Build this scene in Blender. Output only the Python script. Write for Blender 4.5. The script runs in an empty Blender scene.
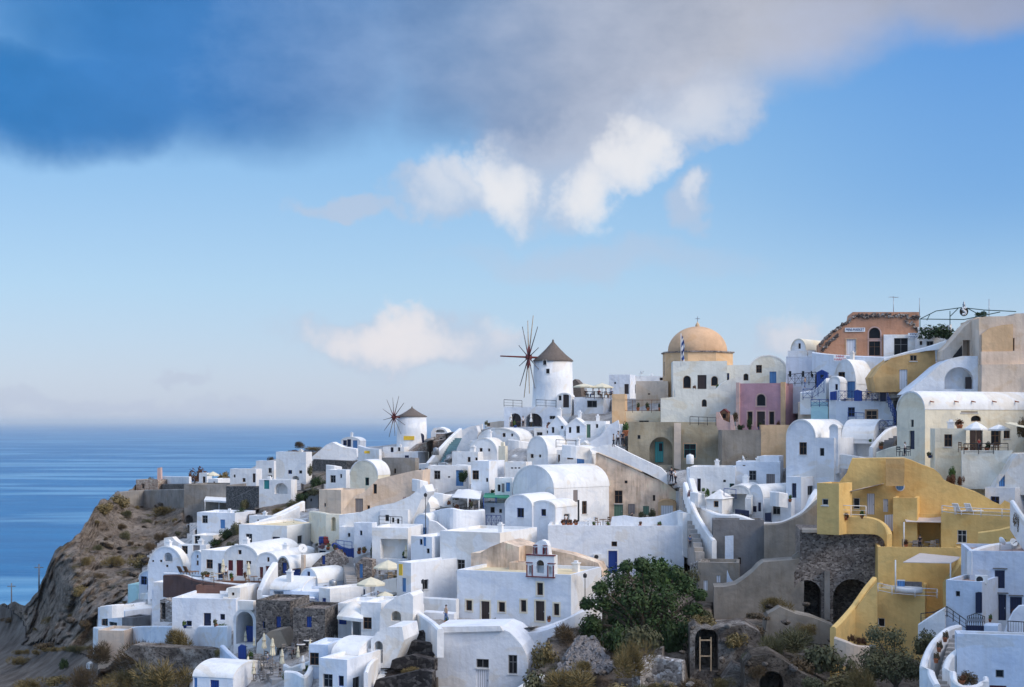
import bpy, bmesh, math, random
import numpy as np
from mathutils import Vector, Matrix, noise
from mathutils.geometry import tessellate_polygon
R = math.radians
F, CX, HY = 1422.0, 512.0, 421.0
rng = random.Random(7)
scn = bpy.context.scene
col = scn.collection

# ---------------------------------------------------------------- materials
MATS = {}
def nodes_of(name):
    m = bpy.data.materials.new(name); m.use_nodes = True
    nt = m.node_tree; b = nt.nodes['Principled BSDF']
    return m, nt, b
def N(nt, t, **kw):
    n = nt.nodes.new(t)
    for k, v in kw.items():
        if k.startswith('i_'):
            n.inputs[int(k[2:]) if k[2:].isdigit() else k[2:].replace('_', ' ')].default_value = v
        else: setattr(n, k, v)
    return n
def c4(c): return (c[0], c[1], c[2], 1)
def ramp(nt, stops):
    r = nt.nodes.new('ShaderNodeValToRGB'); e = r.color_ramp.elements
    while len(e) < len(stops): e.new(0.5)
    for k, (p, c) in enumerate(stops): e[k].position = p; e[k].color = c4(c)
    return r
def pos(nt, sx=1, sy=1, sz=1):
    g = N(nt, 'ShaderNodeNewGeometry'); v = N(nt, 'ShaderNodeMapping'); v.inputs['Scale'].default_value = (sx, sy, sz)
    nt.links.new(g.outputs['Position'], v.inputs['Vector']); return v.outputs[0]
def plaster(name, c, var=0.08, stain=(0.62, 0.55, 0.46), amt=0.35, rough=0.9, bump=0.25):
    """rough lime plaster: soft blotches, rain streaks, fine grain"""
    m, nt, b = nodes_of(name); L = nt.links.new
    n1 = N(nt, 'ShaderNodeTexNoise'); n1.inputs['Scale'].default_value = 0.45; n1.inputs['Detail'].default_value = 6
    L(pos(nt), n1.inputs['Vector'])
    r1 = ramp(nt, [(0.3, [x*(1-var*1.6) for x in c]), (0.55, c), (0.8, [min(0.86, x*(1+var)) for x in c])])
    L(n1.outputs['Fac'], r1.inputs[0])
    n2 = N(nt, 'ShaderNodeTexNoise'); n2.inputs['Scale'].default_value = 1.0; n2.inputs['Detail'].default_value = 7; n2.inputs['Roughness'].default_value = .65
    L(pos(nt, 2.2, 2.2, 0.28), n2.inputs['Vector'])
    r2 = ramp(nt, [(0.48, (0, 0, 0)), (0.74, (amt, amt, amt))]); L(n2.outputs['Fac'], r2.inputs[0])
    mx = N(nt, 'ShaderNodeMix', data_type='RGBA', blend_type='MULTIPLY')
    n4 = N(nt, 'ShaderNodeTexNoise'); n4.inputs['Scale'].default_value = .22; n4.inputs['Detail'].default_value = 3; n4.inputs['Distortion'].default_value = .8; L(pos(nt, 1, 1, 1.6), n4.inputs['Vector'])
    r4 = ramp(nt, [(.40, (.90, .92, .95)), (.44, (1, 1, 1)), (.58, (1, 1, 1)), (.62, (.97, .92, .85))]); L(n4.outputs['Fac'], r4.inputs[0])
    mp = N(nt, 'ShaderNodeMix', data_type='RGBA', blend_type='MULTIPLY'); mp.inputs[0].default_value = 1; L(r1.outputs[0], mp.inputs[6]); L(r4.outputs[0], mp.inputs[7])
    L(r2.outputs[0], mx.inputs[0]); L(mp.outputs[2], mx.inputs[6]); mx.inputs[7].default_value = c4(stain)
    L(mx.outputs[2], b.inputs['Base Color']); b.inputs['Roughness'].default_value = rough
    b.inputs['Specular IOR Level'].default_value = 0.2
    n3 = N(nt, 'ShaderNodeTexNoise'); n3.inputs['Scale'].default_value = 2.2; n3.inputs['Detail'].default_value = 5
    L(pos(nt), n3.inputs['Vector'])
    bp = N(nt, 'ShaderNodeBump'); bp.inputs['Strength'].default_value = bump; bp.inputs['Distance'].default_value = 0.25
    L(n3.outputs['Fac'], bp.inputs['Height']); L(bp.outputs[0], b.inputs['Normal'])
    MATS[name] = m; return m
def stone(name, c1, c2, mortar, scale=2.4, bump=0.8):
    m, nt, b = nodes_of(name); L = nt.links.new
    p = pos(nt, 1, 1, 1.4)
    nz = N(nt, 'ShaderNodeTexNoise'); nz.inputs['Scale'].default_value = 1.2; nz.inputs['Detail'].default_value = 3; L(p, nz.inputs['Vector'])
    ad = N(nt, 'ShaderNodeVectorMath', operation='MULTIPLY_ADD'); L(nz.outputs['Color'], ad.inputs[0]); ad.inputs[1].default_value = (.5, .5, .5); L(p, ad.inputs[2])
    v = N(nt, 'ShaderNodeTexVoronoi'); v.inputs['Scale'].default_value = scale; L(ad.outputs[0], v.inputs['Vector'])
    e = N(nt, 'ShaderNodeTexVoronoi', feature='DISTANCE_TO_EDGE'); e.inputs['Scale'].default_value = scale; L(ad.outputs[0], e.inputs['Vector'])
    sx = N(nt, 'ShaderNodeSeparateColor'); L(v.outputs['Color'], sx.inputs[0])
    r = ramp(nt, [(0.0, [x*.55 for x in c1]), (0.4, c1), (0.75, c2), (1, [min(.7, x*1.5) for x in c2])]); L(sx.outputs[0], r.inputs[0])
    re = ramp(nt, [(0.02, (1, 1, 1)), (0.09, (0, 0, 0))]); L(e.outputs['Distance'], re.inputs[0])
    mx = N(nt, 'ShaderNodeMix', data_type='RGBA'); L(re.outputs[0], mx.inputs[0]); L(r.outputs[0], mx.inputs[6]); mx.inputs[7].default_value = c4(mortar)
    n2 = N(nt, 'ShaderNodeTexNoise'); n2.inputs['Scale'].default_value = .35; n2.inputs['Detail'].default_value = 5; L(pos(nt), n2.inputs['Vector'])
    r2 = ramp(nt, [(.3, (.62, .6, .58)), (.7, (1.0, 1.0, 1.0))]); L(n2.outputs['Fac'], r2.inputs[0])
    m2 = N(nt, 'ShaderNodeMix', data_type='RGBA', blend_type='MULTIPLY'); m2.inputs[0].default_value = 1
    L(mx.outputs[2], m2.inputs[6]); L(r2.outputs[0], m2.inputs[7]); L(m2.outputs[2], b.inputs['Base Color'])
    b.inputs['Roughness'].default_value = .95; b.inputs['Specular IOR Level'].default_value = .15
    bp = N(nt, 'ShaderNodeBump'); bp.inputs['Strength'].default_value = bump; bp.inputs['Distance'].default_value = .05
    L(e.outputs['Distance'], bp.inputs['Height']); L(bp.outputs[0], b.inputs['Normal'])
    MATS[name] = m; return m
def plain(name, c, rough=.6, var=.25, metal=0, scale=3.0, spec=.3):
    m, nt, b = nodes_of(name); L = nt.links.new
    n = N(nt, 'ShaderNodeTexNoise'); n.inputs['Scale'].default_value = scale; n.inputs['Detail'].default_value = 4; L(pos(nt), n.inputs['Vector'])
    r = ramp(nt, [(.3, [x*(1-var) for x in c]), (.7, [min(.88, x*(1+var*.5)) for x in c])]); L(n.outputs['Fac'], r.inputs[0])
    L(r.outputs[0], b.inputs['Base Color']); b.inputs['Roughness'].default_value = rough; b.inputs['Metallic'].default_value = metal
    b.inputs['Specular IOR Level'].default_value = spec
    MATS[name] = m; return m
def planks(name, c, rough=.5):
    m, nt, b = nodes_of(name); L = nt.links.new
    t = N(nt, 'ShaderNodeTexCoord')
    w = N(nt, 'ShaderNodeTexWave', wave_type='BANDS', bands_direction='X'); w.inputs['Scale'].default_value = 1.6; w.inputs['Distortion'].default_value = .3
    L(t.outputs['Object'], w.inputs['Vector'])
    r = ramp(nt, [(0.0, [x*.5 for x in c]), (.25, c), (1, [min(.85, x*1.15) for x in c])]); L(w.outputs['Fac'], r.inputs[0])
    L(r.outputs[0], b.inputs['Base Color']); b.inputs['Roughness'].default_value = rough
    MATS[name] = m; return m
def leafy(name, c1, c2, c3):
    m, nt, b = nodes_of(name); L = nt.links.new
    n = N(nt, 'ShaderNodeTexNoise'); n.inputs['Scale'].default_value = 1.1; n.inputs['Detail'].default_value = 8; n.inputs['Roughness'].default_value = .85; L(pos(nt), n.inputs['Vector'])
    r = ramp(nt, [(.3, c1), (.5, c2), (.72, c3)]); L(n.outputs['Fac'], r.inputs[0])
    L(r.outputs[0], b.inputs['Base Color']); b.inputs['Roughness'].default_value = .7; b.inputs['Specular IOR Level'].default_value = .2
    MATS[name] = m; return m

plaster('white', (.83, .82, .80), var=.06, amt=.30)
plaster('white_old', (.72, .72, .70), var=.10, amt=.55)
plaster('white_blue', (.77, .79, .82), var=.06, amt=.26)
plaster('pale_blue', (.62, .69, .79), var=.06, amt=.25)
plaster('cream', (.80, .73, .57), var=.07, amt=.35)
plaster('pale_green', (.74, .73, .65), var=.06, amt=.3)
plaster('tan', (.78, .60, .45), var=.10, amt=.45)
plaster('tan_pale', (.68, .55, .43), var=.12, amt=.45)
plaster('apricot', (.70, .47, .27), var=.10, amt=.3)
plaster('ruin', (.84, .64, .47), var=.3, amt=.75, stain=(.45, .38, .33))
plaster('olive_grey', (.40, .35, .25), var=.18, amt=.6)
plaster('grey', (.21, .205, .205), var=.18, amt=.5)
plaster('grey_tan', (.30, .265, .22), var=.2, amt=.6)
plaster('concrete', (.30, .275, .245), var=.18, amt=.6)
plaster('pink', (.54, .31, .34), var=.10, amt=.3)
plaster('pink_pale', (.62, .42, .36), var=.10, amt=.3)
plaster('orange', (.54, .28, .17), var=.12, amt=.4)
plaster('ochre', (.64, .40, .17), var=.2, amt=.4)
plaster('yellow', (.80, .535, .20), var=.08, amt=.35, stain=(.7, .6, .5))
plaster('maroon', (.15, .085, .07), var=.15, amt=.3)
plaster('dome_tan', (.68, .43, .25), var=.10, amt=.3)
plaster('terrace_cream', (.76, .64, .42), var=.1, amt=.3)
plaster('floor_grey', (.40, .37, .34), var=.15, amt=.4)
plaster('roof_white', (.80, .79, .76), var=.06, amt=.35)
plaster('roof_pink', (.44, .31, .26), var=.12, amt=.35)
plaster('teal_step', (.18, .30, .32), var=.15, amt=.3)
plaster('pool_green', (.50, .72, .70), var=.05, amt=.1)
stone('stone_dark', (.10, .09, .085), (.20, .18, .16), (.17, .16, .15), 4.2)
stone('stone_brown', (.19, .15, .125), (.34, .29, .25), (.30, .26, .23), 4.4)
stone('stone_pink', (.40, .29, .23), (.58, .46, .37), (.46, .36, .29), 4.5)
stone('stone_cave', (.15, .12, .11), (.32, .28, .25), (.27, .23, .20), 2.0)
stone('stone_light', (.30, .27, .25), (.55, .52, .48), (.36, .33, .30), 3.6)
stone('slate', (.045, .04, .04), (.10, .09, .085), (.05, .045, .042), 2.6)
plain('glass', (.010, .011, .014), rough=.3, var=.3, spec=.25)
plain('dark', (.018, .016, .016), rough=.8)
plain('frame_white', (.78, .77, .74), var=.08)
plain('frame_cream', (.74, .66, .50), var=.08)
plain('frame_brown', (.20, .11, .06))
plain('frame_blue', (.03, .08, .28))
plain('frame_grey', (.25, .25, .25))
plain('frame_tan', (.55, .36, .22))
planks('door_blue', (.008, .04, .22))
planks('door_navy', (.004, .010, .045))
planks('door_sky', (.08, .22, .46))
planks('door_teal', (.03, .25, .24))
planks('door_red', (.11, .008, .012))
planks('door_dark', (.03, .016, .014))
planks('door_white', (.68, .69, .72))
planks('door_green', (.10, .19, .13))
planks('door_grey', (.22, .19, .18))
plain('metal_blue', (.010, .05, .22), rough=.45)
plain('metal_white', (.75, .75, .75), rough=.4, var=.1)
plain('metal_dark', (.03, .03, .033), rough=.5)
plain('metal_green', (.04, .09, .08), rough=.5)
plain('steel', (.35, .36, .37), rough=.4, metal=.6)
plain('canvas_cream', (.70, .63, .46), rough=.9, var=.1)
plain('canvas_white', (.80, .78, .74), rough=.9, var=.06)
plain('canvas_pink', (.60, .53, .48), rough=.9, var=.08)
plain('canvas_tan', (.33, .26, .19), rough=.9, var=.12)
plain('canvas_green', (.06, .28, .17), rough=.9, var=.12)
plain('wood', (.20, .11, .06), rough=.7, var=.4)
plain('wood_pale', (.50, .36, .22), rough=.7, var=.3)
plain('wood_red', (.16, .035, .03), rough=.6, var=.3)
plain('wood_grey', (.22, .20, .185), rough=.8, var=.4)
plain('thatch', (.17, .135, .11), rough=.95, var=.35, scale=6)
plain('terracotta', (.42, .15, .07), rough=.8)
plain('sign_white', (.80, .80, .78), var=.03)
plain('sign_yellow', (.78, .50, .05), var=.1)
plain('ink_blue', (.02, .03, .13), var=.1)
plain('ink_red', (.55, .02, .03), var=.1)
plain('maroon_trim', (.16, .02, .025), var=.15)
plain('bronze', (.06, .045, .03), rough=.5, metal=.5)
plain('skin', (.42, .25, .17), rough=.6)
plain('hair', (.03, .02, .015), rough=.7)
plain('cloth_white', (.75, .74, .73), rough=.9)
plain('cloth_dark', (.03, .03, .045), rough=.9)
plain('cloth_blue', (.10, .17, .33), rough=.9)
plain('cloth_red', (.40, .06, .05), rough=.9)
plain('cloth_tan', (.45, .33, .22), rough=.9)
plain('stone_loose', (.22, .20, .19), rough=.95, var=.6, scale=5)
leafy('leaf_dark', (.012, .022, .009), (.028, .05, .016), (.06, .09, .03))
leafy('leaf_green', (.03, .06, .014), (.06, .11, .025), (.12, .17, .05))
leafy('leaf_fig', (.010, .022, .007), (.04, .07, .02), (.14, .175, .07))
leafy('leaf_olive', (.05, .052, .024), (.105, .10, .048), (.18, .17, .085))
leafy('leaf_dry', (.10, .072, .028), (.19, .14, .055), (.29, .23, .11))
leafy('leaf_brown', (.06, .042, .024), (.115, .08, .043), (.18, .135, .075))
leafy('leaf_rust', (.05, .022, .012), (.11, .05, .025), (.17, .09, .05))
leafy('leaf_flower', (.10, .05, .06), (.22, .13, .14), (.30, .20, .18))
leafy('bark', (.05, .035, .022), (.09, .065, .045), (.13, .10, .07))

def rockmat(name, c1, c2, c3, s=.5):
    m, nt, b = nodes_of(name); L = nt.links.new
    n1 = N(nt, 'ShaderNodeTexNoise'); n1.inputs['Scale'].default_value = s; n1.inputs['Detail'].default_value = 10; n1.inputs['Roughness'].default_value = .72; n1.inputs['Distortion'].default_value = .5; L(pos(nt, 1, 1, 1.3), n1.inputs['Vector'])
    r = ramp(nt, [(.3, c1), (.47, c2), (.66, c3)]); L(n1.outputs['Fac'], r.inputs[0])
    v = N(nt, 'ShaderNodeTexNoise'); v.inputs['Scale'].default_value = 3.2; v.inputs['Detail'].default_value = 6; v.inputs['Roughness'].default_value = .7; L(pos(nt), v.inputs['Vector'])
    r2 = ramp(nt, [(.38, (.25, .22, .2)), (.5, (1, 1, 1))]); L(v.outputs['Fac'], r2.inputs[0])
    mx = N(nt, 'ShaderNodeMix', data_type='RGBA', blend_type='MULTIPLY'); mx.inputs[0].default_value = .85; L(r.outputs[0], mx.inputs[6]); L(r2.outputs[0], mx.inputs[7]); L(mx.outputs[2], b.inputs['Base Color'])
    b.inputs['Roughness'].default_value = .97; b.inputs['Specular IOR Level'].default_value = .1
    bp = N(nt, 'ShaderNodeBump'); bp.inputs['Strength'].default_value = 1; bp.inputs['Distance'].default_value = .7; L(n1.outputs['Fac'], bp.inputs['Height']); L(bp.outputs[0], b.inputs['Normal'])
    MATS[name] = m; return m
rockmat('rock_pale', (.07, .058, .05), (.19, .16, .135), (.46, .42, .37))
rockmat('rock_dark', (.04, .032, .026), (.11, .09, .07), (.26, .22, .18))
# ---------------------------------------------------------------- depth of the hillside
CTRL = [(1024,760,100),(900,760,96),(750,760,98),(600,760,99),(450,760,101),(320,760,106),(200,760,120),(80,760,140),(-60,760,160),
 (1024,687,117),(900,687,113),(750,687,112),(600,687,113),(450,687,115),(330,687,122),(200,687,136),(80,687,165),(0,687,190),
 (1000,624,133),(850,624,130),(700,624,128),(560,624,128),(460,626,131),(350,630,136),(230,640,148),(100,640,182),(0,640,235),
 (1000,560,138),(850,560,139),(700,560,146),(560,560,150),(450,570,148),(350,575,156),(240,580,168),(150,580,196),(60,570,214),
 (1000,500,142),(850,500,148),(720,510,158),(600,520,160),(450,520,165),(340,520,180),(230,520,208),(120,530,240),(100,500,246),
 (1000,440,149),(850,440,156),(720,460,168),(600,460,176),(480,470,186),(400,480,205),(330,480,228),(230,480,268),(150,490,300),
 (1000,380,156),(880,385,164),(780,400,176),(700,405,186),(600,420,196),(540,425,202),(450,440,226),(400,448,284),(320,450,312),(250,462,318),
 (1000,330,163),(880,340,171),(780,365,188),(680,375,205),(560,398,214),(480,425,226),
 (1150,330,140),(1150,560,112),(1150,700,96),(1350,300,122),(1350,560,94),(1600,130,100),(1600,560,78),(1350,760,76),(1600,760,64),(1900,-30,80),(1900,560,62),(1900,760,54),(2300,-60,62),(2300,560,48),(2300,760,42)]  # far right points: unseen hill, added to shade the foreground
cp = np.array(CTRL, float); S = 250.0
def _k(r2): return np.where(r2 > 1e-12, r2*np.log(np.maximum(r2, 1e-12))*.5, 0)
_xy = cp[:, :2]/S; n_ = len(cp)
_K = _k(((_xy[:, None]-_xy[None])**2).sum(-1)) + 1e-3*np.eye(n_)
_Pm = np.c_[np.ones(n_), _xy]
_A = np.zeros((n_+3, n_+3)); _A[:n_, :n_] = _K; _A[:n_, n_:] = _Pm; _A[n_:, :n_] = _Pm.T
_w = np.linalg.solve(_A, np.r_[np.log(cp[:, 2]), 0, 0, 0])
def depth(px, py):
    q = np.array([px, py])/S
    return float(np.exp(_k(((_xy-q)**2).sum(-1)) @ _w[:n_] + _w[n_] + q @ _w[n_+1:]))
def depth_many(px, py):
    q = np.stack([px.ravel(), py.ravel()], -1)/S; out = np.empty(len(q))
    for i in range(0, len(q), 4000):
        b_ = q[i:i+4000]
        out[i:i+4000] = np.exp(_k(((b_[:, None]-_xy[None])**2).sum(-1)) @ _w[:n_] + _w[n_] + b_ @ _w[n_+1:])
    return out.reshape(px.shape)
def P3(px, py, D): return Vector(((px-CX)/F*D, D, (HY-py)/F*D))

# ---------------------------------------------------------------- object helpers
def tag(o, label=None, cat=None, group=None, kind=None):
    if label: o['label'] = label
    if cat: o['category'] = cat
    if group: o['group'] = group
    if kind: o['kind'] = kind
    return o
def empty(name, loc, rz=0.0, label=None, cat=None, group=None):
    o = bpy.data.objects.new(name, None); o.location = loc; o.rotation_euler = (0, 0, rz); o.empty_display_size = .3
    col.objects.link(o); return tag(o, label, cat, group)
def link(name, me, parent=None, loc=None, rz=0):
    o = bpy.data.objects.new(name, me)
    if parent is not None: o.parent = parent
    if loc is not None: o.location = loc
    if rz: o.rotation_euler = (0, 0, rz)
    col.objects.link(o); return o
class MB:
    """collects faces and links them as one mesh object"""
    def __init__(s): s.v = []; s.f = []; s.sm = []
    def add(s, vs, fs, smooth=False):
        b = len(s.v); s.v += [tuple(x) for x in vs]; s.f += [tuple(i+b for i in f) for f in fs]; s.sm += [smooth]*len(fs); return s
    def quad(s, a, b, c, d, smooth=False): return s.add([a, b, c, d], [(0, 1, 2, 3)], smooth)
    def box(s, x0, y0, z0, x1, y1, z1):
        return s.add([(x0,y0,z0),(x1,y0,z0),(x1,y1,z0),(x0,y1,z0),(x0,y0,z1),(x1,y0,z1),(x1,y1,z1),(x0,y1,z1)],
            [(0,3,2,1),(4,5,6,7),(0,1,5,4),(1,2,6,5),(2,3,7,6),(3,0,4,7)])
    def obox(s, o, ux, uy, uz):
        o, ux, uy, uz = Vector(o), Vector(ux), Vector(uy), Vector(uz)
        p = [o, o+ux, o+ux+uy, o+uy]; p += [q+uz for q in p]
        return s.add(p, [(0,3,2,1),(4,5,6,7),(0,1,5,4),(1,2,6,5),(2,3,7,6),(3,0,4,7)])
    def tube(s, p, q, r, r2=None, n=6):
        p, q = Vector(p), Vector(q); d = (q-p)
        if d.length < 1e-6: return s
        r2 = r if r2 is None else r2; d.normalize()
        a = d.orthogonal().normalized(); b = d.cross(a); vs = []
        for c, rr in ((p, r), (q, r2)):
            for k in range(n): t = 2*math.pi*k/n; vs.append(c+a*(rr*math.cos(t))+b*(rr*math.sin(t)))
        fs = [(k, (k+1) % n, n+(k+1) % n, n+k) for k in range(n)] + [tuple(range(n))[::-1], tuple(range(n, 2*n))]
        return s.add(vs, fs, n > 5)
    def lathe(s, prof, n=24, c=(0, 0, 0), smooth=True, a0=0.0):
        vs = []; fs = []
        for r, z in prof:
            for k in range(n): t = a0+2*math.pi*k/n; vs.append((c[0]+r*math.cos(t), c[1]+r*math.sin(t), c[2]+z))
        for i in range(len(prof)-1):
            for k in range(n): fs.append((i*n+k, i*n+(k+1) % n, (i+1)*n+(k+1) % n, (i+1)*n+k))
        return s.add(vs, fs, smooth)
    def mesh(s, name, mat):
        me = bpy.data.meshes.new(name); me.from_pydata(s.v, [], s.f)
        me.polygons.foreach_set('use_smooth', s.sm); me.materials.append(MATS[mat] if isinstance(mat, str) else mat); me.update(); return me
    def build(s, name, mat, parent=None, loc=None, rz=0): return link(name, s.mesh(name, mat), parent, loc, rz)

def tess(loops):
    tri = tessellate_polygon([[Vector((a, b, 0)) for a, b in l] for l in loops]); return tri
def hole_loop(u, z, w, h, arch):
    x0, x1, z0, z1 = u-w/2, u+w/2, z-h/2, z+h/2
    if not arch: return [(x0, z0), (x1, z0), (x1, z1), (x0, z1)]
    rise = min(w/2, h*.6); zs = z1-rise; n = 10
    return [(x0, z0), (x1, z0)] + [(u+w/2*math.cos(math.pi*k/n), zs+rise*math.sin(math.pi*k/n)) for k in range(n+1)]

def solid(mb, outline, L, fm, cap=(), edge=(), edge_i=None, top=None, back_cap=True, smooth_e=()):
    """outline in (p,z) swept along q from 0 to L; fm maps (p,q,z) to local space; holes = list of (loop, depth)"""
    loops = [outline]+[h[0] for h in cap]; flat = [p for l in loops for p in l]
    vs = [fm(p, 0, z) for p, z in flat]; mb.add(vs, tess(loops))
    for lp, d in cap:
        n = len(lp)
        mb.add([fm(p, 0, z) for p, z in lp]+[fm(p, d, z) for p, z in lp], [(k, (k+1) % n, n+(k+1) % n, n+k) for k in range(n)])
        mb.add([fm(p, d, z) for p, z in lp], tess([lp]))
    if back_cap: mb.add([fm(p, L, z) for p, z in outline], tess([outline]))
    n = len(outline); i = 0
    run = []
    for k in range(n):
        a, b = outline[k], outline[(k+1) % n]
        if k == edge_i and edge:
            lo, hi = min(a[1], b[1]), max(a[1], b[1]); p = a[0]
            lps = [[(0, lo), (L, lo), (L, hi), (0, hi)]]+[h[0] for h in edge]
            mb.add([fm(p, q, z) for l in lps for q, z in l], tess(lps))
            for lp, d in edge:
                m = len(lp)
                mb.add([fm(p, q, z) for q, z in lp]+[fm(p-d, q, z) for q, z in lp], [(j, (j+1) % m, m+(j+1) % m, m+j) for j in range(m)])
                mb.add([fm(p-d, q, z) for q, z in lp], tess([lp]))
        elif k == top:
            x0, x1, H = min(a[0], b[0]), max(a[0], b[0]), a[1]; t = min(.28, (x1-x0)*.2, L*.2); dz = .35
            o4 = [(x0, 0), (x1, 0), (x1, L), (x0, L)]; i4 = [(x0+t, t), (x1-t, t), (x1-t, L-t), (x0+t, L-t)]
            v = [fm(x, y, H) for x, y in o4]+[fm(x, y, H) for x, y in i4]+[fm(x, y, H-dz) for x, y in i4]
            mb.add(v, [(j, (j+1) % 4, 4+(j+1) % 4, 4+j) for j in range(4)]+[(4+j, 4+(j+1) % 4, 8+(j+1) % 4, 8+j) for j in range(4)])
        else:
            if k in smooth_e: run.append((a, b)); continue
            mb.quad(fm(a[0], 0, a[1]), fm(b[0], 0, b[1]), fm(b[0], L, b[1]), fm(a[0], L, a[1]))
    if run:
        pts = [run[0][0]]+[r[1] for r in run]; m = len(pts)
        mb.add([fm(p, 0, z) for p, z in pts]+[fm(p, L, z) for p, z in pts], [(j, j+1, m+j+1, m+j) for j in range(m-1)], True)

DOORS = {'blue':'door_blue','navy':'door_navy','sky':'door_sky','teal':'door_teal','red':'door_red','dark':'door_dark','white':'door_white','green':'door_green','grey':'door_grey'}
def opening(root, fm, spec, D):
    """fm(u,d,z): point on the wall plane, d metres inward. spec: dict(kind,u,z,w,h,col,arch,sur)"""
    k, u, z, w, h = spec['k'], spec['u'], spec['z'], spec['w'], spec['h']; colr = spec.get('c'); arch = spec['arch']; sur = spec.get('sur')
    lp = hole_loop(u, z, w-.01, h-.01, arch); n = len(lp); d = .16
    def ring(t, d0, d1, grow=False):
        m = MB(); inn = hole_loop(u, z, w-.01-2*t, h-.01-2*t, arch)
        if grow: outl, inl = hole_loop(u, z, w+2*t, h+2*t, arch), hole_loop(u, z, w, h, arch)
        else: outl, inl = lp, inn
        vs = [fm(a, d0, b) for a, b in outl]+[fm(a, d0, b) for a, b in inl]+[fm(a, d1, b) for a, b in outl]+[fm(a, d1, b) for a, b in inl]
        fs = []
        for j in range(n):
            e = (j+1) % n; fs += [(j, e, n+e, n+j), (j, e, 2*n+e, 2*n+j), (n+j, n+e, 3*n+e, 3*n+j), (2*n+j, 2*n+e, 3*n+e, 3*n+j)]
        m.add(vs, fs); return m
    def sheet(d0, lp_, th=.03):
        m = MB(); m_ = len(lp_); m.add([fm(a, d0, b) for a, b in lp_]+[fm(a, d0+th, b) for a, b in lp_], [(j, (j+1) % m_, m_+(j+1) % m_, m_+j) for j in range(m_)])
        m.add([fm(a, d0, b) for a, b in lp_], tess([lp_])); m.add([fm(a, d0+th, b) for a, b in lp_], tess([lp_])); return m
    if sur: ring(.14, -.03, .02, True).build('door_surround' if k == 'd' else 'window_surround', sur, root)
    if k == 'w':
        fr = {'dark':'frame_brown','blue':'frame_blue','navy':'frame_blue','brown':'frame_brown','tan':'frame_tan','grey':'frame_grey','sky':'door_sky','teal':'door_teal'}.get(colr, 'frame_white')
        t = min(.06, w*.1); m = ring(t, d-.05, d+.03)
        if w > .7 and not arch:
            v = .02; m.add(*boxv(fm, u-v, d-.03, z-h/2+t, u+v, d+.02, z+h/2-t))
            if h > 1.1: m.add(*boxv(fm, u-w/2+t, d-.028, z+h*.12-v, u+w/2-t, d+.018, z+h*.12+v))
        wo = m.build('window', fr, root)
        if w > .6 and D < 175 and not arch:
            sl_ = MB(); sl_.add(*boxv(fm, u-w/2-.07, -.09, z-h/2-.09, u+w/2+.07, .03, z-h/2-.004)); sl_.build('sill', 'white_old', wo)
        sheet(d+.005, hole_loop(u, z, w-.02-2*t+.04, h-.02-2*t+.04, arch), .02).build('pane', 'glass', wo)
    elif k == 's':   # closed shutters
        wo = sheet(.06, lp, .05).build('shutter', DOORS.get(colr, 'door_blue'), root)
    elif k == 'd':
        do = sheet(d-.02, lp, .06).build('door', DOORS.get(colr, 'door_blue'), root)
        if D < 185:
            m = MB(); m.add(*boxv(fm, u+w*.34, d-.08, z-h*.06, u+w*.34+.06, d-.021, z+.12-h*.06)); m.build('handle', 'steel', do)
def boxv(fm, u0, d0, z0, u1, d1, z1):
    p = [fm(u0,d0,z0),fm(u1,d0,z0),fm(u1,d1,z0),fm(u0,d1,z0),fm(u0,d0,z1),fm(u1,d0,z1),fm(u1,d1,z1),fm(u0,d1,z1)]
    return p, [(0,3,2,1),(4,5,6,7),(0,1,5,4),(1,2,6,5),(2,3,7,6),(3,0,4,7)]

class H: pass
def solve(x0, xm, x1, D, th):
    t = R(th); k0, k1, km = (x0-CX)/F, ((x1 if x1 else xm)-CX)/F, (xm-CX)/F
    w = D*(km-k0)/(math.cos(t)+k0*math.sin(t))
    L = None
    if x1:
        den = math.sin(t)-k1*math.cos(t)
        if den > .06: L = D*(k1-km)/den
    return w, L
def on_plane(px, py, P0, nrm):
    d = Vector(((px-CX)/F, 1, (HY-py)/F)); return d*(P0.dot(nrm)/d.dot(nrm))
def spec_of(e, h):
    """('k', cx, cy, w, h, colour, flags) in photo pixels -> metres on the front (f) or right side (s) wall"""
    k, cx, cy, pw, ph = e[:5]; c = e[5] if len(e) > 5 else None; fl = e[6] if len(e) > 6 else ''
    face = 's' if (cx > h.xm and 'f' not in fl) or 's' in fl else 'f'
    if face == 'f': P0, n, ax = h.C, Vector((-math.sin(h.t), -math.cos(h.t), 0)), Vector((math.cos(h.t), -math.sin(h.t), 0))
    else: P0, n, ax = h.C, Vector((math.cos(h.t), -math.sin(h.t), 0)), Vector((math.sin(h.t), math.cos(h.t), 0))
    p = on_plane(cx, cy, P0, n); l = on_plane(cx-pw/2, cy, P0, n); r = on_plane(cx+pw/2, cy, P0, n); b = on_plane(cx, cy+ph/2, P0, n); tq = on_plane(cx, cy-ph/2, P0, n)
    q = p-h.C; u = q.dot(ax)
    return face, dict(k=k, u=u, z=p.z-h.C.z, w=max((r-l).length, .3), h=(tq-b).length, c=c, arch='a' in fl, deep=5.0 if 'D' in fl else 1.4,
        sur={'c':'frame_cream','t':'frame_tan','w':'frame_white','m':'maroon_trim','p':'pink_pale'}.get(e[7]) if len(e) > 7 else None)
def fit(hs, lo, hi, zlo, zhi):
    out = []
    for s in hs:
        s['w'] = min(s['w'], (hi-lo)*.9); s['u'] = min(max(s['u'], lo+s['w']/2+.06), hi-s['w']/2-.06)
        s['h'] = min(s['h'], zhi-zlo-.2); s['z'] = min(max(s['z'], zlo+s['h']/2+.05), zhi-s['h']/2-.06)
        if all(abs(s['u']-o['u']) > (s['w']+o['w'])/2+.03 or abs(s['z']-o['z']) > (s['h']+o['h'])/2+.03 for o in out): out.append(s)
    return out
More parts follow.
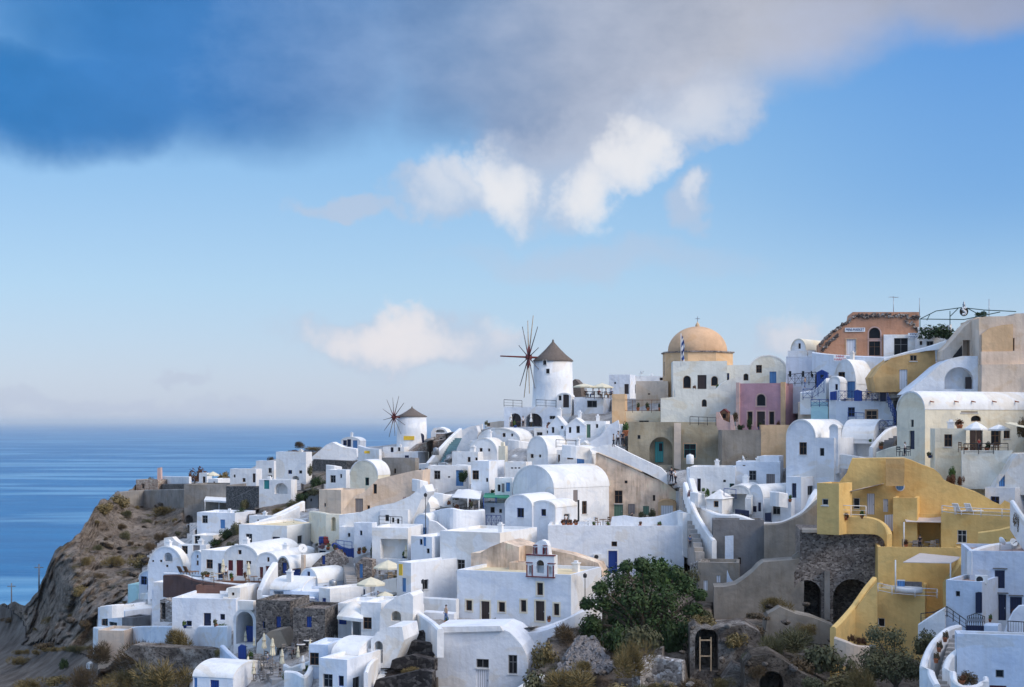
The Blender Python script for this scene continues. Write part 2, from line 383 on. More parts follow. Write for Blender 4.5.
AUTO = random.Random(31)
HS = {}
CARVE = []     # ground is cut back behind every building and wall
def B(label, x0, xm, x1, yt, yb, th=28, roof='flat', mat='white', wins=(), D=None, dD=0, L=None, foot=3.0, name='house', cat='house', rm=None, ys=None, group=None, key=None, sp=None, rise=None):
    """a building: front from x0 to xm, right side from xm to x1, top yt, foot yb (photo pixels), th = turn of the front to the left"""
    D = (D or depth(xm, yb))+dD; t = R(th); h = H(); h.t, h.D, h.xm = t, D, xm
    if cat == 'house' and len(wins) <= 1 and mat[:5] in ('white', 'pale_') and xm-x0 > 12:
        wins = list(wins); m_ = F/D; k_ = AUTO.random(); u_ = AUTO.uniform(.18, .4)
        wins.append(('w', x0+(xm-x0)*u_, yt+(yb-yt)*.45, .8*m_, 1.1*m_, AUTO.choice(['grey', 'blue', 'brown', 'grey'])))
        if k_ < .6: wins.append(('d', x0+(xm-x0)*AUTO.uniform(.58, .8), yb-1.0*m_, .95*m_, 2.0*m_, AUTO.choice(['navy', 'sky', 'blue', 'grey', 'dark'])))
        if x1 and x1-xm > 12: wins.append(('w', (xm+x1)/2, yt+(yb-yt)*.5, .6*m_, 1.0*m_, 'grey', 's'))
    w, L1 = solve(x0, xm, x1, D, th); L = L or L1 or 5.0; L = min(max(L, 1.0), 22)
    if x1 is None: h.xm = 1e9
    h.C = P3(xm, yb, D); Hh = (yb-yt)/F*D; a = Vector((math.cos(t), -math.sin(t), 0))
    base = h.C-a*(w/2)
    root = empty(name, base, -t, label, cat, group); h.root, h.w, h.L, h.H = root, w, L, Hh
    fs, ss = [], []
    for e in wins:
        f, s = spec_of(e, h)
        (fs if f == 'f' else ss).append(s)
    for s in fs: s['u'] += w/2       # front: u measured from the middle
    yk = HY-(HY-yt)*D/(D+L*math.cos(t)); CARVE.append((min(x0, xm)-1, (x1 or xm)+1, min(yk, yt), yb+.5, D+L*.8))
    W2 = w/2; rm = rm or ('roof_white' if mat.startswith(('white', 'pale', 'cream')) else mat); zf = -.4
    mb = MB(); hd = lambda s: .22 if s['k'] in 'wds' else s['deep']
    n = 14
    if roof in ('flat', 'gable', 'vault_f'):
        fm = lambda p, q, z: Vector((p, q, z))
        Hs = Hh if roof == 'flat' else max(Hh*.35, Hh-(rise or min(W2*.95, Hh*.6)))
        if ys: Hs = (yb-ys)/F*D
        fs = fit(fs, -W2, W2, zf, Hh-.15 if roof != 'flat' else Hh); ss = fit(ss, 0, L, zf, Hs)
        if roof == 'flat':
            r = min(.22, Hh*.1); out = [(-W2, -foot), (W2, -foot), (W2, Hh), (-W2, Hh)]; top = 2; sm = ()
        elif roof == 'gable': out = [(-W2, -foot), (W2, -foot), (W2, Hs), (0, Hh), (-W2, Hs)]; top = None; sm = ()
        else:
            out = [(-W2, -foot)]+[(W2, -foot)]+[(W2*math.cos(math.pi*k/n), Hs+(Hh-Hs)*math.sin(math.pi*k/n)) for k in range(n+1)]; top = None; sm = range(2, 2+n)
        solid(mb, out, L, fm, [(hole_loop(s['u'], s['z'], s['w'], s['h'], s['arch']), hd(s)) for s in fs],
              [(hole_loop(s['u'], s['z'], s['w'], s['h'], s['arch']), hd(s)) for s in ss], 1, top, True, sm)
        mb.build('wall', mat, root)
        rb = MB()
        if roof == 'flat':
            tt = min(.28, w*.2, L*.2); rb.box(-W2+tt+.004, tt+.004, Hh-.5, W2-tt-.004, L-tt-.004, Hh-.3); rb.build('roof', rm, root)
        else:
            arc = out[2:]; e = .05
            oo = [(p*(1+e/W2), z+e) for p, z in arc]; m = len(arc); vv = [fm(p, -e, z) for p, z in oo]+[fm(p, L+e, z) for p, z in oo]+[fm(p*.97, -e, z-.12) for p, z in arc]+[fm(p*.97, L+e, z-.12) for p, z in arc]
            rb.add(vv[:2*m], [(j, j+1, m+j+1, m+j) for j in range(m-1)], roof != 'gable')
            rb.add(vv, [(j, j+1, 2*m+j+1, 2*m+j) for j in range(m-1)]+[(m+j, m+j+1, 3*m+j+1, 3*m+j) for j in range(m-1)]); rb.build('roof', rm, root)
    elif roof == 'vault_s':
        fm = lambda p, q, z: Vector((W2-q, -p, z))
        Hs = (yb-ys)/F*D if ys else max(Hh*.3, Hh-min(L/2*.95, Hh*.6))
        fs = fit(fs, -W2, W2, zf, Hs); ss = fit(ss, 0, L, zf, Hh)
        out = [(-L, -foot), (0, -foot)]+[(-L/2+L/2*math.cos(math.pi*k/n), Hs+(Hh-Hs)*math.sin(math.pi*k/n)) for k in range(n+1)]
        cap = []
        for s in ss: cap.append((hole_loop(-s['u'], s['z'], s['w'], s['h'], s['arch']), hd(s)))
        edge = [(hole_loop(W2-s['u'], s['z'], s['w'], s['h'], s['arch']), hd(s)) for s in fs]
        solid(mb, out, w, fm, cap, edge, 1, None, True, range(2, 2+n)); mb.build('wall', mat, root)
        arc = out[2:]; e = .05; rb = MB(); m = len(arc)
        oo = [(-L/2+(p+L/2)*(1+e/(L/2)), z+e) for p, z in arc]; ii = [(-L/2+(p+L/2)*.97, z-.12) for p, z in arc]
        vv = [fm(p, -e, z) for p, z in oo]+[fm(p, w+e, z) for p, z in oo]+[fm(p, -e, z) for p, z in ii]+[fm(p, w+e, z) for p, z in ii]
        rb.add(vv[:2*m], [(j, j+1, m+j+1, m+j) for j in range(m-1)], True)
        rb.add(vv, [(j, j+1, 2*m+j+1, 2*m+j) for j in range(m-1)]+[(m+j, m+j+1, 3*m+j+1, 3*m+j) for j in range(m-1)]); rb.build('roof', rm, root)
    ffm = lambda u, d, z: Vector((u, d, z)); sfm = lambda u, d, z: Vector((W2-d, u, z))
    for s in fs: opening(root, ffm, s, D)
    for s in ss: opening(root, sfm, s, D)
    h.front = lambda px, py, off=0.0: on_plane(px, py, h.C+Vector((-math.sin(t), -math.cos(t), 0))*off, Vector((-math.sin(t), -math.cos(t), 0)))
    h.side = lambda px, py: on_plane(px, py, h.C, Vector((math.cos(t), -math.sin(t), 0)))
    if key: HS[key] = h
    return h
def P(label, pts, ax=None, ay=None, th=15, T=.6, mat='white', wins=(), D=None, dD=0, name='wall', cat='wall', foot=0, key=None, smooth=True, group=None):
    """a wall or facade whose outline is given in photo pixels on a standing plane at the depth of (ax, ay); T = thickness"""
    ax = ax if ax is not None else sum(p[0] for p in pts)/len(pts); ay = ay if ay is not None else max(p[1] for p in pts)
    D = (D or depth(ax, ay))+dD; t = R(th); h = H(); h.t, h.D, h.xm = t, D, 1e9
    h.C = P3(ax, ay, D); nrm = Vector((-math.sin(t), -math.cos(t), 0)); a = Vector((math.cos(t), -math.sin(t), 0))
    root = empty(name, h.C, -t, label, cat, group); h.root = root
    CARVE.append((min(p[0] for p in pts)-1, max(p[0] for p in pts)+1, None, [tuple(p) for p in pts], D+T*.7+abs(math.sin(t))*4))
    ol = []
    for x, y in pts: q = on_plane(x, y, h.C, nrm)-h.C; ol.append((q.dot(a), q.z))
    zb = min(z for _, z in ol)
    if foot: ol = [(u, z-foot if z < zb+.8 else z) for u, z in ol]
    area = sum(ol[i][0]*ol[(i+1) % len(ol)][1]-ol[(i+1) % len(ol)][0]*ol[i][1] for i in range(len(ol)))
    if area < 0: ol = ol[::-1]
    fs = [spec_of(e, h)[1] for e in wins]; fs = fit(fs, min(u for u, _ in ol), max(u for u, _ in ol), zb-foot, max(z for _, z in ol))
    mb = MB(); fm = lambda p, q, z: Vector((p, q, z)); hd = lambda s: min(.22, T*.7) if s['k'] in 'wds' else min(s['deep'], T*.85)
    solid(mb, ol, T, fm, [(hole_loop(s['u'], s['z'], s['w'], s['h'], s['arch']), hd(s)) for s in fs])
    mb.build('wall', mat, root)
    for s in fs: opening(root, fm, s, D)
    h.front = lambda px, py, off=0.0: on_plane(px, py, h.C+nrm*off, nrm)
    if key: HS[key] = h
    return h
def spline(pts, k):
    out = []
    for i in range(len(pts)-1):
        p0, p1, p2, p3 = pts[max(i-1, 0)], pts[i], pts[i+1], pts[min(i+2, len(pts)-1)]
        for j in range(k):
            t = j/k; out.append(tuple(.5*(2*b+(c-a)*t+(2*a-5*b+4*c-d)*t*t+(-a+3*b-3*c+d)*t**3) for a, b, c, d in zip(p0, p1, p2, p3)))
    out.append(tuple(pts[-1])); return out
def W(label, pts, T=.4, mat='white', k=5, foot=1.5, name='wall', cat='wall', dD=0, D=None, key=None, cap=None):
    """a free-standing wall along a curve: (px, top, foot[, depth])"""
    q = [(p[0], p[1], p[2], (p[3] if len(p) > 3 else (D or depth(p[0], p[2])))+dD) for p in pts]
    q = spline(q, k) if k > 1 else q
    for i_ in range(len(q)-1): CARVE.append((min(q[i_][0], q[i_+1][0])-1, max(q[i_][0], q[i_+1][0])+1, min(q[i_][1], q[i_+1][1]), max(q[i_][2], q[i_+1][2]), max(q[i_][3], q[i_+1][3])+T+.3))
    b = [P3(x, yb, d) for x, yt, yb, d in q]; ht = [(yb-yt)/F*d for x, yt, yb, d in q]
    c = sum(b, Vector())/len(b); mb = MB(); vs = []; n = len(b)
    for i in range(n):
        d = (b[min(i+1, n-1)]-b[max(i-1, 0)]); nrm = Vector((d.y, -d.x, 0)); nrm = nrm.normalized() if nrm.length > 1e-6 else Vector((0, -1, 0))
        if nrm.dot(b[i]) > 0: nrm = -nrm
        f, k_ = b[i]-c, b[i]-nrm*T-c
        e = min(.12, T*.3); zt = ht[i]
        vs += [f-Vector((0, 0, foot)), f+Vector((0, 0, zt-e)), f-nrm*e+Vector((0, 0, zt)), k_+nrm*e+Vector((0, 0, zt)), k_+Vector((0, 0, zt-e)), k_-Vector((0, 0, foot))]
    fs = []
    for i in range(n-1):
        for j in range(5): fs.append((i*6+j, i*6+j+1, (i+1)*6+j+1, (i+1)*6+j))
    fs += [tuple(range(6)), tuple(range((n-1)*6, n*6))[::-1]]
    mb.add(vs, fs); o = mb.build(name, mat, None, c); tag(o, label, cat); return o
def stairs(label, xa, ya, xb, yb, wpx, n, mat='white', D0=None, D1=None, side=None, name='staircase'):
    """a flight from the lower (xa,ya) to the upper (xb,yb)"""
    A, Bp = P3(xa, ya, D0 or depth(xa, ya)), P3(xb, yb, D1 or depth(xb, yb)); wd = wpx/F*A.y
    d = Bp-A; run = Vector((d.x, d.y, 0)); nn = run.normalized(); pr = Vector((nn.y, -nn.x, 0)); root = empty(name, A, 0, label, 'stairs')
    mb = MB()
    for i in range(n):
        o = run*(i/n)-pr*(wd/2)+Vector((0, 0, -1.5)); mb.obox(o, pr*wd, run*(1/n), Vector((0, 0, 1.5+d.z*(i+1)/n)))
    mb.build('step', mat, root)
    if side:
        for sg in (-1, 1):
            m = MB(); o = pr*(sg*(wd/2+.11)-.1); m.add([o+Vector((0,0,-1)), o+Vector((0,0,.75)), o+run+Vector((0,0,d.z+.75)), o+run+Vector((0,0,d.z-1))]+[o+pr*.2+v for v in (Vector((0,0,-1)), Vector((0,0,.75)), run+Vector((0,0,d.z+.75)), run+Vector((0,0,d.z-1)))],
                [(0,1,2,3),(4,7,6,5),(0,4,5,1),(1,5,6,2),(2,6,7,3),(3,7,4,0)]); m.build('parapet', side, root)
    return root

# ---------------------------------------------------------------- plants
LEAFM = {}
def clump_mesh(key, mat, n=420, size=.16, flat=.8, blade=False, seed=1, lobes=6):
    k = (key, mat)
    if k in LEAFM: return LEAFM[k]
    r = random.Random(seed); mb = MB()
    cs = [(Vector((r.uniform(-.55, .55), r.uniform(-.55, .55), r.uniform(.25, .75)*flat)), r.uniform(.28, .5)) for _ in range(lobes)]
    for i in range(n):
        c, rad = cs[i % lobes]
        d = Vector((r.gauss(0, 1), r.gauss(0, 1), r.gauss(0, 1))).normalized()
        p = c+d*rad*(r.random()**.35); p.z = max(p.z, .02)
        if blade:
            t = Vector((d.x*.9+r.uniform(-.5, .5), d.y*.9+r.uniform(-.5, .5), max(d.z, 0)*.6+r.uniform(.1, .7))).normalized(); s = t.orthogonal().normalized()
            s = (Matrix.Rotation(r.uniform(0, 6.28), 3, t) @ s); l = size*r.uniform(1.2, 2.6); w = size*.16
            mb.add([p-s*w, p+s*w, p+t*l+d*.05], [(0, 1, 2)])
        else:
            nr = (d+Vector((r.uniform(-.7, .7), r.uniform(-.7, .7), r.uniform(-.2, .9)))).normalized(); a = nr.orthogonal().normalized(); a = Matrix.Rotation(r.uniform(0, 6.28), 3, nr) @ a; b = nr.cross(a)
            s = size*r.uniform(.5, 1.2); mb.add([p-a*s, p-b*s*.55, p+a*s, p+b*s*.55], [(0, 1, 2, 3)])
    LEAFM[k] = mb.mesh('foliage', mat); return LEAFM[k]
def bush(label, px, py, w, hgt, mat='leaf_dry', var=0, D=None, dD=0, blade=None, group='shrubs on the hillside', name='shrub', cat='shrub', sink=.1):
    """px,py = middle of its foot; w,hgt its size in photo pixels"""
    D = (D or depth(px, py))+dD; s = D/F; bl = blade if blade is not None else mat in ('leaf_dry', 'leaf_brown')
    me = clump_mesh(('b' if bl else 'l', var), mat, 2600 if bl else 1500, .085 if bl else .085, .8, bl, 11+var, 9)
    root = empty(name, P3(px, py, D)-Vector((0, 0, sink)), rng.uniform(0, 6.28), label, cat, group)
    o = link('foliage', me, root); o.scale = (w*s/2, w*s/2*.8, hgt*s*1.0)
    return root
POTM = {}
def pot_plant(label, px, py, w=5, h=8, mat='leaf_green', pot='terracotta', D=None, group='potted plants', dD=0, P=None):
    D = (D or depth(px, py))+dD; s = D/F; p = P if P is not None else P3(px, py, D)
    if pot not in POTM:
        m = MB(); m.lathe([(0, 0), (.30, 0), (.42, .62), (.47, .64), (.47, .75), (.40, .75), (.38, .62), (0, .6)], 12); POTM[pot] = m.mesh('pot', pot)
    root = empty('potted_plant', p, rng.uniform(0, 6), label, 'plant', group)
    o = link('pot', POTM[pot], root); k = w*s*.8; o.scale = (k, k, h*s*.5)
    f = link('foliage', clump_mesh('p', mat, 160, .22, .9, False, 5, 4), root); f.location = (0, 0, h*s*.3); f.scale = (w*s*.6, w*s*.6, h*s*.65)
    return root
def tree(label, px, py, w, hgt, trunk=.3, mat='leaf_dark', D=None, dD=0, n=2600, size=.2, seed=3, name='tree', group=None, lob=None):
    D = (D or depth(px, py))+dD; s = D/F; W_, H_ = w*s, hgt*s; r = random.Random(seed); root = empty(name, P3(px, py, D), 0, label, 'tree', group)
    lob = lob or [(r.uniform(-.36, .36), r.uniform(-.3, .3), r.uniform(trunk+.12, .85), r.uniform(.16, .26)) for _ in range(12)]
    tb = MB(); tb.tube((0, 0, -.5), (.05*W_, 0, H_*trunk), .05*H_, .035*H_, 8)
    for x, y, z, rr in lob:
        a = Vector((.05*W_, 0, H_*trunk*.9)); c = Vector((x*W_, y*W_, z*H_)); mid = (a+c)/2+Vector((r.uniform(-.1, .1), r.uniform(-.1, .1), .05*H_)); tb.tube(a, mid, .02*H_, .014*H_, 5); tb.tube(mid, c, .014*H_, .004*H_, 5)
    tb.build('trunk', 'bark', root)
    cb = MB()
    for i in range(n):
        x, y, z, rr = lob[i % len(lob)]; d = Vector((r.gauss(0, 1), r.gauss(0, 1), r.gauss(0, 1))).normalized(); q = r.random()**.4*(1+.25*r.gauss(0, 1)*.4)
        p = Vector((x*W_+d.x*rr*W_*q, y*W_+d.y*rr*W_*q, z*H_+d.z*rr*W_*.85*q))
        nr = (d+Vector((r.uniform(-.8, .8), r.uniform(-.8, .8), r.uniform(-.1, 1)))).normalized(); a = nr.orthogonal().normalized(); a = Matrix.Rotation(r.uniform(0, 6.28), 3, nr) @ a; b = nr.cross(a); sz = size*r.uniform(.5, 1.25)
        cb.add([p-a*sz, p-b*sz*.6, p+a*sz, p+b*sz*.6], [(0, 1, 2, 3)])
    cb.build('crown', mat, root); return root
# ---------------------------------------------------------------- small things
def parasol(label, cx, ya, ye, wpx, yb, D=None, mat='canvas_cream', group='open parasols', n=8, dD=0):
    D = (D or depth(cx, yb))+dD; s = D/F; root = empty('parasol', P3(cx, yb, D), rng.uniform(0, 1), label, 'parasol', group)
    r, za, ze = wpx/2*s, (yb-ya)*s, (yb-ye)*s
    m = MB(); m.lathe([(0, 0), (.28, 0), (.28, .06), (.05, .1)], 12); m.build('base', 'concrete', root)
    m = MB(); m.tube((0, 0, .05), (0, 0, za+.08), .03, .03, 8); m.build('pole', 'wood_pale', root)
    m = MB(); m.lathe([(.02, za), (r*.5, za-(za-ze)*.42), (r, ze), (r, ze-.16), (r*.985, ze-.16), (r*.98, ze-.01), (r*.5, za-(za-ze)*.42-.04), (.03, za-.06)], n, smooth=False); m.build('canopy', mat, root)
    m = MB()
    for k in range(n): t = 2*math.pi*k/n; m.tube((.03*math.cos(t), .03*math.sin(t), za-.1), (r*.96*math.cos(t), r*.96*math.sin(t), ze-.03), .014, .01, 4)
    m.build('ribs', 'wood_pale', root); return root
CLO = {}
def closed_parasol(label, px, yt, yb, mat='canvas_cream', D=None, group='folded parasols', dD=0):
    D = (D or depth(px, yb))+dD; s = D/F; h = (yb-yt)*s; root = empty('folded_parasol', P3(px, yb, D), rng.uniform(0, 6), label, 'parasol', group)
    if mat not in CLO:
        p = MB(); p.tube((0, 0, 0), (0, 0, 1.0), .012, .012, 6); p.lathe([(0, .995), (.016, 1.0), (.01, 1.02), (0, 1.025)], 8)
        b = MB(); b.lathe([(0, 0), (.12, 0), (.12, .025), (.02, .04)], 10); c = MB(); n = 16; prof = [(.018, .99), (.05, .93), (.055, .84), (.085, .72), (.075, .60), (.115, .42), (.10, .36)]; vs = []
        for r, z in prof:
            for k in range(n): t = 2*math.pi*k/n; rr = r*(1 if k % 2 else .72); vs.append((rr*math.cos(t), rr*math.sin(t), z))
        c.add(vs, [(i*n+k, i*n+(k+1) % n, (i+1)*n+(k+1) % n, (i+1)*n+k) for i in range(len(prof)-1) for k in range(n)])
        t = MB(); t.lathe([(.088, .70), (.092, .70), (.088, .675), (.084, .675)], 10)
        CLO[mat] = (p.mesh('pole', 'wood_pale'), b.mesh('base', 'concrete'), c.mesh('canopy', mat), t.mesh('strap', 'wood_pale'))
    for nm, me in zip(('pole', 'base', 'canopy', 'strap'), CLO[mat]): o = link(nm, me, root); o.scale = (h, h, h)
    return root
FURN = {}
def chair(label, p, rz, mat='wood', group='terrace chairs', lounge=False):
    root = empty('sun_lounger' if lounge else 'chair', p, rz, label, 'lounger' if lounge else 'chair', group)
    k = (mat, lounge)
    if k not in FURN:
        ms = []
        if lounge:
            m = MB(); m.box(-.35, -.6, .30, .35, .75, .38); ms.append(('seat', m.mesh('seat', mat)))
            m = MB(); m.obox((-.35, .75, .33), (.7, 0, 0), (0, .38, .72), (0, .07, -.03)); ms.append(('backrest', m.mesh('backrest', mat)))
            for x in (-.32, .27):
                for y in (-.55, .65): m = MB(); m.box(x, y, 0, x+.05, y+.05, .3); ms.append(('leg', m.mesh('leg', mat)))
        else:
            m = MB(); m.box(-.23, -.23, .42, .23, .23, .47); ms.append(('seat', m.mesh('seat', mat)))
            m = MB(); m.box(-.23, .19, .62, .23, .23, .74); m.box(-.23, .19, .82, .23, .23, .95); m.box(-.23, .188, .47, -.19, .232, .96); m.box(.19, .188, .47, .23, .232, .96); ms.append(('backrest', m.mesh('backrest', mat)))
            for x in (-.22, .18):
                for y in (-.22, .18): m = MB(); m.box(x, y, 0, x+.04, y+.04, .42); ms.append(('leg', m.mesh('leg', mat)))
        FURN[k] = ms
    for nm, me in FURN[k]: link(nm, me, root)
    return root
def table(label, p, top='wood', r=.42, group='terrace tables', cloth=None):
    root = empty('table', p, rng.uniform(0, 1), label, 'table', group)
    m = MB(); m.lathe([(0, .70), (r, .70), (r, .74), (0, .745)], 18, smooth=False); m.build('tabletop', cloth or top, root)
    m = MB(); m.tube((0, 0, .03), (0, 0, .7), .04, .04, 8); m.lathe([(0, 0), (.25, 0), (.25, .03), (.04, .06)], 10); m.build('pedestal', 'metal_dark', root); return root
def dining(where, px, py, mat='wood', n=2, D=None, cloth=None, dD=0):
    D = (D or depth(px, py))+dD; p = P3(px, py, D)
    table('small round table '+where, p, mat, cloth=cloth)
    for k in range(n):
        a = 2*math.pi*k/n+rng.uniform(.3, .9); q = p+Vector((math.cos(a)*.72, math.sin(a)*.72, 0))
        chair(('%s chair at the table ' % {'wood':'brown wooden','metal_dark':'dark metal','metal_white':'white','wood_pale':'pale wooden','wood_grey':'grey wooden'}.get(mat, 'plain'))+where, q, a-math.pi/2, mat, group='chairs at the table '+where)
def railing(label, pts, mat='metal_blue', style='bar', step=1.2, D=None, dD=0, name='railing'):
    """pts: (px, top, foot[, depth])"""
    q = [(p[0], p[1], p[2], (p[3] if len(p) > 3 else (D or depth(p[0], p[2])))+dD) for p in pts]
    a = [P3(x, yb, d) for x, yt, yb, d in q]; h = [(yb-yt)/F*d for x, yt, yb, d in q]; root = empty(name, a[0], 0, label, 'railing'); o = a[0]
    rail, inf = MB(), MB(); posts = []
    for i in range(len(a)-1):
        p, r = a[i]-o, a[i+1]-o; n = max(1, round((r-p).length/step)); U = Vector((0, 0, 1))
        rail.tube(p+U*h[i], r+U*h[i+1], .035, .035, 6); rail.tube(p+U*h[i]*.12, r+U*h[i+1]*.12, .025, .025, 6)
        for j in range(n+(1 if i == len(a)-2 else 0)):
            t = j/n; b = p.lerp(r, t); hh = h[i]*(1-t)+h[i+1]*t; posts.append((b, hh))
        for j in range(n):
            b0, b1 = p.lerp(r, j/n), p.lerp(r, (j+1)/n); h0, h1 = h[i]*(1-j/n)+h[i+1]*j/n, h[i]*(1-(j+1)/n)+h[i+1]*(j+1)/n
            if style == 'x':
                inf.tube(b0+U*h0*.12, b1+U*h1, .02, .02, 4); inf.tube(b0+U*h0, b1+U*h1*.12, .02, .02, 4); inf.tube(b0+U*h0*.56, b1+U*h1*.56, .018, .018, 4)
            elif style == 'bar':
                for g in range(1, 6): t = g/6; inf.tube(b0.lerp(b1, t)+U*h0*.12, b0.lerp(b1, t)+U*(h0*(1-t)+h1*t), .012, .012, 4)
            else: inf.tube(b0+U*h0*.55, b1+U*h1*.55, .018, .018, 4)
    rail.build('rail', mat, root); inf.build('infill', mat, root)
    for b, hh in posts: m = MB(); m.tube((0, 0, -.1), (0, 0, hh), .035, .035, 6); m.build('post', mat, root, b)
    return root
def canopy(label, pts, posts=(), mat='canvas_cream', post_mat='frame_white', T=.06, name='awning', cat='awning', sag=.0, group=None, drop=None):
    """pts: corners (px, py, depth); posts: (px, top, foot, depth)"""
    v = [P3(*p) for p in pts]; c = sum(v, Vector())/len(v); root = empty(name, c, 0, label, cat, group); m = MB(); n = len(v)
    if n == 4:
        k = 6; vs = []; 
        for i in range(k+1):
            for j in range(k+1):
                s, t = i/k, j/k; p = (v[0]*(1-s)+v[1]*s)*(1-t)+(v[3]*(1-s)+v[2]*s)*t-c; p.z -= sag*math.sin(math.pi*s)*math.sin(math.pi*t); vs.append(p)
        top = vs; bot = [p-Vector((0, 0, T)) for p in vs]; M_ = len(vs)
        fs = [(i*(k+1)+j, (i+1)*(k+1)+j, (i+1)*(k+1)+j+1, i*(k+1)+j+1) for i in range(k) for j in range(k)]
        m.add(top+bot, fs+[tuple(x+M_ for x in f) for f in fs], True)
        bd = [i*(k+1) for i in range(k+1)]+[k*(k+1)+j for j in range(1, k+1)]+[i*(k+1)+k for i in range(k-1, -1, -1)]+[j for j in range(k-1, 0, -1)]
        m.add(top+bot, [(bd[i], bd[(i+1) % len(bd)], bd[(i+1) % len(bd)]+M_, bd[i]+M_) for i in range(len(bd))])
    else:
        m.add([p-c for p in v]+[p-c-Vector((0, 0, T)) for p in v], [tuple(range(n)), tuple(range(n, 2*n))]+[(i, (i+1) % n, n+(i+1) % n, n+i) for i in range(n)])
    m.build('cover', mat, root)
    for px, yt, yb, d in posts:
        a, b = P3(px, yt, d)-c, P3(px, yb, d)-c; m = MB(); m.tube(b-Vector((0, 0, .4)), a, .06, .06, 8); m.build('post', post_mat, root)
    return root
def person(label, px, py, hpx, top='cloth_white', legs='cloth_dark', D=None, rz=0, seated=False, dD=0, P=None, lean=0):
    D = (D or depth(px, py))+dD; h = hpx/F*D if not seated else 1.7
    root = empty('person', P if P is not None else P3(px, py, D), rz, label, 'person', 'people on the terraces and lanes'); k = h/1.72
    def skin(name, mat, J, E, parent=root):
        me = bpy.data.meshes.new(name); me.from_pydata([Vector(j[:3])*k for j in J], E, []); o = bpy.data.objects.new(name, me); col.objects.link(o)
        m = o.modifiers.new('s', 'SKIN'); m.use_smooth_shade = True
        for i, j in enumerate(J): me.skin_vertices[0].data[i].radius = (j[3]*k, (j[4] if len(j) > 4 else j[3])*k)
        me.skin_vertices[0].data[0].use_root = True; o.modifiers.new('u', 'SUBSURF').levels = 1
        dg = bpy.context.evaluated_depsgraph_get(); ev = bpy.data.meshes.new_from_object(o.evaluated_get(dg)); bpy.data.objects.remove(o); ev.materials.clear(); ev.materials.append(MATS[mat]); link(name, ev, parent)
    if seated: z0 = .47; hip = [(-.09, 0, z0+.06), (.09, 0, z0+.06)]; knee = [(-.1, -.42, z0+.05), (.1, -.42, z0+.05)]; foot = [(-.1, -.40, .07), (.1, -.40, .07)]; toe = [(-.1, -.55, .04), (.1, -.55, .04)]
    else: z0 = .86; hip = [(-.09, 0, z0), (.09, 0, z0)]; knee = [(-.1, -.06, .48), (.11, .06, .48)]; foot = [(-.1, -.10, .07), (.12, .20, .09)]; toe = [(-.1, -.24, .03), (.12, .07, .03)]
    L_ = -lean; zc, zn, zh = z0+.22, z0+.60, z0+.74
    J = [(0, 0, z0+.05, .13, .09), (0, L_*.4, zc, .125, .085), (0, L_*.9, zn-.13, .15, .09), (0, L_, zn, .055), (0, L_-.01, zh, .085, .095), (0, L_-.005, zh+.08, .07, .085)]
    E = [(0, 1), (1, 2), (2, 3), (3, 4), (4, 5)]
    for s in (0, 1):
        b = len(J); sg = -1 if s == 0 else 1; y2 = -.28 if seated else (.06 if s else -.10)
        J += [(*hip[s], .085), (*knee[s], .06), (*foot[s], .042), (*toe[s], .035)]; E += [(0, b), (b, b+1), (b+1, b+2), (b+2, b+3)]
        b = len(J); J += [(sg*.19, L_*.9, zn-.07, .055), (sg*.24, L_*.6+y2*.2, zn-.34, .042), (sg*.22, L_*.4+y2-.04, zn-.54, .033), (sg*.21, L_*.3+y2-.09, zn-.64, .03, .02)]; E += [(2, b), (b, b+1), (b+1, b+2), (b+2, b+3)]
    skin('body', 'skin', J, E)
    J2 = [(0, 0, z0+.02, .145, .105), (0, L_*.4, zc, .14, .1), (0, L_*.9, zn-.13, .165, .105), (0, L_, zn-.05, .075)]; E2 = [(0, 1), (1, 2), (2, 3)]
    for sg in (-1, 1): b = len(J2); y2 = -.28 if seated else (.06 if sg > 0 else -.10); J2 += [(sg*.195, L_*.9, zn-.07, .068), (sg*.225, L_*.75+y2*.1, zn-.25, .058)]; E2 += [(2, b), (b, b+1)]
    skin('shirt', top, J2, E2)
    J3 = [(0, 0, z0+.06, .14, .1)]; E3 = []
    for s in (0, 1): b = len(J3); J3 += [(*hip[s], .1), (*knee[s], .075), (foot[s][0], foot[s][1], foot[s][2]+.06, .06)]; E3 += [(0, b), (b, b+1), (b+1, b+2)]
    skin('trousers', legs, J3, E3)
    m = MB(); m.lathe([(0, .115), (.06, .10), (.092, .05), (.098, 0), (.085, -.03)], 12); o = m.build('hair', 'hair', root, (0, (L_+.015)*k, (zh+.05)*k)); o.scale = (k, k*1.1, k); return root
def ac_unit(label, p, rz, s=1.0):
    root = empty('air_conditioner', p, rz, label, 'air conditioner', 'air conditioners on the walls'); m = MB(); m.box(-.42*s, -.3, 0, .42*s, 0, .6*s); m.build('casing', 'frame_white', root)
    m = MB(); c = Vector((-.12*s, -.3, .3*s)); vs = [c+Vector((math.cos(t)*.23*s, -.012, math.sin(t)*.23*s)) for t in [2*math.pi*k/16 for k in range(16)]]; vs += [v+Vector((0, .02, 0)) for v in vs]
    m.add(vs, [tuple(range(16)), tuple(range(16, 32))]+[(k, (k+1) % 16, 16+(k+1) % 16, 16+k) for k in range(16)]); m.build('fan_grille', 'metal_dark', root); return root
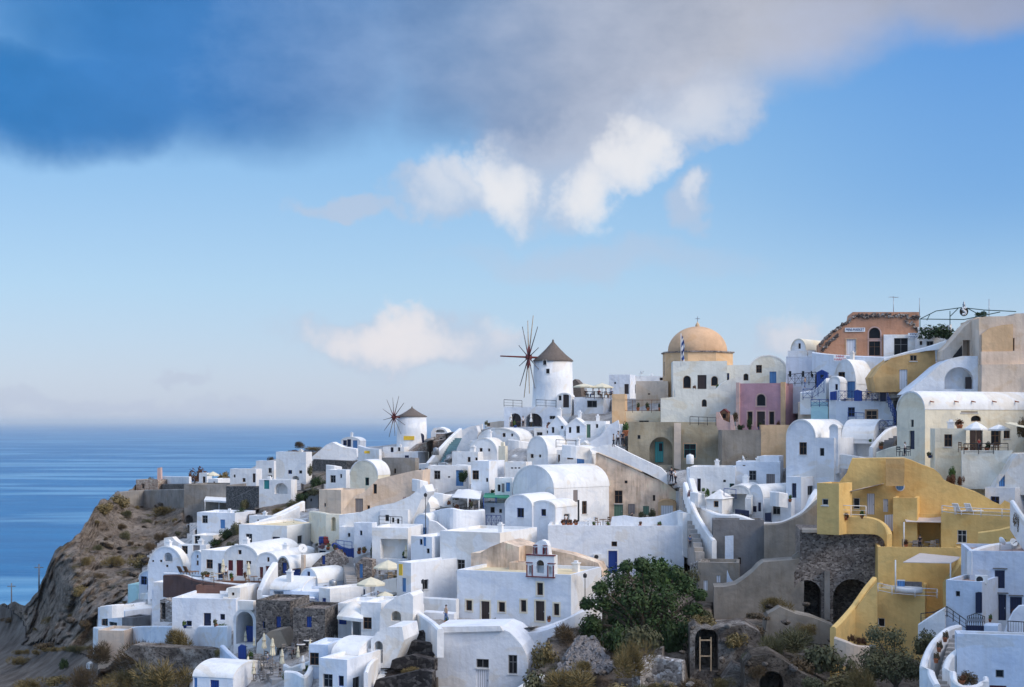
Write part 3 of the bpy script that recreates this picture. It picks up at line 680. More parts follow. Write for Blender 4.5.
def dish(label, p, r=.45, rz=0):
    root = empty('satellite_dish', p, rz, label, 'satellite dish', 'satellite dishes on the roofs'); m = MB(); m.tube((0, 0, -.1), (0, 0, .8), .03, .03, 6); m.build('mast', 'steel', root)
    m = MB(); m.lathe([(0, .0), (r*.5, .05), (r*.85, .14), (r, .2), (r*.98, .22), (r*.5, .07), (0, .02)], 20); o = m.build('reflector', 'frame_white', root, (0, -.05, .8)); o.rotation_euler = (R(65), 0, 0)
    m = MB(); m.tube((0, -.1, .75), (0, -.5, .95), .02, .02, 5); m.box(-.04, -.56, .92, .04, -.48, 1.0); m.build('receiver', 'metal_dark', root); return root
def antenna(label, px, yt, yb, D, cross=True):
    s = D/F; h = (yb-yt)*s; root = empty('antenna', P3(px, yb, D), rng.uniform(0, 3), label, 'antenna', 'antennas on the skyline'); m = MB(); m.tube((0, 0, -.5), (0, 0, h), .05, .035, 6); m.build('mast', 'steel', root)
    if cross:
        m = MB(); m.tube((-.7, 0, h-.15), (.7, 0, h-.15), .03, .03, 5)
        for k in range(5): x = -.6+.3*k; m.tube((x, -.35, h-.15), (x, .35, h-.15), .02, .02, 4)
        m.build('aerial', 'steel', root)
    return root
def text_sign(label, txt, p, rz, w, h, mat='sign_white', ink='ink_blue', T=.06, name='shop_sign', lines=None):
    root = empty(name, p, rz, label, 'sign'); m = MB(); m.box(-w/2, -T, 0, w/2, 0, h); m.build('board', mat, root)
    ls = txt.split('\n'); 
    for i, t in enumerate(ls):
        cu = bpy.data.curves.new('lettering', 'FONT'); cu.body = t; cu.align_x = 'CENTER'; cu.align_y = 'CENTER'; cu.size = h/len(ls)*.95; cu.extrude = .012
        o = bpy.data.objects.new('lettering', cu); col.objects.link(o); bpy.context.view_layer.update()
        k = min(1.4, w*.9/max(o.dimensions.x, .01)); me = bpy.data.meshes.new_from_object(o.evaluated_get(bpy.context.evaluated_depsgraph_get())); bpy.data.objects.remove(o)
        me.materials.clear(); me.materials.append(MATS[ink]); q = link('lettering', me, root, (0, -T-.014, h*(1-(i+.5)/len(ls)))); q.rotation_euler = (R(90), 0, 0); q.scale = (k, 1, 1)
    return root
def chimney(root, x, y, z, w=.5, h=1.0, mat='white', cap=True):
    m = MB(); m.box(x-w/2, y-w/2, z-.3, x+w/2, y+w/2, z+h)
    if cap: m.box(x-w/2-.08, y-w/2-.08, z+h, x+w/2+.08, y+w/2+.08, z+h+.1); m.box(x-w*.3, y-w*.3, z+h+.1, x+w*.3, y+w*.3, z+h+.3)
    m.build('chimney', mat, root)
def windmill(label, cx, rpx, ycap, yeave, yb, D, hubx, huby, blades, bl, rot0, matcap, stem, turn=18, spar=0, tanb=()):
    s = D/F; c = P3(cx, yb, D); r = rpx*s; he, hc = (yb-yeave)*s, (yb-ycap)*s; root = empty('windmill', c, 0, label, 'windmill')
    CARVE.append((cx-rpx-1, cx+rpx+1, ycap, yb+1, D+r))
    m = MB(); m.lathe([(r*1.08, -3), (r*1.08, 0), (r*1.02, he*.5), (r*.985, he), (r*.9, he+.02)], 48); m.build('tower', 'white', root)
    m = MB(); e = r*1.04; k = hc-he; m.lathe([(e, he-.06), (e*1.0, he+.06), (e*.66, he+k*.30), (e*.36, he+k*.60), (e*.1, he+k*.9), (.12, he+k*.97), (.16, he+k*1.0), (.05, hc+.25), (0, hc+.25)], 40); m.build('cap', matcap, root)
    axis = Vector((-math.cos(R(turn)), -math.sin(R(turn)), .03)).normalized(); d0 = (c.x-P3(hubx, huby, D).x)/math.cos(R(turn)); hub = axis*d0; hub.z = (yb-huby)*s
    m = MB(); m.tube(hub-axis*(d0*.8), hub+axis*.5, .17, .14, 10)
    if spar: m.tube(hub, hub+axis*spar*s, .14, .09, 8)
    m.build('axle', 'wood_red', root)
    u = Vector((-axis.y, axis.x, 0)).normalized(); v = axis.cross(u)
    hb = MB(); hb.tube(hub-axis*.45, hub+axis*.4, r*.11, r*.11, 12); hb.build('hub', 'wood_red', root); R_ = bl*s
    for k in range(blades):
        t = rot0+2*math.pi*k/blades; d = u*math.cos(t)+v*math.sin(t); l = R_*(1 if k % 3 else .88)
        m = MB(); m.tube(hub+d*.3, hub+d*l*.3, .11, .09, 6); o_ = m.build('sail_arm', 'wood_red', root); m = MB(); m.tube(hub+d*l*.29, hub+d*l, .08, .05, 6); m.lathe([(0, 0), (.09, .05), (0, .12)], 6, hub+d*l); m.build('spar_tip', 'wood_pale' if k in tanb else stem, o_)
    return root
def adopt(src, host, name=None):
    """the pieces of src become parts of host"""
    src = getattr(src, 'root', src); host = getattr(host, 'root', host)
    mw = lambda o: Matrix.Translation(o.location) @ Matrix.Rotation(o.rotation_euler.z, 4, 'Z')
    X = mw(host).inverted() @ mw(src)
    for c_ in [o for o in bpy.data.objects if o.parent == src]:
        c_.parent = host; c_.matrix_local = X @ c_.matrix_basis
        if name: c_.name = name
    bpy.data.objects.remove(src)

# ---------------------------------------------------------------- camera, light, sky
cam = bpy.data.cameras.new('camera'); co = bpy.data.objects.new('camera', cam); col.objects.link(co); scn.camera = co
cam.sensor_width = 36; cam.lens = F*36/1024; co.rotation_euler = (R(90), 0, 0); cam.shift_y = (HY-343.5)/1024; cam.clip_start = 1; cam.clip_end = 200000
SUN_AZ, SUN_EL = 31.0, 33.0      # degrees towards the viewer from due right, and above the horizon
sd = Vector((math.cos(R(SUN_AZ))*math.cos(R(SUN_EL)), -math.sin(R(SUN_AZ))*math.cos(R(SUN_EL)), math.sin(R(SUN_EL))))
sl = bpy.data.lights.new('sun', 'SUN'); sl.energy = 1.5; sl.angle = R(28); sl.color = (1, .88, .74)
so = bpy.data.objects.new('sun', sl); col.objects.link(so); so.rotation_euler = sd.to_track_quat('Z', 'Y').to_euler(); so.location = sd*150
wd = bpy.data.worlds.new('World'); scn.world = wd; wd.use_nodes = True
nt = wd.node_tree; Lk = nt.links.new; bg = nt.nodes['Background']
sky = nt.nodes.new('ShaderNodeTexSky'); sky.sky_type = 'NISHITA'; sky.sun_disc = False; sky.sun_elevation = R(SUN_EL); sky.sun_rotation = math.atan2(sd.x, sd.y)
sky.altitude = 100; sky.air_density = 1.0; sky.dust_density = .8; sky.ozone_density = 2.2
tc = nt.nodes.new('ShaderNodeTexCoord')
def M(op, a, b=None, c=None, clamp=False):
    n = nt.nodes.new('ShaderNodeMath'); n.operation = op; n.use_clamp = clamp
    for i, x in enumerate((a, b, c)):
        if x is None: continue
        if hasattr(x, 'node'): Lk(x, n.inputs[i])
        else: n.inputs[i].default_value = x
    return n.outputs[0]
def mixc(f, a, b):
    n = nt.nodes.new('ShaderNodeMix'); n.data_type = 'RGBA'
    for i, x in ((0, f), (6, a), (7, b)):
        if hasattr(x, 'node'): Lk(x, n.inputs[i])
        else: n.inputs[i].default_value = x if i == 0 else c4(x)
    return n.outputs[2]
def wn(scale, detail, rough, sx=1, sy=1, sz=1, off=0, dist=0):
    mp = nt.nodes.new('ShaderNodeMapping'); mp.inputs['Scale'].default_value = (sx, sy, sz); mp.inputs['Location'].default_value = (off, off*.7, off*.3); Lk(tc.outputs['Generated'], mp.inputs[0])
    n = nt.nodes.new('ShaderNodeTexNoise'); n.inputs['Scale'].default_value = scale; n.inputs['Detail'].default_value = detail; n.inputs['Roughness'].default_value = rough; n.inputs['Distortion'].default_value = dist; Lk(mp.outputs[0], n.inputs['Vector']); return n
sx = nt.nodes.new('ShaderNodeSeparateXYZ'); Lk(tc.outputs['Generated'], sx.inputs[0])
hyp = M('SQRT', M('ADD', M('MULTIPLY', sx.outputs[0], sx.outputs[0]), M('MULTIPLY', sx.outputs[1], sx.outputs[1])))
AZ = M('ARCTAN2', sx.outputs[0], sx.outputs[1]); EL = M('ARCTAN2', sx.outputs[2], hyp)       # bearing and height of the view ray
wA = wn(9, 5, .55, off=3.1); wB = wn(24, 6, .6, off=8.7)
sA = nt.nodes.new('ShaderNodeSeparateColor'); Lk(wA.outputs['Color'], sA.inputs[0]); sB = nt.nodes.new('ShaderNodeSeparateColor'); Lk(wB.outputs['Color'], sB.inputs[0])
azs = M('ADD', AZ, M('ADD', M('MULTIPLY', M('SUBTRACT', sA.outputs[0], .5), .10), M('MULTIPLY', M('SUBTRACT', sB.outputs[0], .5), .02)))
els = M('ADD', EL, M('ADD', M('MULTIPLY', M('SUBTRACT', sA.outputs[1], .5), .045), M('MULTIPLY', M('SUBTRACT', sB.outputs[1], .5), .012)))
azd = M('ADD', AZ, M('ADD', M('MULTIPLY', M('SUBTRACT', sA.outputs[0], .5), .09), M('MULTIPLY', M('SUBTRACT', sB.outputs[0], .5), .075)))
eld = M('ADD', EL, M('ADD', M('MULTIPLY', M('SUBTRACT', sA.outputs[1], .5), .05), M('MULTIPLY', M('SUBTRACT', sB.outputs[1], .5), .052)))
def blob(px, py, rx, ry, rot=0, soft=0, pw=1.0):
    """a soft puff of cloud: centre, half-axes in the same angular scale as the photo"""
    a0 = math.atan((px-CX)/F); e0 = math.atan2(HY-py, math.hypot(F, px-CX)); c, s = math.cos(R(rot)), math.sin(R(rot))
    dx, dy = M('SUBTRACT', azs if soft else azd, a0), M('SUBTRACT', els if soft else eld, e0)
    u = M('DIVIDE', M('ADD', M('MULTIPLY', dx, c), M('MULTIPLY', dy, s)), rx/F); v = M('DIVIDE', M('SUBTRACT', M('MULTIPLY', dy, c), M('MULTIPLY', dx, s)), ry/F)
    r2 = M('ADD', M('MULTIPLY', u, u), M('MULTIPLY', v, v)); return M('MULTIPLY', M('MULTIPLY_ADD', r2, -1.0, 1.0, clamp=True), pw)
def acc(*bs):
    o = bs[0]
    for b in bs[1:]: o = M('MAXIMUM', o, b)
    return o
def smooth(x, a, b):
    n = nt.nodes.new('ShaderNodeMapRange'); n.interpolation_type = 'SMOOTHSTEP'; Lk(x, n.inputs[0]); n.inputs[1].default_value = a; n.inputs[2].default_value = b; return n.outputs[0]
STR = .15; EXPO = .62; GAIN = 2**EXPO
def lin(r, g, b): return tuple((((x/255)+.055)/1.055)**2.4/STR/GAIN for x in (r, g, b))
tint = nt.nodes.new('ShaderNodeMix'); tint.data_type = 'RGBA'; tint.blend_type = 'MULTIPLY'; tint.inputs[0].default_value = 1; Lk(sky.outputs[0], tint.inputs[6]); tint.inputs[7].default_value = (.92, .96, 1.08, 1)
base = tint.outputs[2]
# milky air low over the sea, deep blue higher up
hz = nt.nodes.new('ShaderNodeValToRGB'); e = hz.color_ramp.elements
for k, (p, c) in enumerate([(0.0, (188, 197, 219)), (.10, (184, 198, 221)), (.30, (166, 199, 226)), (.55, (138, 184, 224)), (.80, (112, 170, 222)), (1.0, (76, 146, 212))]):
    if k > 1: e.new(p)
    e[k].position = p; e[k].color = c4([x*STR for x in lin(*c)])
Lk(M('DIVIDE', EL, R(17.5), clamp=True), hz.inputs[0])
hzs = nt.nodes.new('ShaderNodeMix'); hzs.data_type = 'RGBA'; hzs.blend_type = 'MULTIPLY'; hzs.inputs[0].default_value = 1; Lk(hz.outputs[0], hzs.inputs[6]); hzs.inputs[7].default_value = (1/STR,)*3+(1,)
low = nt.nodes.new('ShaderNodeMapRange'); Lk(EL, low.inputs[0]); low.inputs[1].default_value = R(14); low.inputs[2].default_value = R(40); low.inputs[3].default_value = .85; low.inputs[4].default_value = 0.0
dp = nt.nodes.new('ShaderNodeMix'); dp.data_type = 'RGBA'; dp.blend_type = 'MULTIPLY'; Lk(hzs.outputs[2], dp.inputs[6]); dp.inputs[7].default_value = (.52, .72, .92, 1)
Lk(M('MULTIPLY', smooth(AZ, R(3), R(20)), smooth(EL, R(3), R(9))), dp.inputs[0])
c = mixc(low.outputs[0], base, dp.outputs[2])
# the long grey bank across the top
fD = smooth(acc(blob(225, 40, 300, 128, soft=1), blob(60, 95, 220, 66, soft=1), blob(520, 36, 270, 136, soft=1), blob(670, 24, 220, 118, 20, soft=1), blob(850, -10, 260, 84, 14, soft=1), blob(560, 105, 140, 78, soft=1), blob(1040, -25, 200, 56, 10, soft=1)), .0, .85)
cr = nt.nodes.new('ShaderNodeValToRGB'); e = cr.color_ramp.elements
for k, (p, q) in enumerate([(0.0, (48, 122, 190)), (.22, (62, 124, 190)), (.42, (128, 158, 200)), (.56, (166, 178, 202)), (.72, (190, 194, 208)), (1.0, (158, 172, 206))]):
    if k > 1: e.new(p)
    e[k].position = p; e[k].color = c4([x*STR for x in lin(*q)])
wC = wn(7, 6, .6, sz=1.6, off=5.5)
Lk(M('ADD', M('DIVIDE', M('ADD', AZ, R(20)), R(40)), M('MULTIPLY', M('SUBTRACT', wC.outputs['Fac'], .5), .35), clamp=True), cr.inputs[0])
crs = nt.nodes.new('ShaderNodeMix'); crs.data_type = 'RGBA'; crs.blend_type = 'MULTIPLY'; crs.inputs[0].default_value = 1; Lk(cr.outputs[0], crs.inputs[6])
shd = nt.nodes.new('ShaderNodeMapRange'); Lk(wC.outputs['Fac'], shd.inputs[0]); shd.inputs[1].default_value = .3; shd.inputs[2].default_value = .7; shd.inputs[3].default_value = .82/STR; shd.inputs[4].default_value = 1.12/STR; Lk(shd.outputs[0], crs.inputs[7])
c = mixc(M('MULTIPLY', fD, .97), c, crs.outputs[2])
# sunlit puffs under its edge, faint veils round them
fV = smooth(acc(blob(560, 170, 120, 60, 20, pw=.9), blob(690, 118, 95, 45, 28), blob(440, 195, 70, 34), blob(345, 215, 62, 18), blob(700, 200, 45, 34, 30, pw=.8), blob(380, 330, 120, 36), blob(470, 345, 60, 22), blob(790, 332, 40, 22, pw=.8), blob(200, 378, 40, 9, pw=.7), blob(590, 260, 200, 26, pw=.5), blob(130, 408, 330, 12, pw=.7)), .05, .75)
c = mixc(M('MULTIPLY', fV, .62), c, lin(190, 200, 220))
fW = smooth(acc(blob(508, 190, 44, 44), blob(592, 188, 40, 50, -30), blob(636, 158, 54, 34, 14), blob(470, 186, 30, 24, pw=.6), blob(690, 118, 76, 30, 30, pw=.5), blob(707, 190, 22, 20, pw=.6), blob(436, 186, 46, 28, 35, pw=.55), blob(378, 330, 88, 28, -3), blob(388, 318, 42, 26), blob(330, 334, 46, 18, pw=.8), blob(484, 338, 40, 22, pw=.5), blob(792, 328, 34, 22, pw=.55)), -.04, 1.12)
wt = mixc(smooth(M('ADD', EL, M('MULTIPLY', M('SUBTRACT', sB.outputs[2], .5), .05)), R(2.6), R(8)), lin(238, 233, 235), lin(238, 238, 241))
c = mixc(M('MULTIPLY', fW, .9), c, wt)
# unseen broken cloud above the frame, added and brightened for blue-white fill light
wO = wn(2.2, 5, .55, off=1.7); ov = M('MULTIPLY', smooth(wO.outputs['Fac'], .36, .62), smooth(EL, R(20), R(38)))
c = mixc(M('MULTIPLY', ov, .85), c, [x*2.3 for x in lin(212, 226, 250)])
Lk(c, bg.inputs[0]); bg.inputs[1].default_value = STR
scn.view_settings.view_transform = 'Standard'; scn.view_settings.look = 'None'; scn.view_settings.exposure = EXPO; scn.view_settings.gamma = 1

# ---------------------------------------------------------------- sea
SEA = -118.0
m, nt2, b = nodes_of('sea'); L2 = nt2.links.new
n1 = N(nt2, 'ShaderNodeTexNoise'); n1.inputs['Scale'].default_value = 1; n1.inputs['Detail'].default_value = 4; n1.inputs['Roughness'].default_value = .55; n1.inputs['Distortion'].default_value = .6; L2(pos(nt2, .0007, .0030, 1), n1.inputs['Vector'])
n1b = N(nt2, 'ShaderNodeTexNoise'); n1b.inputs['Scale'].default_value = 1; n1b.inputs['Detail'].default_value = 6; n1b.inputs['Roughness'].default_value = .6; L2(pos(nt2, .004, .016, 1), n1b.inputs['Vector'])
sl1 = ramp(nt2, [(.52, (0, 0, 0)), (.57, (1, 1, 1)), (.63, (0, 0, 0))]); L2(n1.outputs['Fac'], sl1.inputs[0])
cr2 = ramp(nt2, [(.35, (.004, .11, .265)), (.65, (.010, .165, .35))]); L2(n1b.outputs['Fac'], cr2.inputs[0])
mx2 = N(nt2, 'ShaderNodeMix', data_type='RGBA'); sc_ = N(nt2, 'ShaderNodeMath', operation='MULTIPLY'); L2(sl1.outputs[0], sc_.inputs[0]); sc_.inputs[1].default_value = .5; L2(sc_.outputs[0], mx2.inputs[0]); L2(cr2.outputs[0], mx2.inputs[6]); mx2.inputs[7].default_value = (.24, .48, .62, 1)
L2(mx2.outputs[2], b.inputs['Base Color']); b.inputs['Roughness'].default_value = .38; b.inputs['IOR'].default_value = 1.33; b.inputs['Specular IOR Level'].default_value = .14
n3 = N(nt2, 'ShaderNodeTexNoise'); n3.inputs['Scale'].default_value = 1; n3.inputs['Detail'].default_value = 6; n3.inputs['Roughness'].default_value = .65; L2(pos(nt2, .05, .12, 1), n3.inputs['Vector'])
bp2 = N(nt2, 'ShaderNodeBump'); bp2.inputs['Strength'].default_value = .55; bp2.inputs['Distance'].default_value = 4; L2(n3.outputs['Fac'], bp2.inputs['Height']); L2(bp2.outputs[0], b.inputs['Normal'])
MATS['sea'] = m
q = MB(); q.quad((-90000, -4000, SEA), (90000, -4000, SEA), (90000, 160000, SEA), (-90000, 160000, SEA)); tag(q.build('sea', 'sea'), 'calm deep blue sea with paler streaks reaching the horizon', 'sea', kind='structure')

scn.cycles.use_denoising = True; scn.cycles.max_bounces = 6; scn.cycles.diffuse_bounces = 4; scn.cycles.glossy_bounces = 2; scn.cycles.transmission_bounces = 2; scn.cycles.caustics_reflective = False; scn.cycles.caustics_refractive = False
# ---------------------------------------------------------------- thin sea air
hm_ = bpy.data.materials.new('haze'); hm_.use_nodes = True; t_ = hm_.node_tree; t_.nodes.clear()
ho = t_.nodes.new('ShaderNodeOutputMaterial'); hv = t_.nodes.new('ShaderNodeVolumePrincipled'); hv.inputs['Color'].default_value = (.90, .97, 1.0, 1); hv.inputs['Density'].default_value = 3.6e-5; hv.inputs['Anisotropy'].default_value = .0
t_.links.new(hv.outputs[0], ho.inputs['Volume']); MATS['haze'] = hm_
q = MB(); q.box(-85000, -3500, SEA-1.2, 85000, 155000, 62); tag(q.build('haze', 'haze'), 'thin pale sea air over the water and the village', 'haze', kind='stuff')
# ================================================================ the village
# ---- far headland, left of the town
W('grey concrete retaining wall along the top of the headland cliff', [(120,492,497),(144,490,505),(184,489,508)], T=1, mat='concrete', k=2, foot=4, name='retaining_wall')
B('tall grey concrete bastion at the end of the headland wall', 184, 227, 232, 485, 523, th=16, mat='concrete', name='bastion', cat='wall', L=8, D=246, wins=[('o',189,519,8,8,None,'a')], foot=5)
W('dark dry stone wall below the white cubes on the far headland', [(226,486,499),(256,486,500)], T=.8, mat='stone_dark', k=1, name='stone_wall')
W('long dark dry stone terrace wall reaching down from the headland bastion', [(230,499,503),(258,486,506)], T=.8, mat='stone_dark', k=1, name='stone_wall')
B('ruined pinkish stone hut at the very tip of the headland', 136, 158, 161, 480, 491, th=20, mat='stone_pink', name='ruined_hut', wins=[('o',143,486,3,5)], L=4)
P('slim pink chimney stack standing at the end of a white headland wall', [(157.4,468),(160.6,467.5),(161,484),(157,484)], 159, 488, T=.7, mat='pink_pale', name='chimney_stack', cat='chimney')
W('low white wall beside the pink chimney on the headland', [(160,476,485),(189,476.5,485)], T=.5, mat='white', k=1)
W('clipped dark hedge stone bank under the low white headland wall', [(161,484,489.5),(194,483.5,489)], T=1, mat='stone_dark', k=2, name='stone_bank')
B('tiny white hut with a stepped side beside the round brown headland tree', 199, 207, 212, 473, 485, th=24, wins=[('d',204,480,3,7,'dark')], name='hut')
parasol('cream parasol beside the tiny white headland hut', 213, 471.5, 475, 13, 484)
B('low white wall house right of the headland parasol', 208, 218, 232, 479, 487, th=24, wins=[('w',214,483,2,3,'blue')])
B('white cube house at the outer end of the headland row, tree at its door', 230, 256, 262, 469, 487, th=18, wins=[('w',234.5,476,2,3,'grey'),('d',254,478,3,9,'dark'),('w',244,480,3,4,'brown')])
h = canopy('long flat white pergola roof over a terrace below the headland bastion', [(204,500,238),(250,503,236),(248,498,246),(206,496,248)], [(205,499,514,238),(219,500,514,238),(235,500.5,514,237),(248,501,514,237)], 'frame_white', T=.25, name='pergola', cat='pergola')
B('pale blue white house with a stair shaped wall under the flat pergola', 197, 235, 240, 513, 527, th=18, mat='white_blue', wins=[('d',222.5,524,5,9,'sky')], L=6)
P('stair shaped white wall in front of the pergola house', [(208,523),(209,515),(212,514),(213,510),(217,510),(218,514),(221,523)], 214, 527, T=.8, mat='white')
dining('under the flat white pergola', 224, 514, 'wood', 2, D=240)
# ---- white cluster behind, x 256-380
B('white house with two stacked dark windows at the sea end of the upper row', 256, 274, 280, 461, 480, th=22, wins=[('w',270,470.5,3.4,5,'grey'),('w',270,477,4,3.5,'brown')])
B('white block with a blue window and an arched porch under the long white slope', 276, 306, 312, 452, 480, th=22, wins=[('w',290,472,4,4,'blue'),('w',300.5,472,3.2,3.2,'grey'),('o',295.5,478,7,4.5,None,'a')])
B('white terrace house with a teal door and a broad dark arch', 259, 291, 297, 480, 502, th=18, wins=[('d',266.5,484.5,5.5,9,'teal'),('o',281,488.5,13,11,None,'a')])
P('broad white whitewashed slope climbing to the ridge above the arched porch', [(293,478),(300,466),(313,456),(326,445),(332,442),(342,447),(356,449),(358,460),(340,462),(312,461),(306,474),(306,480)], 320, 462, th=12, T=2.5, name='whitewashed_slope', cat='slope')
W('dark dry stone wall across the white slope below the ridge', [(313,459,470),(335,460,471),(356,461,470)], T=.6, mat='stone_dark', k=2, name='stone_wall')
B('white ridge house with a tall navy door left of the small windmill', 341, 360, 366, 437, 450, th=16, wins=[('d',349,443,4,7.5,'navy')], roof='vault_f', rise=1.0)
W('white boundary wall running from the ridge house towards the small windmill', [(358,445,461),(368,448,461),(379,449,462)], T=.5)
text_sign('small yellow sign on the white wall left of the small windmill', '', P3(367,453.5,depth(367,461)-1.0), R(-5), 1.0, .5, 'sign_yellow', name='wall_sign')
B('flat white house between the stone wall and the lilac fronted tan house', 326, 346, 356, 470, 490, th=25, wins=[('w',341,476,2,4,'grey')])
B('house with a lilac grey front and a tan side below the flat white house', 319, 341, 354, 490, 513, th=32, mat='tan_pale', wins=[('w',325,505,2,4,'white')], rm='roof_white', L=5)
B('cream vaulted house with a teal window above the tan gatehouse', 350, 378, 390, 460, 490, th=25, roof='vault_f', mat='cream', wins=[('w',367,481.5,4,8,'teal')], rise=2.2)
P('long tan facade with a sloping top and a grey gate', [(341,513),(354,496),(364,492),(378,479),(412,471),(423,470),(422,487),(412,496),(397,505),(378,509),(360,514)], 385, 513, th=10, T=4, mat='tan', name='tan_house', cat='house', wins=[('w',375,489,3.8,10,'tan'),('w',416,488.5,6,6.5,'grey'),('d',359,505.5,8,14,'grey'),('w',368.5,507.5,3,4.5,'tan')])
B('grey concrete block on the slope right under the small windmill', 382, 415, 419, 458, 478, th=20, mat='concrete', wins=[('w',395,471,2,5,'brown')], name='store_building', cat='building')
P('brown old gable with a pointed top behind the tan facade', [(422,486),(422.5,472),(425.5,468),(428.5,472),(429,484)], 425, 486, T=2.5, mat='stone_brown', name='gable_wall', cat='wall')
W('curved cream wall with a dark arched window niche below the lilac fronted house', [(309,511,528),(318,512,534),(328,514,541),(340,515,544)], T=.7, mat='cream', k=4)
P('narrow cream wall face holding an arched dark window', [(326,514),(340,514.5),(340,543),(326,540)], 334, 543, T=.9, mat='cream', dD=-1.2, wins=[('o',333.5,524,4.5,14,None,'a')])
P('white wall with a curved top climbing right beside the cream arched niche', [(339,543),(339,515),(358,513),(376,506),(394,503),(410,496),(424,485),(427,492),(421,500),(416,512),(408,528),(381,530),(364,541)], 372, 541, T=3, mat='white')
B('row house with three slim grey windows in the white middle town', 380, 408, 414, 510, 533, th=14, wins=[('w',387,518,4,6.5,'grey'),('w',398,522,2,7,'grey'),('w',393,520,2.4,5,'grey')])
hp = B('open white patio house with a beige sheltered porch', 372, 408, 414, 528, 560, th=12, wins=[('o',396,549,27,20)], L=6)
adopt(canopy('thick white roof slab shading the beige porch in mid town', [(372,531,161),(411,540,158),(410,530,166),(380,526,168)], [(381,532,558,160),(400,537,560,159)], 'roof_white', T=.35, name='porch_roof', cat='porch roof'), hp)
B('white box house with a satellite dish between the patio and the blue terrace', 354, 372, 377, 523, 551, th=18, mat='white_blue', wins=[('w',361,533,2.5,5,'sky')])
B('white garden wall house right of the cream arched niche', 339, 362, 367, 527, 549, th=15, wins=[('w',349,535,2,4,'grey')], rm='terrace_cream')
# ---- small windmill on the ridge
windmill('smaller white windmill with a low grey cone cap and dark bare sail arms', 412, 14.6, 407.5, 416.5, 449, 290, 395, 417, 12, 21.5, .15, 'thatch', 'wood_grey', 38)
D_ = 290-3.2
text_sign('yellow banner on the round wall of the smaller windmill', '', P3(409,440,D_+.1), R(-8), 2.2, .8, 'sign_yellow', name='banner', T=.1)
WM2 = [o for o in bpy.data.objects if o.name.startswith('windmill')][0]
pd = empty('mill_door', P3(421,443.5,D_+1.0), R(22), 'dark blue arched door panel with a white frame on the smaller windmill', 'door')
mq = MB(); mq.add([(x,-.12,z) for x,z in hole_loop(0,1.0,1.3,2.1,True)]+[(x,.5,z) for x,z in hole_loop(0,1.0,1.3,2.1,True)], tess([hole_loop(0,1.0,1.3,2.1,True)])+[(k,(k+1)%13,13+(k+1)%13,13+k) for k in range(13)]); mq.build('door', 'door_navy', pd); adopt(pd, WM2)
hp = P('stubby white arched annex right of the smaller windmill', [(431,446),(431,432),(434,428),(440,427),(445,429),(448,433),(456,434),(456,446)], 445, 446, D=288, T=3, wins=[('o',440,431,9,3,None,'a')], name='annex', cat='building')
adopt(P('tan rubble wall of the annex beside the smaller windmill', [(436,446),(436,434),(455,433.5),(455,446)], 445, 446, D=286.5, T=1, mat='stone_pink', wins=[('w',441,439,3,3)], name='stone_wall'), hp, 'rubble_wall')
P('pinkish bare stone bank with a sloping edge under the smaller windmill', [(411,451),(420,444),(437,441),(455,437),(452,442),(444,452),(424,452)], 430, 452, D=279, th=-15, T=3, mat='stone_pink', name='stone_bank', cat='bank')
W('white wall with a gentle curve under the pinkish stone bank', [(411,452,462),(428,452,463),(442,451,464)], T=.6, mat='cream', D=270)
B('white cottage at the foot of the smaller windmill with blue barrels outside', 383, 404, 410, 447, 460, th=16, D=284, wins=[('w',392,449,3,5,'blue'),('w',399,449,2.4,4,'grey')])
B('white chimney topped cube left below the smaller windmill', 363, 373, 378, 455, 464, th=20, D=282, wins=[])
# stair between white parapets
stairs('broad teal grey staircase climbing to the ridge between white parapets', 448, 465, 461, 438, 17, 14, 'teal_step', 218, 228, None)
P('white landing wall at the head of the teal grey staircase', [(449,450),(450,437),(460,431),(470,426.5),(482,424),(482,450)], 465, 450, D=236, th=4, T=2, mat='white')
W('thin white parapet left of the teal grey staircase', [(429,463,470,218),(438,452,463,221),(447,442,454,224.5),(456,433,445,228),(462,428,440,230)], T=.6, k=3, foot=.5)
P('swelling white retaining wall right of the teal grey staircase', [(454,463),(457,448),(462,438),(469,430),(476,426),(478,432),(476,445),(477,463)], 465, 463, D=217, th=6, T=4, mat='white', name='retaining_wall')
# ---- ridge: large windmill and arcade
windmill('tall white windmill with a brown thatched cone cap and red hubbed sail arms', 553, 19.5, 341, 361, 409, 205, 528.5, 357.5, 12, 42, .2, 'thatch', 'wood_grey', 14, 29, (2, 3, 8, 9))
WM1 = [o for o in bpy.data.objects if o.name.startswith('windmill')][-1]
for (px, py, w, h_) in ((544.5,363.3,3.0,4.2),(547.5,371.8,3.0,4.2)):
    off = (px-553)/F*205; rr = 2.83; y = math.sqrt(max(rr*rr-off*off,0)); q = Vector((P3(553,0,205).x+off, 205-y, (HY-py)/F*205))
    w_ = empty('mill_window', q, math.atan2(off, y), 'small dark window hole in the tall windmill, the '+('upper of its two' if py < 368 else 'lower of its two'), 'window'); g = MB(); g.box(-.24,-.06,-.32,.24,.25,.32); g.build('pane','dark',w_); g = MB()
    for a in ((-.3,-.08,-.38,.3,.2,-.32),(-.3,-.08,.32,.3,.2,.38),(-.3,-.08,-.32,-.24,.2,.32),(.24,-.08,-.32,.3,.2,.32)): g.box(*a)
    g.build('window','white_old',w_); adopt(w_, WM1)
B('low white entrance lodge with a dark doorway at the foot of the tall windmill', 557, 571, 575, 393, 412, th=14, D=200.5, wins=[('d',566,400,6,13,'dark'),('w',560,398,3,5,'grey')], L=2.5, roof='vault_f', rise=.6, name='lodge', mat='white')
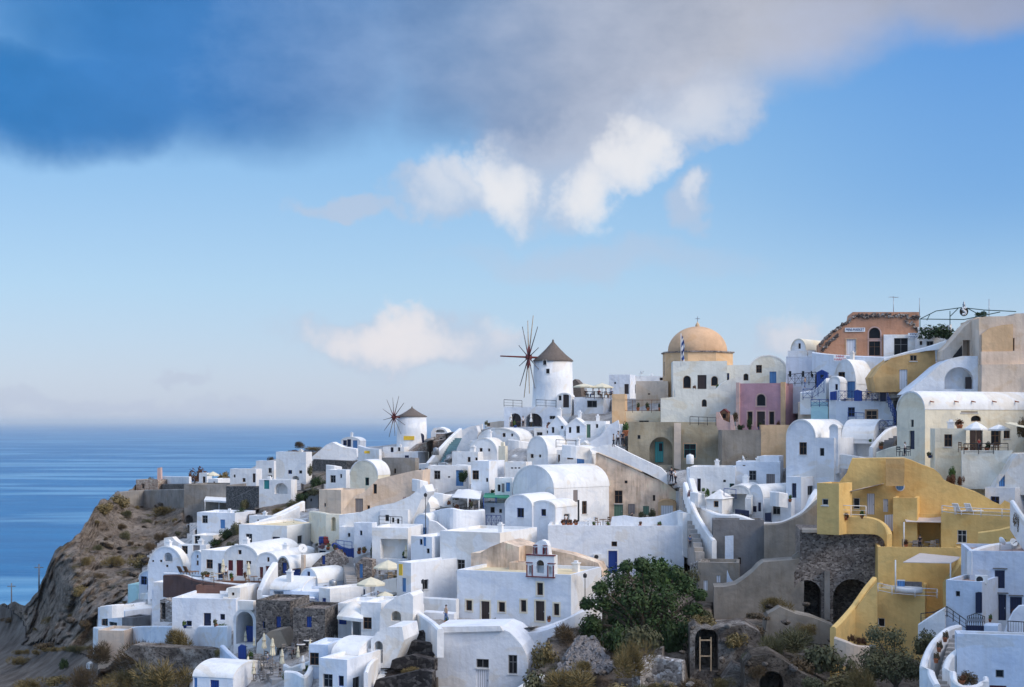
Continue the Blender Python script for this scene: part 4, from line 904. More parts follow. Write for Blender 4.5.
B('white arcade building with two arched porches under the tall windmill', 504, 560, 566, 407, 429, th=12, D=200, mat='white_blue', wins=[('o',515,420,12,13.5,None,'aD'),('o',533.5,420,17.5,13.5,None,'aD'),('w',552.5,417.5,6,3.5,'grey')], name='arcade_building', cat='building', L=6)
for i,(px,w_) in enumerate(((511,'left arch of the arcade'),(531,'right arch of the arcade'))): closed_parasol('white folded parasol standing in the '+w_, px, 413, 427, 'canvas_white', D=199)
for px in (518,537):
    g=MB(); q=empty('x',P3(px,426,201.6),-R(12)); g.box(-.5,0,0,.5,.1,1.7); g.build('door','door_dark',q); adopt(q,[o for o in bpy.data.objects if o.name.startswith('arcade_building')][0])
dining('in the arched porch of the ridge arcade', 518, 427, 'wood', 2, D=198.6)
# smooth white shapes below
for lab, x0, xm, x1, yt, yb, th_, rise_ in (('broad flattened white vault below the arcade porches', 478, 520, 534, 428, 447, 22, 2.2), ('white vaulted roof house with rows of small vent holes left of the cream tower', 470, 497, 506, 438, 462, 20, 2.0), ('wide white vault with a vent slit right of the cream tower', 527, 548, 600, 436, 468, 30, 2.4)):
    B(lab, x0, xm, x1, yt, yb, th=th_, roof='vault_f', rise=rise_, wins=[('w',xm-16,yb-12,3,4,'brown'),('w',xm-8,yb-12,2,3,'grey')], name='vaulted_house')
P('pale stone balustrade wall at the left end of the arcade terrace', [(486,427),(486,423),(500,421),(504,421),(504,428)], 495, 428, D=203, T=.5, mat='tan_pale', wins=[('w',488.5,424.5,3,3,'brown')])
B('slender cream chimney tower with a stepped base in mid town', 498.5, 505, 508, 446, 472, th=20, mat='cream', L=1, name='chimney_tower', cat='tower', rm='cream', key='tower')
adopt(P('stub of the cream chimney tower top', [(500.5,447),(501,442),(503.5,442),(504,447)], 502, 472, T=.7, mat='cream', dD=.3, name='chimney_stack', cat='chimney'), HS['tower'], 'tower_top')
B('pale blue cube below the white vault with vent holes', 471, 489, 494, 461, 492, th=22, mat='white_blue', wins=[('w',487,480,2,4,'grey')], L=5)
B('white house with a planted roof rim left of the pale blue cube', 452, 478, 486, 452, 470, th=18, wins=[('w',469,453.5+6,3,5,'brown'),('w',478,460,2.4,5,'brown')])
B('white flat roofed block with the round dark shrub on its terrace', 428, 468, 473, 466, 486, th=12, wins=[('w',449,477,1.6,1.6,'grey')])
B('white long house with tiny roof drains right of the cream tower', 505, 526, 532, 462, 482, th=20, wins=[('w',512,468,1.5,1.5,'grey'),('w',515.5,468,1.5,1.5,'grey'),('w',519,468,1.5,1.5,'grey')])
hp = B('white pavilion with three pale blue shutters left of the church vault', 495, 512, 518, 478, 498, th=14, wins=[('s',503,488,3,9,'grey'),('s',508,487,4,9,'sky'),('w',499,488,3,7,'grey')])
adopt(canopy('thin white roof slab over the pavilion with pale shutters', [(492,481,176),(515,482,175),(514,478,181),(496,477,182)], [], 'roof_white', T=.3, name='porch_roof', cat='porch roof'), hp, 'porch_roof')
# pediment houses right of the windmill
B('white house with a pointed pediment, left of a pair', 548, 566, 570, 416, 448, th=16, roof='gable', ys=427, mat='white_blue', wins=[('w',564-2,429,2.6,6.5,'grey'),('w',553,430,2.6,6,'grey'),('w',556,441,4,3,'grey','a')])
B('white house with a pointed pediment, right of a pair, next to the green door', 566, 586, 590, 418, 449, th=16, roof='gable', ys=426, mat='white_blue', wins=[('w',578,429.5,3.6,7.2,'grey'),('w',570,430,2.6,6,'grey')])
B('white house with a slim green door beside the lane stairs', 585, 606, 610, 421, 446, th=10, wins=[('d',588.5,431,4,13.5,'green'),('w',597,426,2,4,'grey')])
P('white stair parapet rising from the lane towards the restaurant terrace', [(588,450),(588,443),(600,436),(611,424),(618,420),(620,430),(612,444),(600,451)], 600, 450, dD=-1, T=.5, mat='white_blue', name='stair_parapet')
B('white lane house below the cream terrace with a dark shop window', 605, 622, 626, 424, 446, th=10, wins=[('w',608,441,6,6,'brown')])
B('small grey stone shrine with a pointed roof beside the lane', 580.5, 588, 591, 441, 454, th=20, roof='gable', mat='white_old', wins=[('w',583.5,449,3.5,6,'grey')], name='shrine', cat='shrine', L=1.4)
# restaurant terrace
B('white restaurant terrace block right of the tall windmill', 574, 603, 612, 397, 412, th=14, mat='white_blue', wins=[('w',592,404,10,7,'grey')], name='restaurant_terrace', cat='building')
parasol('wide cream parasol next to the tall windmill, left of two', 584, 383.5, 386.5, 24, 397, D=196)
parasol('wide cream parasol over the restaurant guests, right of two', 602, 383, 387, 23, 398, D=197)
P('brown tent shaped roof behind the tall windmill', [(571,400),(571,382),(575,379),(580,384),(582,400)], 576, 400, D=214, T=3, mat='thatch', name='tent_roof', cat='roof')
for i,(px,t,l,w_) in enumerate(((586,'cloth_dark','cloth_dark','in dark clothes by the tall windmill parasol'),(593,'cloth_white','cloth_blue','in a white shirt between the two cream parasols'),(599,'cloth_red','cloth_dark','in a red top under the right cream parasol'),(606,'cloth_dark','cloth_tan','in a dark top by the terrace end'),(611,'cloth_blue','cloth_dark','in a blue shirt beside the white rooftop house'))):
    person('seated restaurant guest '+w_, px, 398, 11, t, l, D=198.5+i*.3, rz=[.6,-1.2,2.4,1.4,-2][i], seated=True)
    chair('dark terrace chair of the guest '+w_, P3(px,398,198.5+i*.3), [.6,-1.2,2.4,1.4,-2][i]+math.pi*0, 'wood', 'restaurant terrace chairs')
B('white rooftop house with a dark doorway behind the restaurant guests', 609, 630, 636, 374.5, 398, th=18, D=214, mat='white_blue', wins=[('d',626.5,389,4.5,10,'dark'),('w',615,383,2,2,'grey')])
B('low white house behind the tan wall left of the domed church', 630, 665, 672, 376, 399, th=15, D=216, wins=[('w',634.5,389,2.5,9,'brown'),('w',663,379,5,3,'brown')])
# lane, ruin
P('weathered tan ruin facade with old shutters and flaking plaster', [(596,453),(625,465),(652.6,478),(665.7,482),(676,491),(676,517),(608,519),(608,482),(600,478),(595,470)], 640, 518, D=170.5, th=8, T=4, mat='ruin', name='ruined_house', cat='house',
  wins=[('w',618.5,497,8,13,'brown'),('d',618.5,511,9,13,'green'),('s',631.5,509,7,10,'grey'),('s',646,510.5,6,9,'green'),('w',626,482,3,3,'brown'),('w',654,498,2,6,'brown')])
P('smooth white wall capping the slope above the tan ruin', [(590,449),(600,446),(612,444),(629,453),(648,462),(661,468),(667,474),(668,485),(660,480),(652,476),(640,470),(625,463),(608,456),(596,451)], 640, 518, D=170.5, th=8, dD=-.3, T=2, mat='white', name='parapet_wall')
B('tan chapel niche with a lilac panel beside the ruin', 658, 676, 679, 500, 518, th=8, roof='vault_f', mat='apricot', rise=.5, wins=[('s',667,511,12,11,'white')], L=2.5, D=168, name='niche', cat='niche')
B('slim white pillar wall right of the tan chapel niche', 676, 684, 687, 491, 519, th=12, L=1.2, D=168.5, name='pillar_wall', cat='wall')
# ---- olive grey mansion and the church
h = B('olive grey mansion with an arched porch and a teal door', 628, 724, 728, 422, 470, th=5, D=178, mat='olive_grey', key='olive', L=9, name='mansion',
  wins=[('o',661,451,23,28,None,'a'),('w',690,451,12,14,'teal','','t'),('w',639,437,3,4,'grey')], foot=4)
do = MB(); p = h.front(659,452,-1.2); q = empty('porch_door', p, 0, 'teal green door with a dark pane inside the olive mansion porch', 'door'); do.box(-.5,0,-1.3,.55,.08,1.3); do.build('door','door_teal',q); do = MB(); do.box(-.02,-.02,.1,.45,.0,1.1); do.build('pane','glass',q); adopt(q, h)
adopt(P('tall tan pilaster between the arch and the window of the olive mansion', [(674,468),(674,423),(681,423),(681,470)], 678, 469, D=h.D, dD=-.12, th=5, T=.3, mat='tan_pale', name='pilaster', cat='pilaster'), h, 'pilaster')
B('cream terrace building with a shallow blind arch left of the church', 619, 661, 664, 411, 428, th=5, D=188, mat='cream', wins=[('w',644,421.5,10,2,'grey')], L=6, name='terrace_building', cat='building')
B('narrow apricot wall house at the left end of the cream terrace', 612, 625, 628, 394, 430, th=8, D=187, mat='apricot', L=5, rm='tan')
B('plain tan block behind the terrace balustrade', 636, 668, 672, 381, 402, th=8, D=196, mat='tan_pale', wins=[('w',649,394,1.5,1.5,'brown')], L=5, name='block', cat='building')
railing('wrought iron balustrade on the cream terrace left of the church', [(623,400,412,187.2),(661,400,412,187.0)], 'wood', 'bar', 1.3)
for px in (638,648,660): pot_plant('dark potted shrub on the cream terrace balustrade, '+{638:'left of three',648:'middle of three',660:'right of three'}[px], px, 411, 5, 9, 'leaf_dark', D=188.5, group='pots on the balustrade')
pot_plant('small tree in a planter at the left corner of the olive mansion', 625.5, 436, 9, 15, 'leaf_green', D=177)
# church
ch = empty('domed_church', P3(697.5,390,200), 0, 'church with a large tan dome on an eight sided drum', 'church'); s = 200/F
g = MB(); g.lathe([(33.8*s/math.cos(R(22.5))*.985,-4),(33.8*s/math.cos(R(22.5))*.985,36.5*s)],8,smooth=False,a0=R(22.5)); g.build('drum','apricot',ch)
g = MB(); r_=33.8*s/math.cos(R(22.5)); g.lathe([(r_*.97,36*s),(r_*1.03,36.4*s),(r_*1.03,37.6*s),(r_*.9,38*s)],8,smooth=False,a0=R(22.5)); g.build('cornice','stone_brown',ch)
g = MB(); rd=29.5*s; g.lathe([(rd*1.0,37*s),(rd*1.0,38.5*s)]+[(rd*math.cos(R(a)),38.5*s+25*s*math.sin(R(a))) for a in range(6,90,6)]+[(0,63.5*s)],56); dm = g.build('dome','dome_tan',ch)
g = MB(); g.lathe([(.32,63.2*s),(.3,65*s),(.2,66.5*s),(.1,67*s),(.05,68.5*s),(0,68.6*s)],12); g.build('finial','apricot',dm)
g = MB(); g.box(-.04,-.04,68*s,.04,.04,73.5*s); g.box(-.3,-.035,71*s,.3,.035,71.6*s); g.build('cross','steel',dm)
r0=33.8*s
for k in range(8):
    a=R(45*k); nx,ny=math.cos(a),math.sin(a); c_=Vector((nx*r0*.985,ny*r0*.985,0)); t_=Vector((-ny,nx,0)); 
    if ny<.2:
      g = MB(); g.obox(c_-t_*.35-Vector((nx,ny,0))*.2+Vector((0,0,14*s)),t_*.7,Vector((nx,ny,0))*.24,Vector((0,0,14*s))); g.build('drum_window','stone_brown',ch)
hc = B('white upper pavilion of the church with two arched windows and an open door', 673, 727, 730, 361, 395, th=4, D=191, mat='pale_green', L=6, name='church_pavilion', cat='building', wins=[('w',687,382,8,13,'tan','a'),('d',702,382,9,14,'dark'),('w',714.5,381,7,10,'tan','a')])
P('long white church wall with a stepped top and one small dark window', [(661,424),(661,398),(675,397),(675,389.5),(716,389.5),(722,383),(728,380),(737,377),(743,377),(743,425)], 702, 424, D=185, th=4, T=3, mat='pale_green', name='church_wall', wins=[('w',704.3,403,5,7.5,'brown','a')])
B('flat white building between the church pavilion and the big white vault', 715, 750, 754, 365, 392, th=4, D=194, mat='pale_green', L=6, wins=[('w',746,377,5,7,'brown','a')])
B('large hazy white vault behind the pink house', 748, 788, 800, 355, 386, th=10, D=197, roof='vault_f', mat='pale_green', rise=2.4, L=9, name='vaulted_house')
fl = empty('flag', P3(681,364,189), 0, 'drooping blue and white striped flag on a pole before the tan dome', 'flag'); g = MB(); g.tube((0,0,-.3),(0,0,29*s),.05,.04,6); g.build('pole','frame_white',fl)
fv=[];
for i in range(6):
    for j in range(13): fv.append((.05+.075*i+.05*math.sin(j*.9+i),.10*math.sin(i*1.9+j*.5),27.5*s-.26*j-.14*i))
fa,fb=MB(),MB()
for i in range(5):
    for j in range(12): (fa if (j+i)//2%2==0 else fb).quad(fv[i*13+j],fv[(i+1)*13+j],fv[(i+1)*13+j+1],fv[i*13+j+1],True)
fa.build('blue_stripe','metal_blue',fl); fb.build('white_stripe','cloth_white',fl)
# pink house
B('old pink house with a pointed arch window and three dark doors', 737, 784.6, 800, 383, 430, th=22, mat='pink', D=178, key='pink', rm='pink_pale', foot=4, name='pink_house', L=9,
  wins=[('w',761,400,9,12,'grey','a','p'),('d',761,419.5,8,16,'dark','','p'),('w',750,418,5,13,'brown','','p'),('w',771.7,418,5,13,'brown','','p')])
adopt(P('plain pale border wall framing the left edge of the pink house', [(736,430),(736,382.5),(739.5,382.5),(739.5,430)], 738, 430, D=178, dD=1.9, th=22, T=.4, mat='pink_pale', name='pilaster', cat='pilaster'), HS['pink'], 'pilaster')
adopt(P('apricot quoin wall framing the right edge of the pink house', [(780.6,430),(780.6,382),(785.2,382),(785.2,430)], 784.6, 430, D=178, dD=-.15, th=22, T=.3, mat='apricot', name='pilaster', cat='pilaster'), HS['pink'], 'pilaster')
B('little wooden kiosk with a pointed roof on the terrace left of the pink house', 720, 728, 730.5, 409, 421, th=20, roof='gable', D=174, mat='wood', rm='wood_red', L=1.2, wins=[('w',724,416,4,5,'brown')], name='kiosk', cat='kiosk', ys=412.5)
P('pink curving stair parapet left of the wooden kiosk', [(716,424),(716,412),(719,412),(723,420),(733,424),(733,430),(718,430)], 724, 430, D=173, T=.5, mat='pink_pale', name='stair_parapet')
P('slim pale parapet beside the bush on the pink house terrace', [(730.5,430),(730,415),(732.5,415),(735,430)], 732, 430, D=172.6, T=.4, mat='pink_pale', name='stair_parapet')
bush('dark rounded bush on the terrace left of the pink house door', 735.5, 421, 11, 11, 'leaf_brown', 1, D=174.5, group=None)
bush('dark climbing bush against the left window of the pink house', 749.5, 429, 8, 15, 'leaf_dark', 2, D=175.5, group=None)
bush('low dark bush under the door of the pink house', 741, 429, 9, 6, 'leaf_dark', 3, D=174, group=None)
B('smooth grey retaining wall under the pink house terrace', 722, 761, 763, 430, 470, th=4, mat='grey_tan', D=169, L=6, name='retaining_wall', cat='wall', rm='floor_grey')
B('apricot retaining wall under the right half of the pink house', 761, 790, 794, 425, 468, th=8, mat='apricot', D=168.5, L=6, name='retaining_wall', cat='wall', rm='tan', wins=[])
# ---- lane people
person('person in a white shirt and dark trousers leaning on the lane parapet', 618, 446, 15, 'cloth_white', 'cloth_dark', D=168, rz=2.6, lean=.06)
person('person in a dark coat standing at the lane corner below the mansion', 622.5, 446, 15, 'cloth_dark', 'cloth_dark', D=167.5, rz=-.6)
person('person in a tan top seen beside the white shirted walker', 613.5, 447, 13, 'cloth_tan', 'cloth_dark', D=168.5, rz=1.4)
person('person carrying a white bundle up the lane below the olive mansion', 675.5, 485, 16, 'cloth_white', 'cloth_dark', D=163, rz=-2.2, lean=.1)
person('person in black walking up the lane beside the white bundle carrier', 671.5, 483, 16, 'cloth_dark', 'cloth_dark', D=164, rz=2.8)
# ================================================================ left cluster
P('white stepped ramp wall at the cliff edge above the big half dome', [(164,549),(164,538),(172,537),(176,541),(184,546),(192,552),(192,558),(176,556)], 176, 562, T=1.2)
B('white half dome house with niches at the cliff edge', 148, 184, 190, 547, 585, th=20, roof='vault_f', mat='white_blue', rise=3.2, wins=[('w',153,561,2,2,'brown'),('w',161,561,2.4,2.4,'brown'),('w',167,566,2.4,2.4,'brown'),('o',168,557,9,9,None,'a')], name='cave_house')
B('white low house between the half dome and the small blue gable', 178, 206, 210, 545, 556, th=14)
B('narrow white gable with two tiny stacked windows beside the red door house', 191, 203.5, 207, 551, 578, th=30, roof='vault_f', mat='white_blue', rise=1.0, wins=[('w',197.5,556.5,1.6,3,'brown'),('w',197.5,563,2.2,5,'brown')], L=8)
B('long low white wing left of the red door house', 201, 227, 240, 551, 580, th=24, wins=[], L=7)
B('white vaulted house with a dark red door and a dark red shutter', 224, 258, 268, 545.5, 582, th=20, roof='vault_f', rise=2.2, ys=559, wins=[('w',239.8,552.2,3.4,4.4,'brown'),('d',239.6,568,7,16,'red'),('s',230.6,565.4,4.8,10.5,'red'),('w',248.6,562.6,5,3.5,'brown')], L=10, D=163)
B('smaller vaulted white house with two slim dark red doors', 256.5, 277.5, 288, 553, 582, th=22, roof='vault_f', mat='white_blue', rise=1.5, ys=562, wins=[('w',268.2,559.5,2.4,4.6,'brown'),('d',261.3,572.5,3.6,11,'red'),('d',267.8,571.5,4.4,11,'red')], L=9, D=162)
W('dark maroon terrace wall under the red door houses', [(163,575,584,165),(180,575,587,163),(195,580,590,161),(224,584.5,598,158),(262,587.5,602,156)], T=.6, mat='maroon', k=3)
W('white coping wall along the top of the maroon terrace', [(163,572.5,576,165.6),(180,573.5,577,163.6),(195,578,581,161.6),(224,582.5,586,158.6),(262,585.5,589,156.6)], T=.35, mat='white', k=3, foot=0)
B('maroon terrace deck building under the red door houses', 196, 258, 262, 586, 604, th=6, D=157.5, mat='maroon', rm='terrace_cream', L=5, name='terrace', cat='terrace')
closed_parasol('cream folded parasol on the terrace left of the dark red door', 223, 559, 580, D=160)
closed_parasol('cream folded parasol on the terrace right of the dark red door', 248.5, 562, 582, D=159)
dining('on the terrace in front of the dark red shutter', 219, 580, 'wood_pale', 2, D=159.5); dining('on the terrace right of the dark red door', 254, 583, 'wood', 2, D=157.5)
for px,py in ((187,573),(193,573)): chair('dark folding lounger by the maroon wall, '+('left' if px<190 else 'right')+' of the two', P3(px,py+1.5,164), 2.4, 'wood', lounge=True, group='loungers by the maroon wall')
pot_plant('bushy plant at the foot of the long low white wing', 207, 577, 8, 6, 'leaf_olive', D=160.5)
B('small white gabled house with a sky blue double door at the cliff edge', 139, 158, 163, 571, 592, th=24, roof='vault_f', mat='pale_blue', rise=1.2, wins=[('d',150,584,6,12,'sky')], L=5)
B('pale turquoise plunge pool basin beside the sky blue door', 128, 149, 153, 585, 594, th=14, mat='pool_green', L=3.5, name='pool_basin', cat='pool', rm='pool_green')
W('low white wall below the turquoise pool', [(131,592,597),(142,593,599),(156,591,597)], T=.4)
B('broad white house wall behind the round stone oven', 152, 214, 226, 584, 606, th=14, mat='white_blue', wins=[('w',216,596,3.5,6,'brown')], L=6, dD=2)
B('white parapet block with a dark window near the white arch', 211, 224, 229, 590, 608, th=18, wins=[('w',214.5,597.5,3.2,5,'brown')], L=3)
B('white flat roofed house with a tall dark doorway left of the white arch', 172, 236, 240, 599, 629, th=8, mat='white_blue', wins=[('d',207.3,620,7.4,14,'navy'),('w',222.5,617,5,6,'navy'),('w',189,623.5,5.5,5.5,'navy')], L=7)
P('rounded pebble stone oven wall with an iron gate', [(160,622),(160,600),(165,598.5),(172,602),(178,608),(179,614),(175,622)], 170, 622, T=1.5, mat='stone_light', dD=-7, wins=[('o',163,611,5,17)], name='stone_oven', cat='oven')
P('dark iron gate beside the pebble stone oven', [(160.5,620),(160.5,600),(163,600),(163,620)], 162, 621, T=.08, mat='metal_dark', dD=-8, name='gate', cat='gate')
B('white cliff edge terrace house with a small grey window', 98, 125, 152, 611, 634, th=38, wins=[('w',113,624,8,4,'grey')], L=11, mat='white_blue')
B('grey boxy store beside the cliff edge terrace house', 122, 133, 141, 618, 636, th=30, mat='grey', L=3, name='store_building', cat='building')
P('white domed bench wall on the cliff edge terrace', [(127,626),(129,621),(134,618.5),(139,621),(140,626)], 134, 628, T=2, dD=2)
W('long white parapet wall above the dry bush at lower left', [(124,632,641),(132,627,643),(150,626,644),(175,626,645),(200,626,646),(227,626,648)], T=.5, k=4, mat='white_blue', foot=2.5)
B('round tan bastion with a white top at the lower left cliff edge', 98, 124, 128, 631, 657, th=10, mat='tan', L=4, name='bastion', cat='wall', rm='roof_white', dD=1)
W('slim white edge wall left of the round tan bastion', [(93,627,652),(98.5,628,652)], T=1.2, k=1, foot=2.5)
P('grey tan earth slope wall below the long white parapet', [(124,652),(132,645),(160,647),(190,649),(226,650),(226,672),(150,672)], 180, 672, T=2, mat='rock_pale', dD=2, name='earth_bank', cat='bank')
bush('large golden dry bush in front of the long white parapet', 177, 652, 40, 27, 'leaf_dry', 1, dD=-3, group=None)
for i,(px,py,w,h_,m_) in enumerate(((103,662,34,20,'leaf_brown'),(135,668,46,30,'leaf_brown'),(160,660,26,18,'leaf_brown'),(165,690,60,30,'leaf_dry'),(120,690,44,22,'leaf_dry'),(84,690,30,24,'leaf_brown'),(30,692,36,14,'leaf_dry'),(142,652,18,9,'leaf_olive'))):
    w=w*1.15; h_=h_*1.05
    bush('dry brown bush at lower left, '+['at the foot of the tan bastion','spreading darkly below the tan bastion','under the golden bush','wide one beside the blue door cottage','middle one at the frame edge','beside the roadside','alone by the road','small one on the earth slope'][i], px, py, w, h_, m_, i%3, dD=-5 if py<690 else -3)
B('low white cottage with a bright blue door at the lower left frame edge', 193, 233, 243, 667, 702, th=16, mat='white_blue', roof='vault_s', ys=679, wins=[('d',214.5,690,9,20,'blue'),('d',195.5,687,3.5,22,'sky')], L=6)
W('pale blue white ramp wall above the blue door cottage', [(220,645,660),(229,654,666),(241,664,674)], T=.5, mat='pale_blue', k=3)
# ---- white arch and stone ruins
B('white arched gateway house with a deep shaded porch', 233.5, 256, 262, 608.5, 646, th=16, roof='vault_f', rise=1.5, wins=[('o',244.5,628,17,33,None,'aD')], L=5, key='arch', name='gateway_house')
HA = HS['arch']
g=MB(); p=HA.front(250,636,-1.6); q=empty('porch_door',p,-R(16),'x','door'); g.box(-.42,0,-1.0,.42,.08,1.0); g.build('door','door_blue',q); adopt(q,HA)
text_sign('white slatted vent block on the roof of the white arched gateway','',P3(249,609,HA.D+1),-R(16),1.7,.9,'white',T=.8,name='vent_block')
B('dark stone ruin with small blue doors right of the white arch', 256, 290, 296, 601, 640, th=14, mat='stone_dark', rm='stone_brown', wins=[('d',278.5,622,5,11,'blue'),('w',264,625,2.4,7,'blue'),('w',294,628,3,4,'brown')], L=5, name='stone_house')
B('dark stone house with a navy door below the white porch', 293, 325, 331, 609, 644, th=12, mat='stone_dark', rm='stone_brown', wins=[('d',309,622,5.5,11,'blue')], L=5, name='stone_house', dD=-.8)
W('whitewashed coping along the dark stone house roof', [(293,606.5,610,141.5),(310,610,613.5,140),(327,613,617,139)], T=.6, k=2, foot=0)
P('tan canvas shelter roof with a pitched side on the umbrella terrace', [(266,634),(270,631),(280,630),(288,646),(277,648),(271,640)], 278, 660, T=2.5, mat='canvas_tan', dD=1.5, name='tent_shelter', cat='shelter')
P('grey white vault end beside the tan canvas shelter', [(256,655),(257,643),(263,636),(269,633),(271,640),(277,647),(276,655)], 266, 657, T=4, mat='white_old', dD=.6, name='vault', cat='house')
P('bright blue gate panel on the umbrella terrace', [(238,661),(238,647),(241,644.5),(245.5,646),(246.5,661)], 242, 662, T=.15, mat='door_blue', name='gate', cat='gate')
stairs('grey stone steps descending through the umbrella terrace', 283, 680, 262, 654, 22, 9, 'floor_grey')
UMB = [(245.5,631,647,'below the white arched gateway'),(254,637,651,'beside the grey vault end'),(264,633,657,'in front of the grey vault end'),(272.5,638,665,'in front of the tan canvas shelter'),(282,649,672,'right of the tan canvas shelter'),(298,646,664,'above the agave planter'),(248,656,677,'above the blue door cottage, left one of a close pair'),(253.5,661,681,'above the blue door cottage, right one of a close pair'),(310,639,657,'at the top right edge of the umbrella terrace')]
for px,yt,yb,w_ in UMB: closed_parasol('cream folded parasol '+w_, px, yt, yb, 'canvas_cream', dD=-1.5)
closed_parasol('white folded parasol beside the curved white planter wall', 303, 655, 677, 'canvas_white', dD=-1.5)
for px,py,w_,n in ((258,662,'near the grey vault end',3),(270,668,'in the middle of the umbrella terrace',3),(290,655,'under the parasol above the agave',3),(301,652,'near the top of the umbrella terrace',2),(263,680,'at the lower edge of the umbrella terrace',3),(242,683,'beside the blue door cottage roof',2),(308,648,'against the pale blue wall of the terrace',2)): dining(w_, px, py, 'wood_grey', n, dD=-1, cloth='cloth_white' if n==2 else None)
W('curved white planter wall around the agaves', [(284,671,692),(294,672,690),(304,677,692),(311,671,685),(314,663,676)], T=.45, k=4)
W('upper curved white wall of the agave planter', [(283,664,672),(290,667,674),(300,664,670),(311,660,667)], T=.35, k=4)
bush('spiky green agave clump in the curved white planter', 292, 681, 20, 12, 'leaf_green', 4, blade=True, group=None, dD=-1, name='agave', cat='plant')
bush('low green shrub at the right end of the curved white planter', 306, 670, 10, 7, 'leaf_green', 2, group=None, dD=-1)
B('pale blue white block right of the umbrella terrace', 309, 328, 334, 645, 676, th=14, mat='pale_blue', L=4)
bush('round dark green shrub in front of the white arched gateway', 222.5, 632, 16, 12, 'leaf_green', 1, group=None, dD=-3)
bush('dark green climber beside the bright blue gate', 250, 661, 11, 13, 'leaf_green', 2, group=None, dD=-2)
bush('green shrub on the earth slope right end below the parapet', 217, 655, 10, 8, 'leaf_olive', 3, group=None, dD=-3)
# ---- terraces over the red doors
B('large white terrace block with a broad shaded blank front', 239, 287, 313, 526, 553, th=24, rm='terrace_cream', L=13, key='bigterrace', D=176)
W('white rounded parapet along the back of the large terrace block', [(286,518,527,192),(300,520,534,188),(312,527,541,184),(321,533,546,180)], T=.5, k=4)
W('long white slanting lane parapet above the large terrace block', [(262,521,526),(284,511,518),(305,501,507)], T=.6, k=2)
W('lower white slanting lane wall beside the green slope', [(240,528,534),(262,520,527),(284,514,520),(300,506,512)], T=.6, k=2, dD=-6)
P('brown overturned boat on the large white terrace', [(268,528),(271,526.4),(280,526.6),(285,525),(284,528.6),(272,529)], 277, 529, D=182, T=1.0, mat='wood', name='boat', cat='boat')
bush('dark green shrub at the back of the large white terrace, left of two', 284.5, 527, 9, 7, 'leaf_dark', 1, D=186, group='terrace shrubs')
bush('dark green shrub at the back of the large white terrace, right of two', 293, 527.5, 8, 6.5, 'leaf_dark', 2, D=186, group='terrace shrubs')
bush('green shrub at the foot of the large white terrace block', 284, 550, 11, 6, 'leaf_green', 3, D=170, group=None)
B('small white vault roofed house on the lane left of the large terrace', 249, 272, 279, 516, 528, th=20, wins=[('w',258,521,2,3,'grey')], dD=2)
W('grey brown dry stone lane wall at the edge of the green slope', [(248,514,520),(260,513,520)], T=.8, mat='stone_brown', k=1, name='stone_wall')
# ---- stone vault with blue doors
B('rough stone vaulted house with a blue door under a white roof', 277, 290, 318, 557, 576, th=42, roof='vault_f', mat='stone_brown', rm='roof_white', rise=1.6, wins=[('d',284.3,568,4.6,11,'blue'),('d',297,572.5,8,8,'blue'),('d',308,574,3,6,'blue')], L=9, D=160, name='stone_house')
dish('white satellite dish on a tan chimney above the stone vaulted house', P3(302,556,161), .55, .5)
P('slim tan chimney carrying the satellite dish', [(301,572),(301,555),(304,555),(304,572)], 302, 574, D=160, T=.5, mat='tan_pale', name='chimney_stack', cat='chimney')
W('white concave sloping wall left of the stone vaulted house', [(262,590,602,154),(268,578,600,155),(274,568,596,157),(278,562,590,158.5)], T=.7, k=4)
B('blue white vaulted house with a small navy window in its gable', 300, 318, 344, 569, 595, th=40, roof='vault_f', mat='pale_blue', rm='roof_white', rise=1.6, wins=[('w',308.5,575.5,3,8,'navy'),('d',334,583,6,9,'blue'),('w',325,588,4,5,'brown')], L=9, D=153)
B('white barrel roofed house with a dark porch left of the blue gable', 270, 302, 308, 580, 606, th=18, roof='vault_s', ys=591, mat='pale_blue', wins=[('o',278.5,597,10,12),('w',296,598,3,6,'blue')], L=6, D=150)
hp = B('pale blue house with a shaded porch and a bright blue door', 289, 318, 324, 592, 612, th=14, mat='pale_blue', wins=[('o',297,603,12,11),('d',311,604,6,11,'blue')], L=5, D=147)
adopt(canopy('x', [(290,599,145),(315,599,144),(314,595,149),(292,595,149)], [(291,599,612,145),(303,599,612,144.6)], 'roof_white', T=.2, name='porch_roof'), hp)
B('plain white cube house with one narrow blue door right of the blue porch', 319, 330, 357, 589, 618, th=44, wins=[('d',324,603.5,4,11,'blue')], L=7, D=145)
B('white house with navy striped shutters behind the scalloped parasols', 354, 366, 374, 587, 606, th=24, wins=[('s',360.5,595,9,12,'navy')], D=148, L=4)
# stairs & blue terrace
stairs('steep grey stair flight beside the stone wall below the blue terrace', 352, 583, 347, 557, 11, 13, 'floor_grey', 150, 160, None)
P('brown stone wall left of the steep grey stair flight', [(310,582),(312,566),(322,556),(335,550),(344,559),(350,583)], 332, 584, D=157, T=1.2, mat='stone_brown', name='stone_wall', wins=[('d',323.5,560,3.5,9,'blue')])
P('brown stone wall right of the steep grey stair flight', [(357,583),(356,564),(362,558),(372,560),(372,584)], 364, 585, D=152, T=1.2, mat='stone_brown', name='stone_wall', wins=[('d',361,571,3.5,14,'sky')])
P('bright blue rowing boat shaped counter on the blue terrace', [(331,545),(333,543),(340,547),(347,549),(355,548),(355,558),(348,557),(342,551),(334,549)], 345, 560, D=161, T=.7, mat='door_blue', name='bar_counter', cat='counter')
P('pale blue white wall behind the bright blue counter', [(337,544),(337,540),(357,543),(357,552),(340,550)], 350, 556, D=164, T=.5, mat='pale_blue')
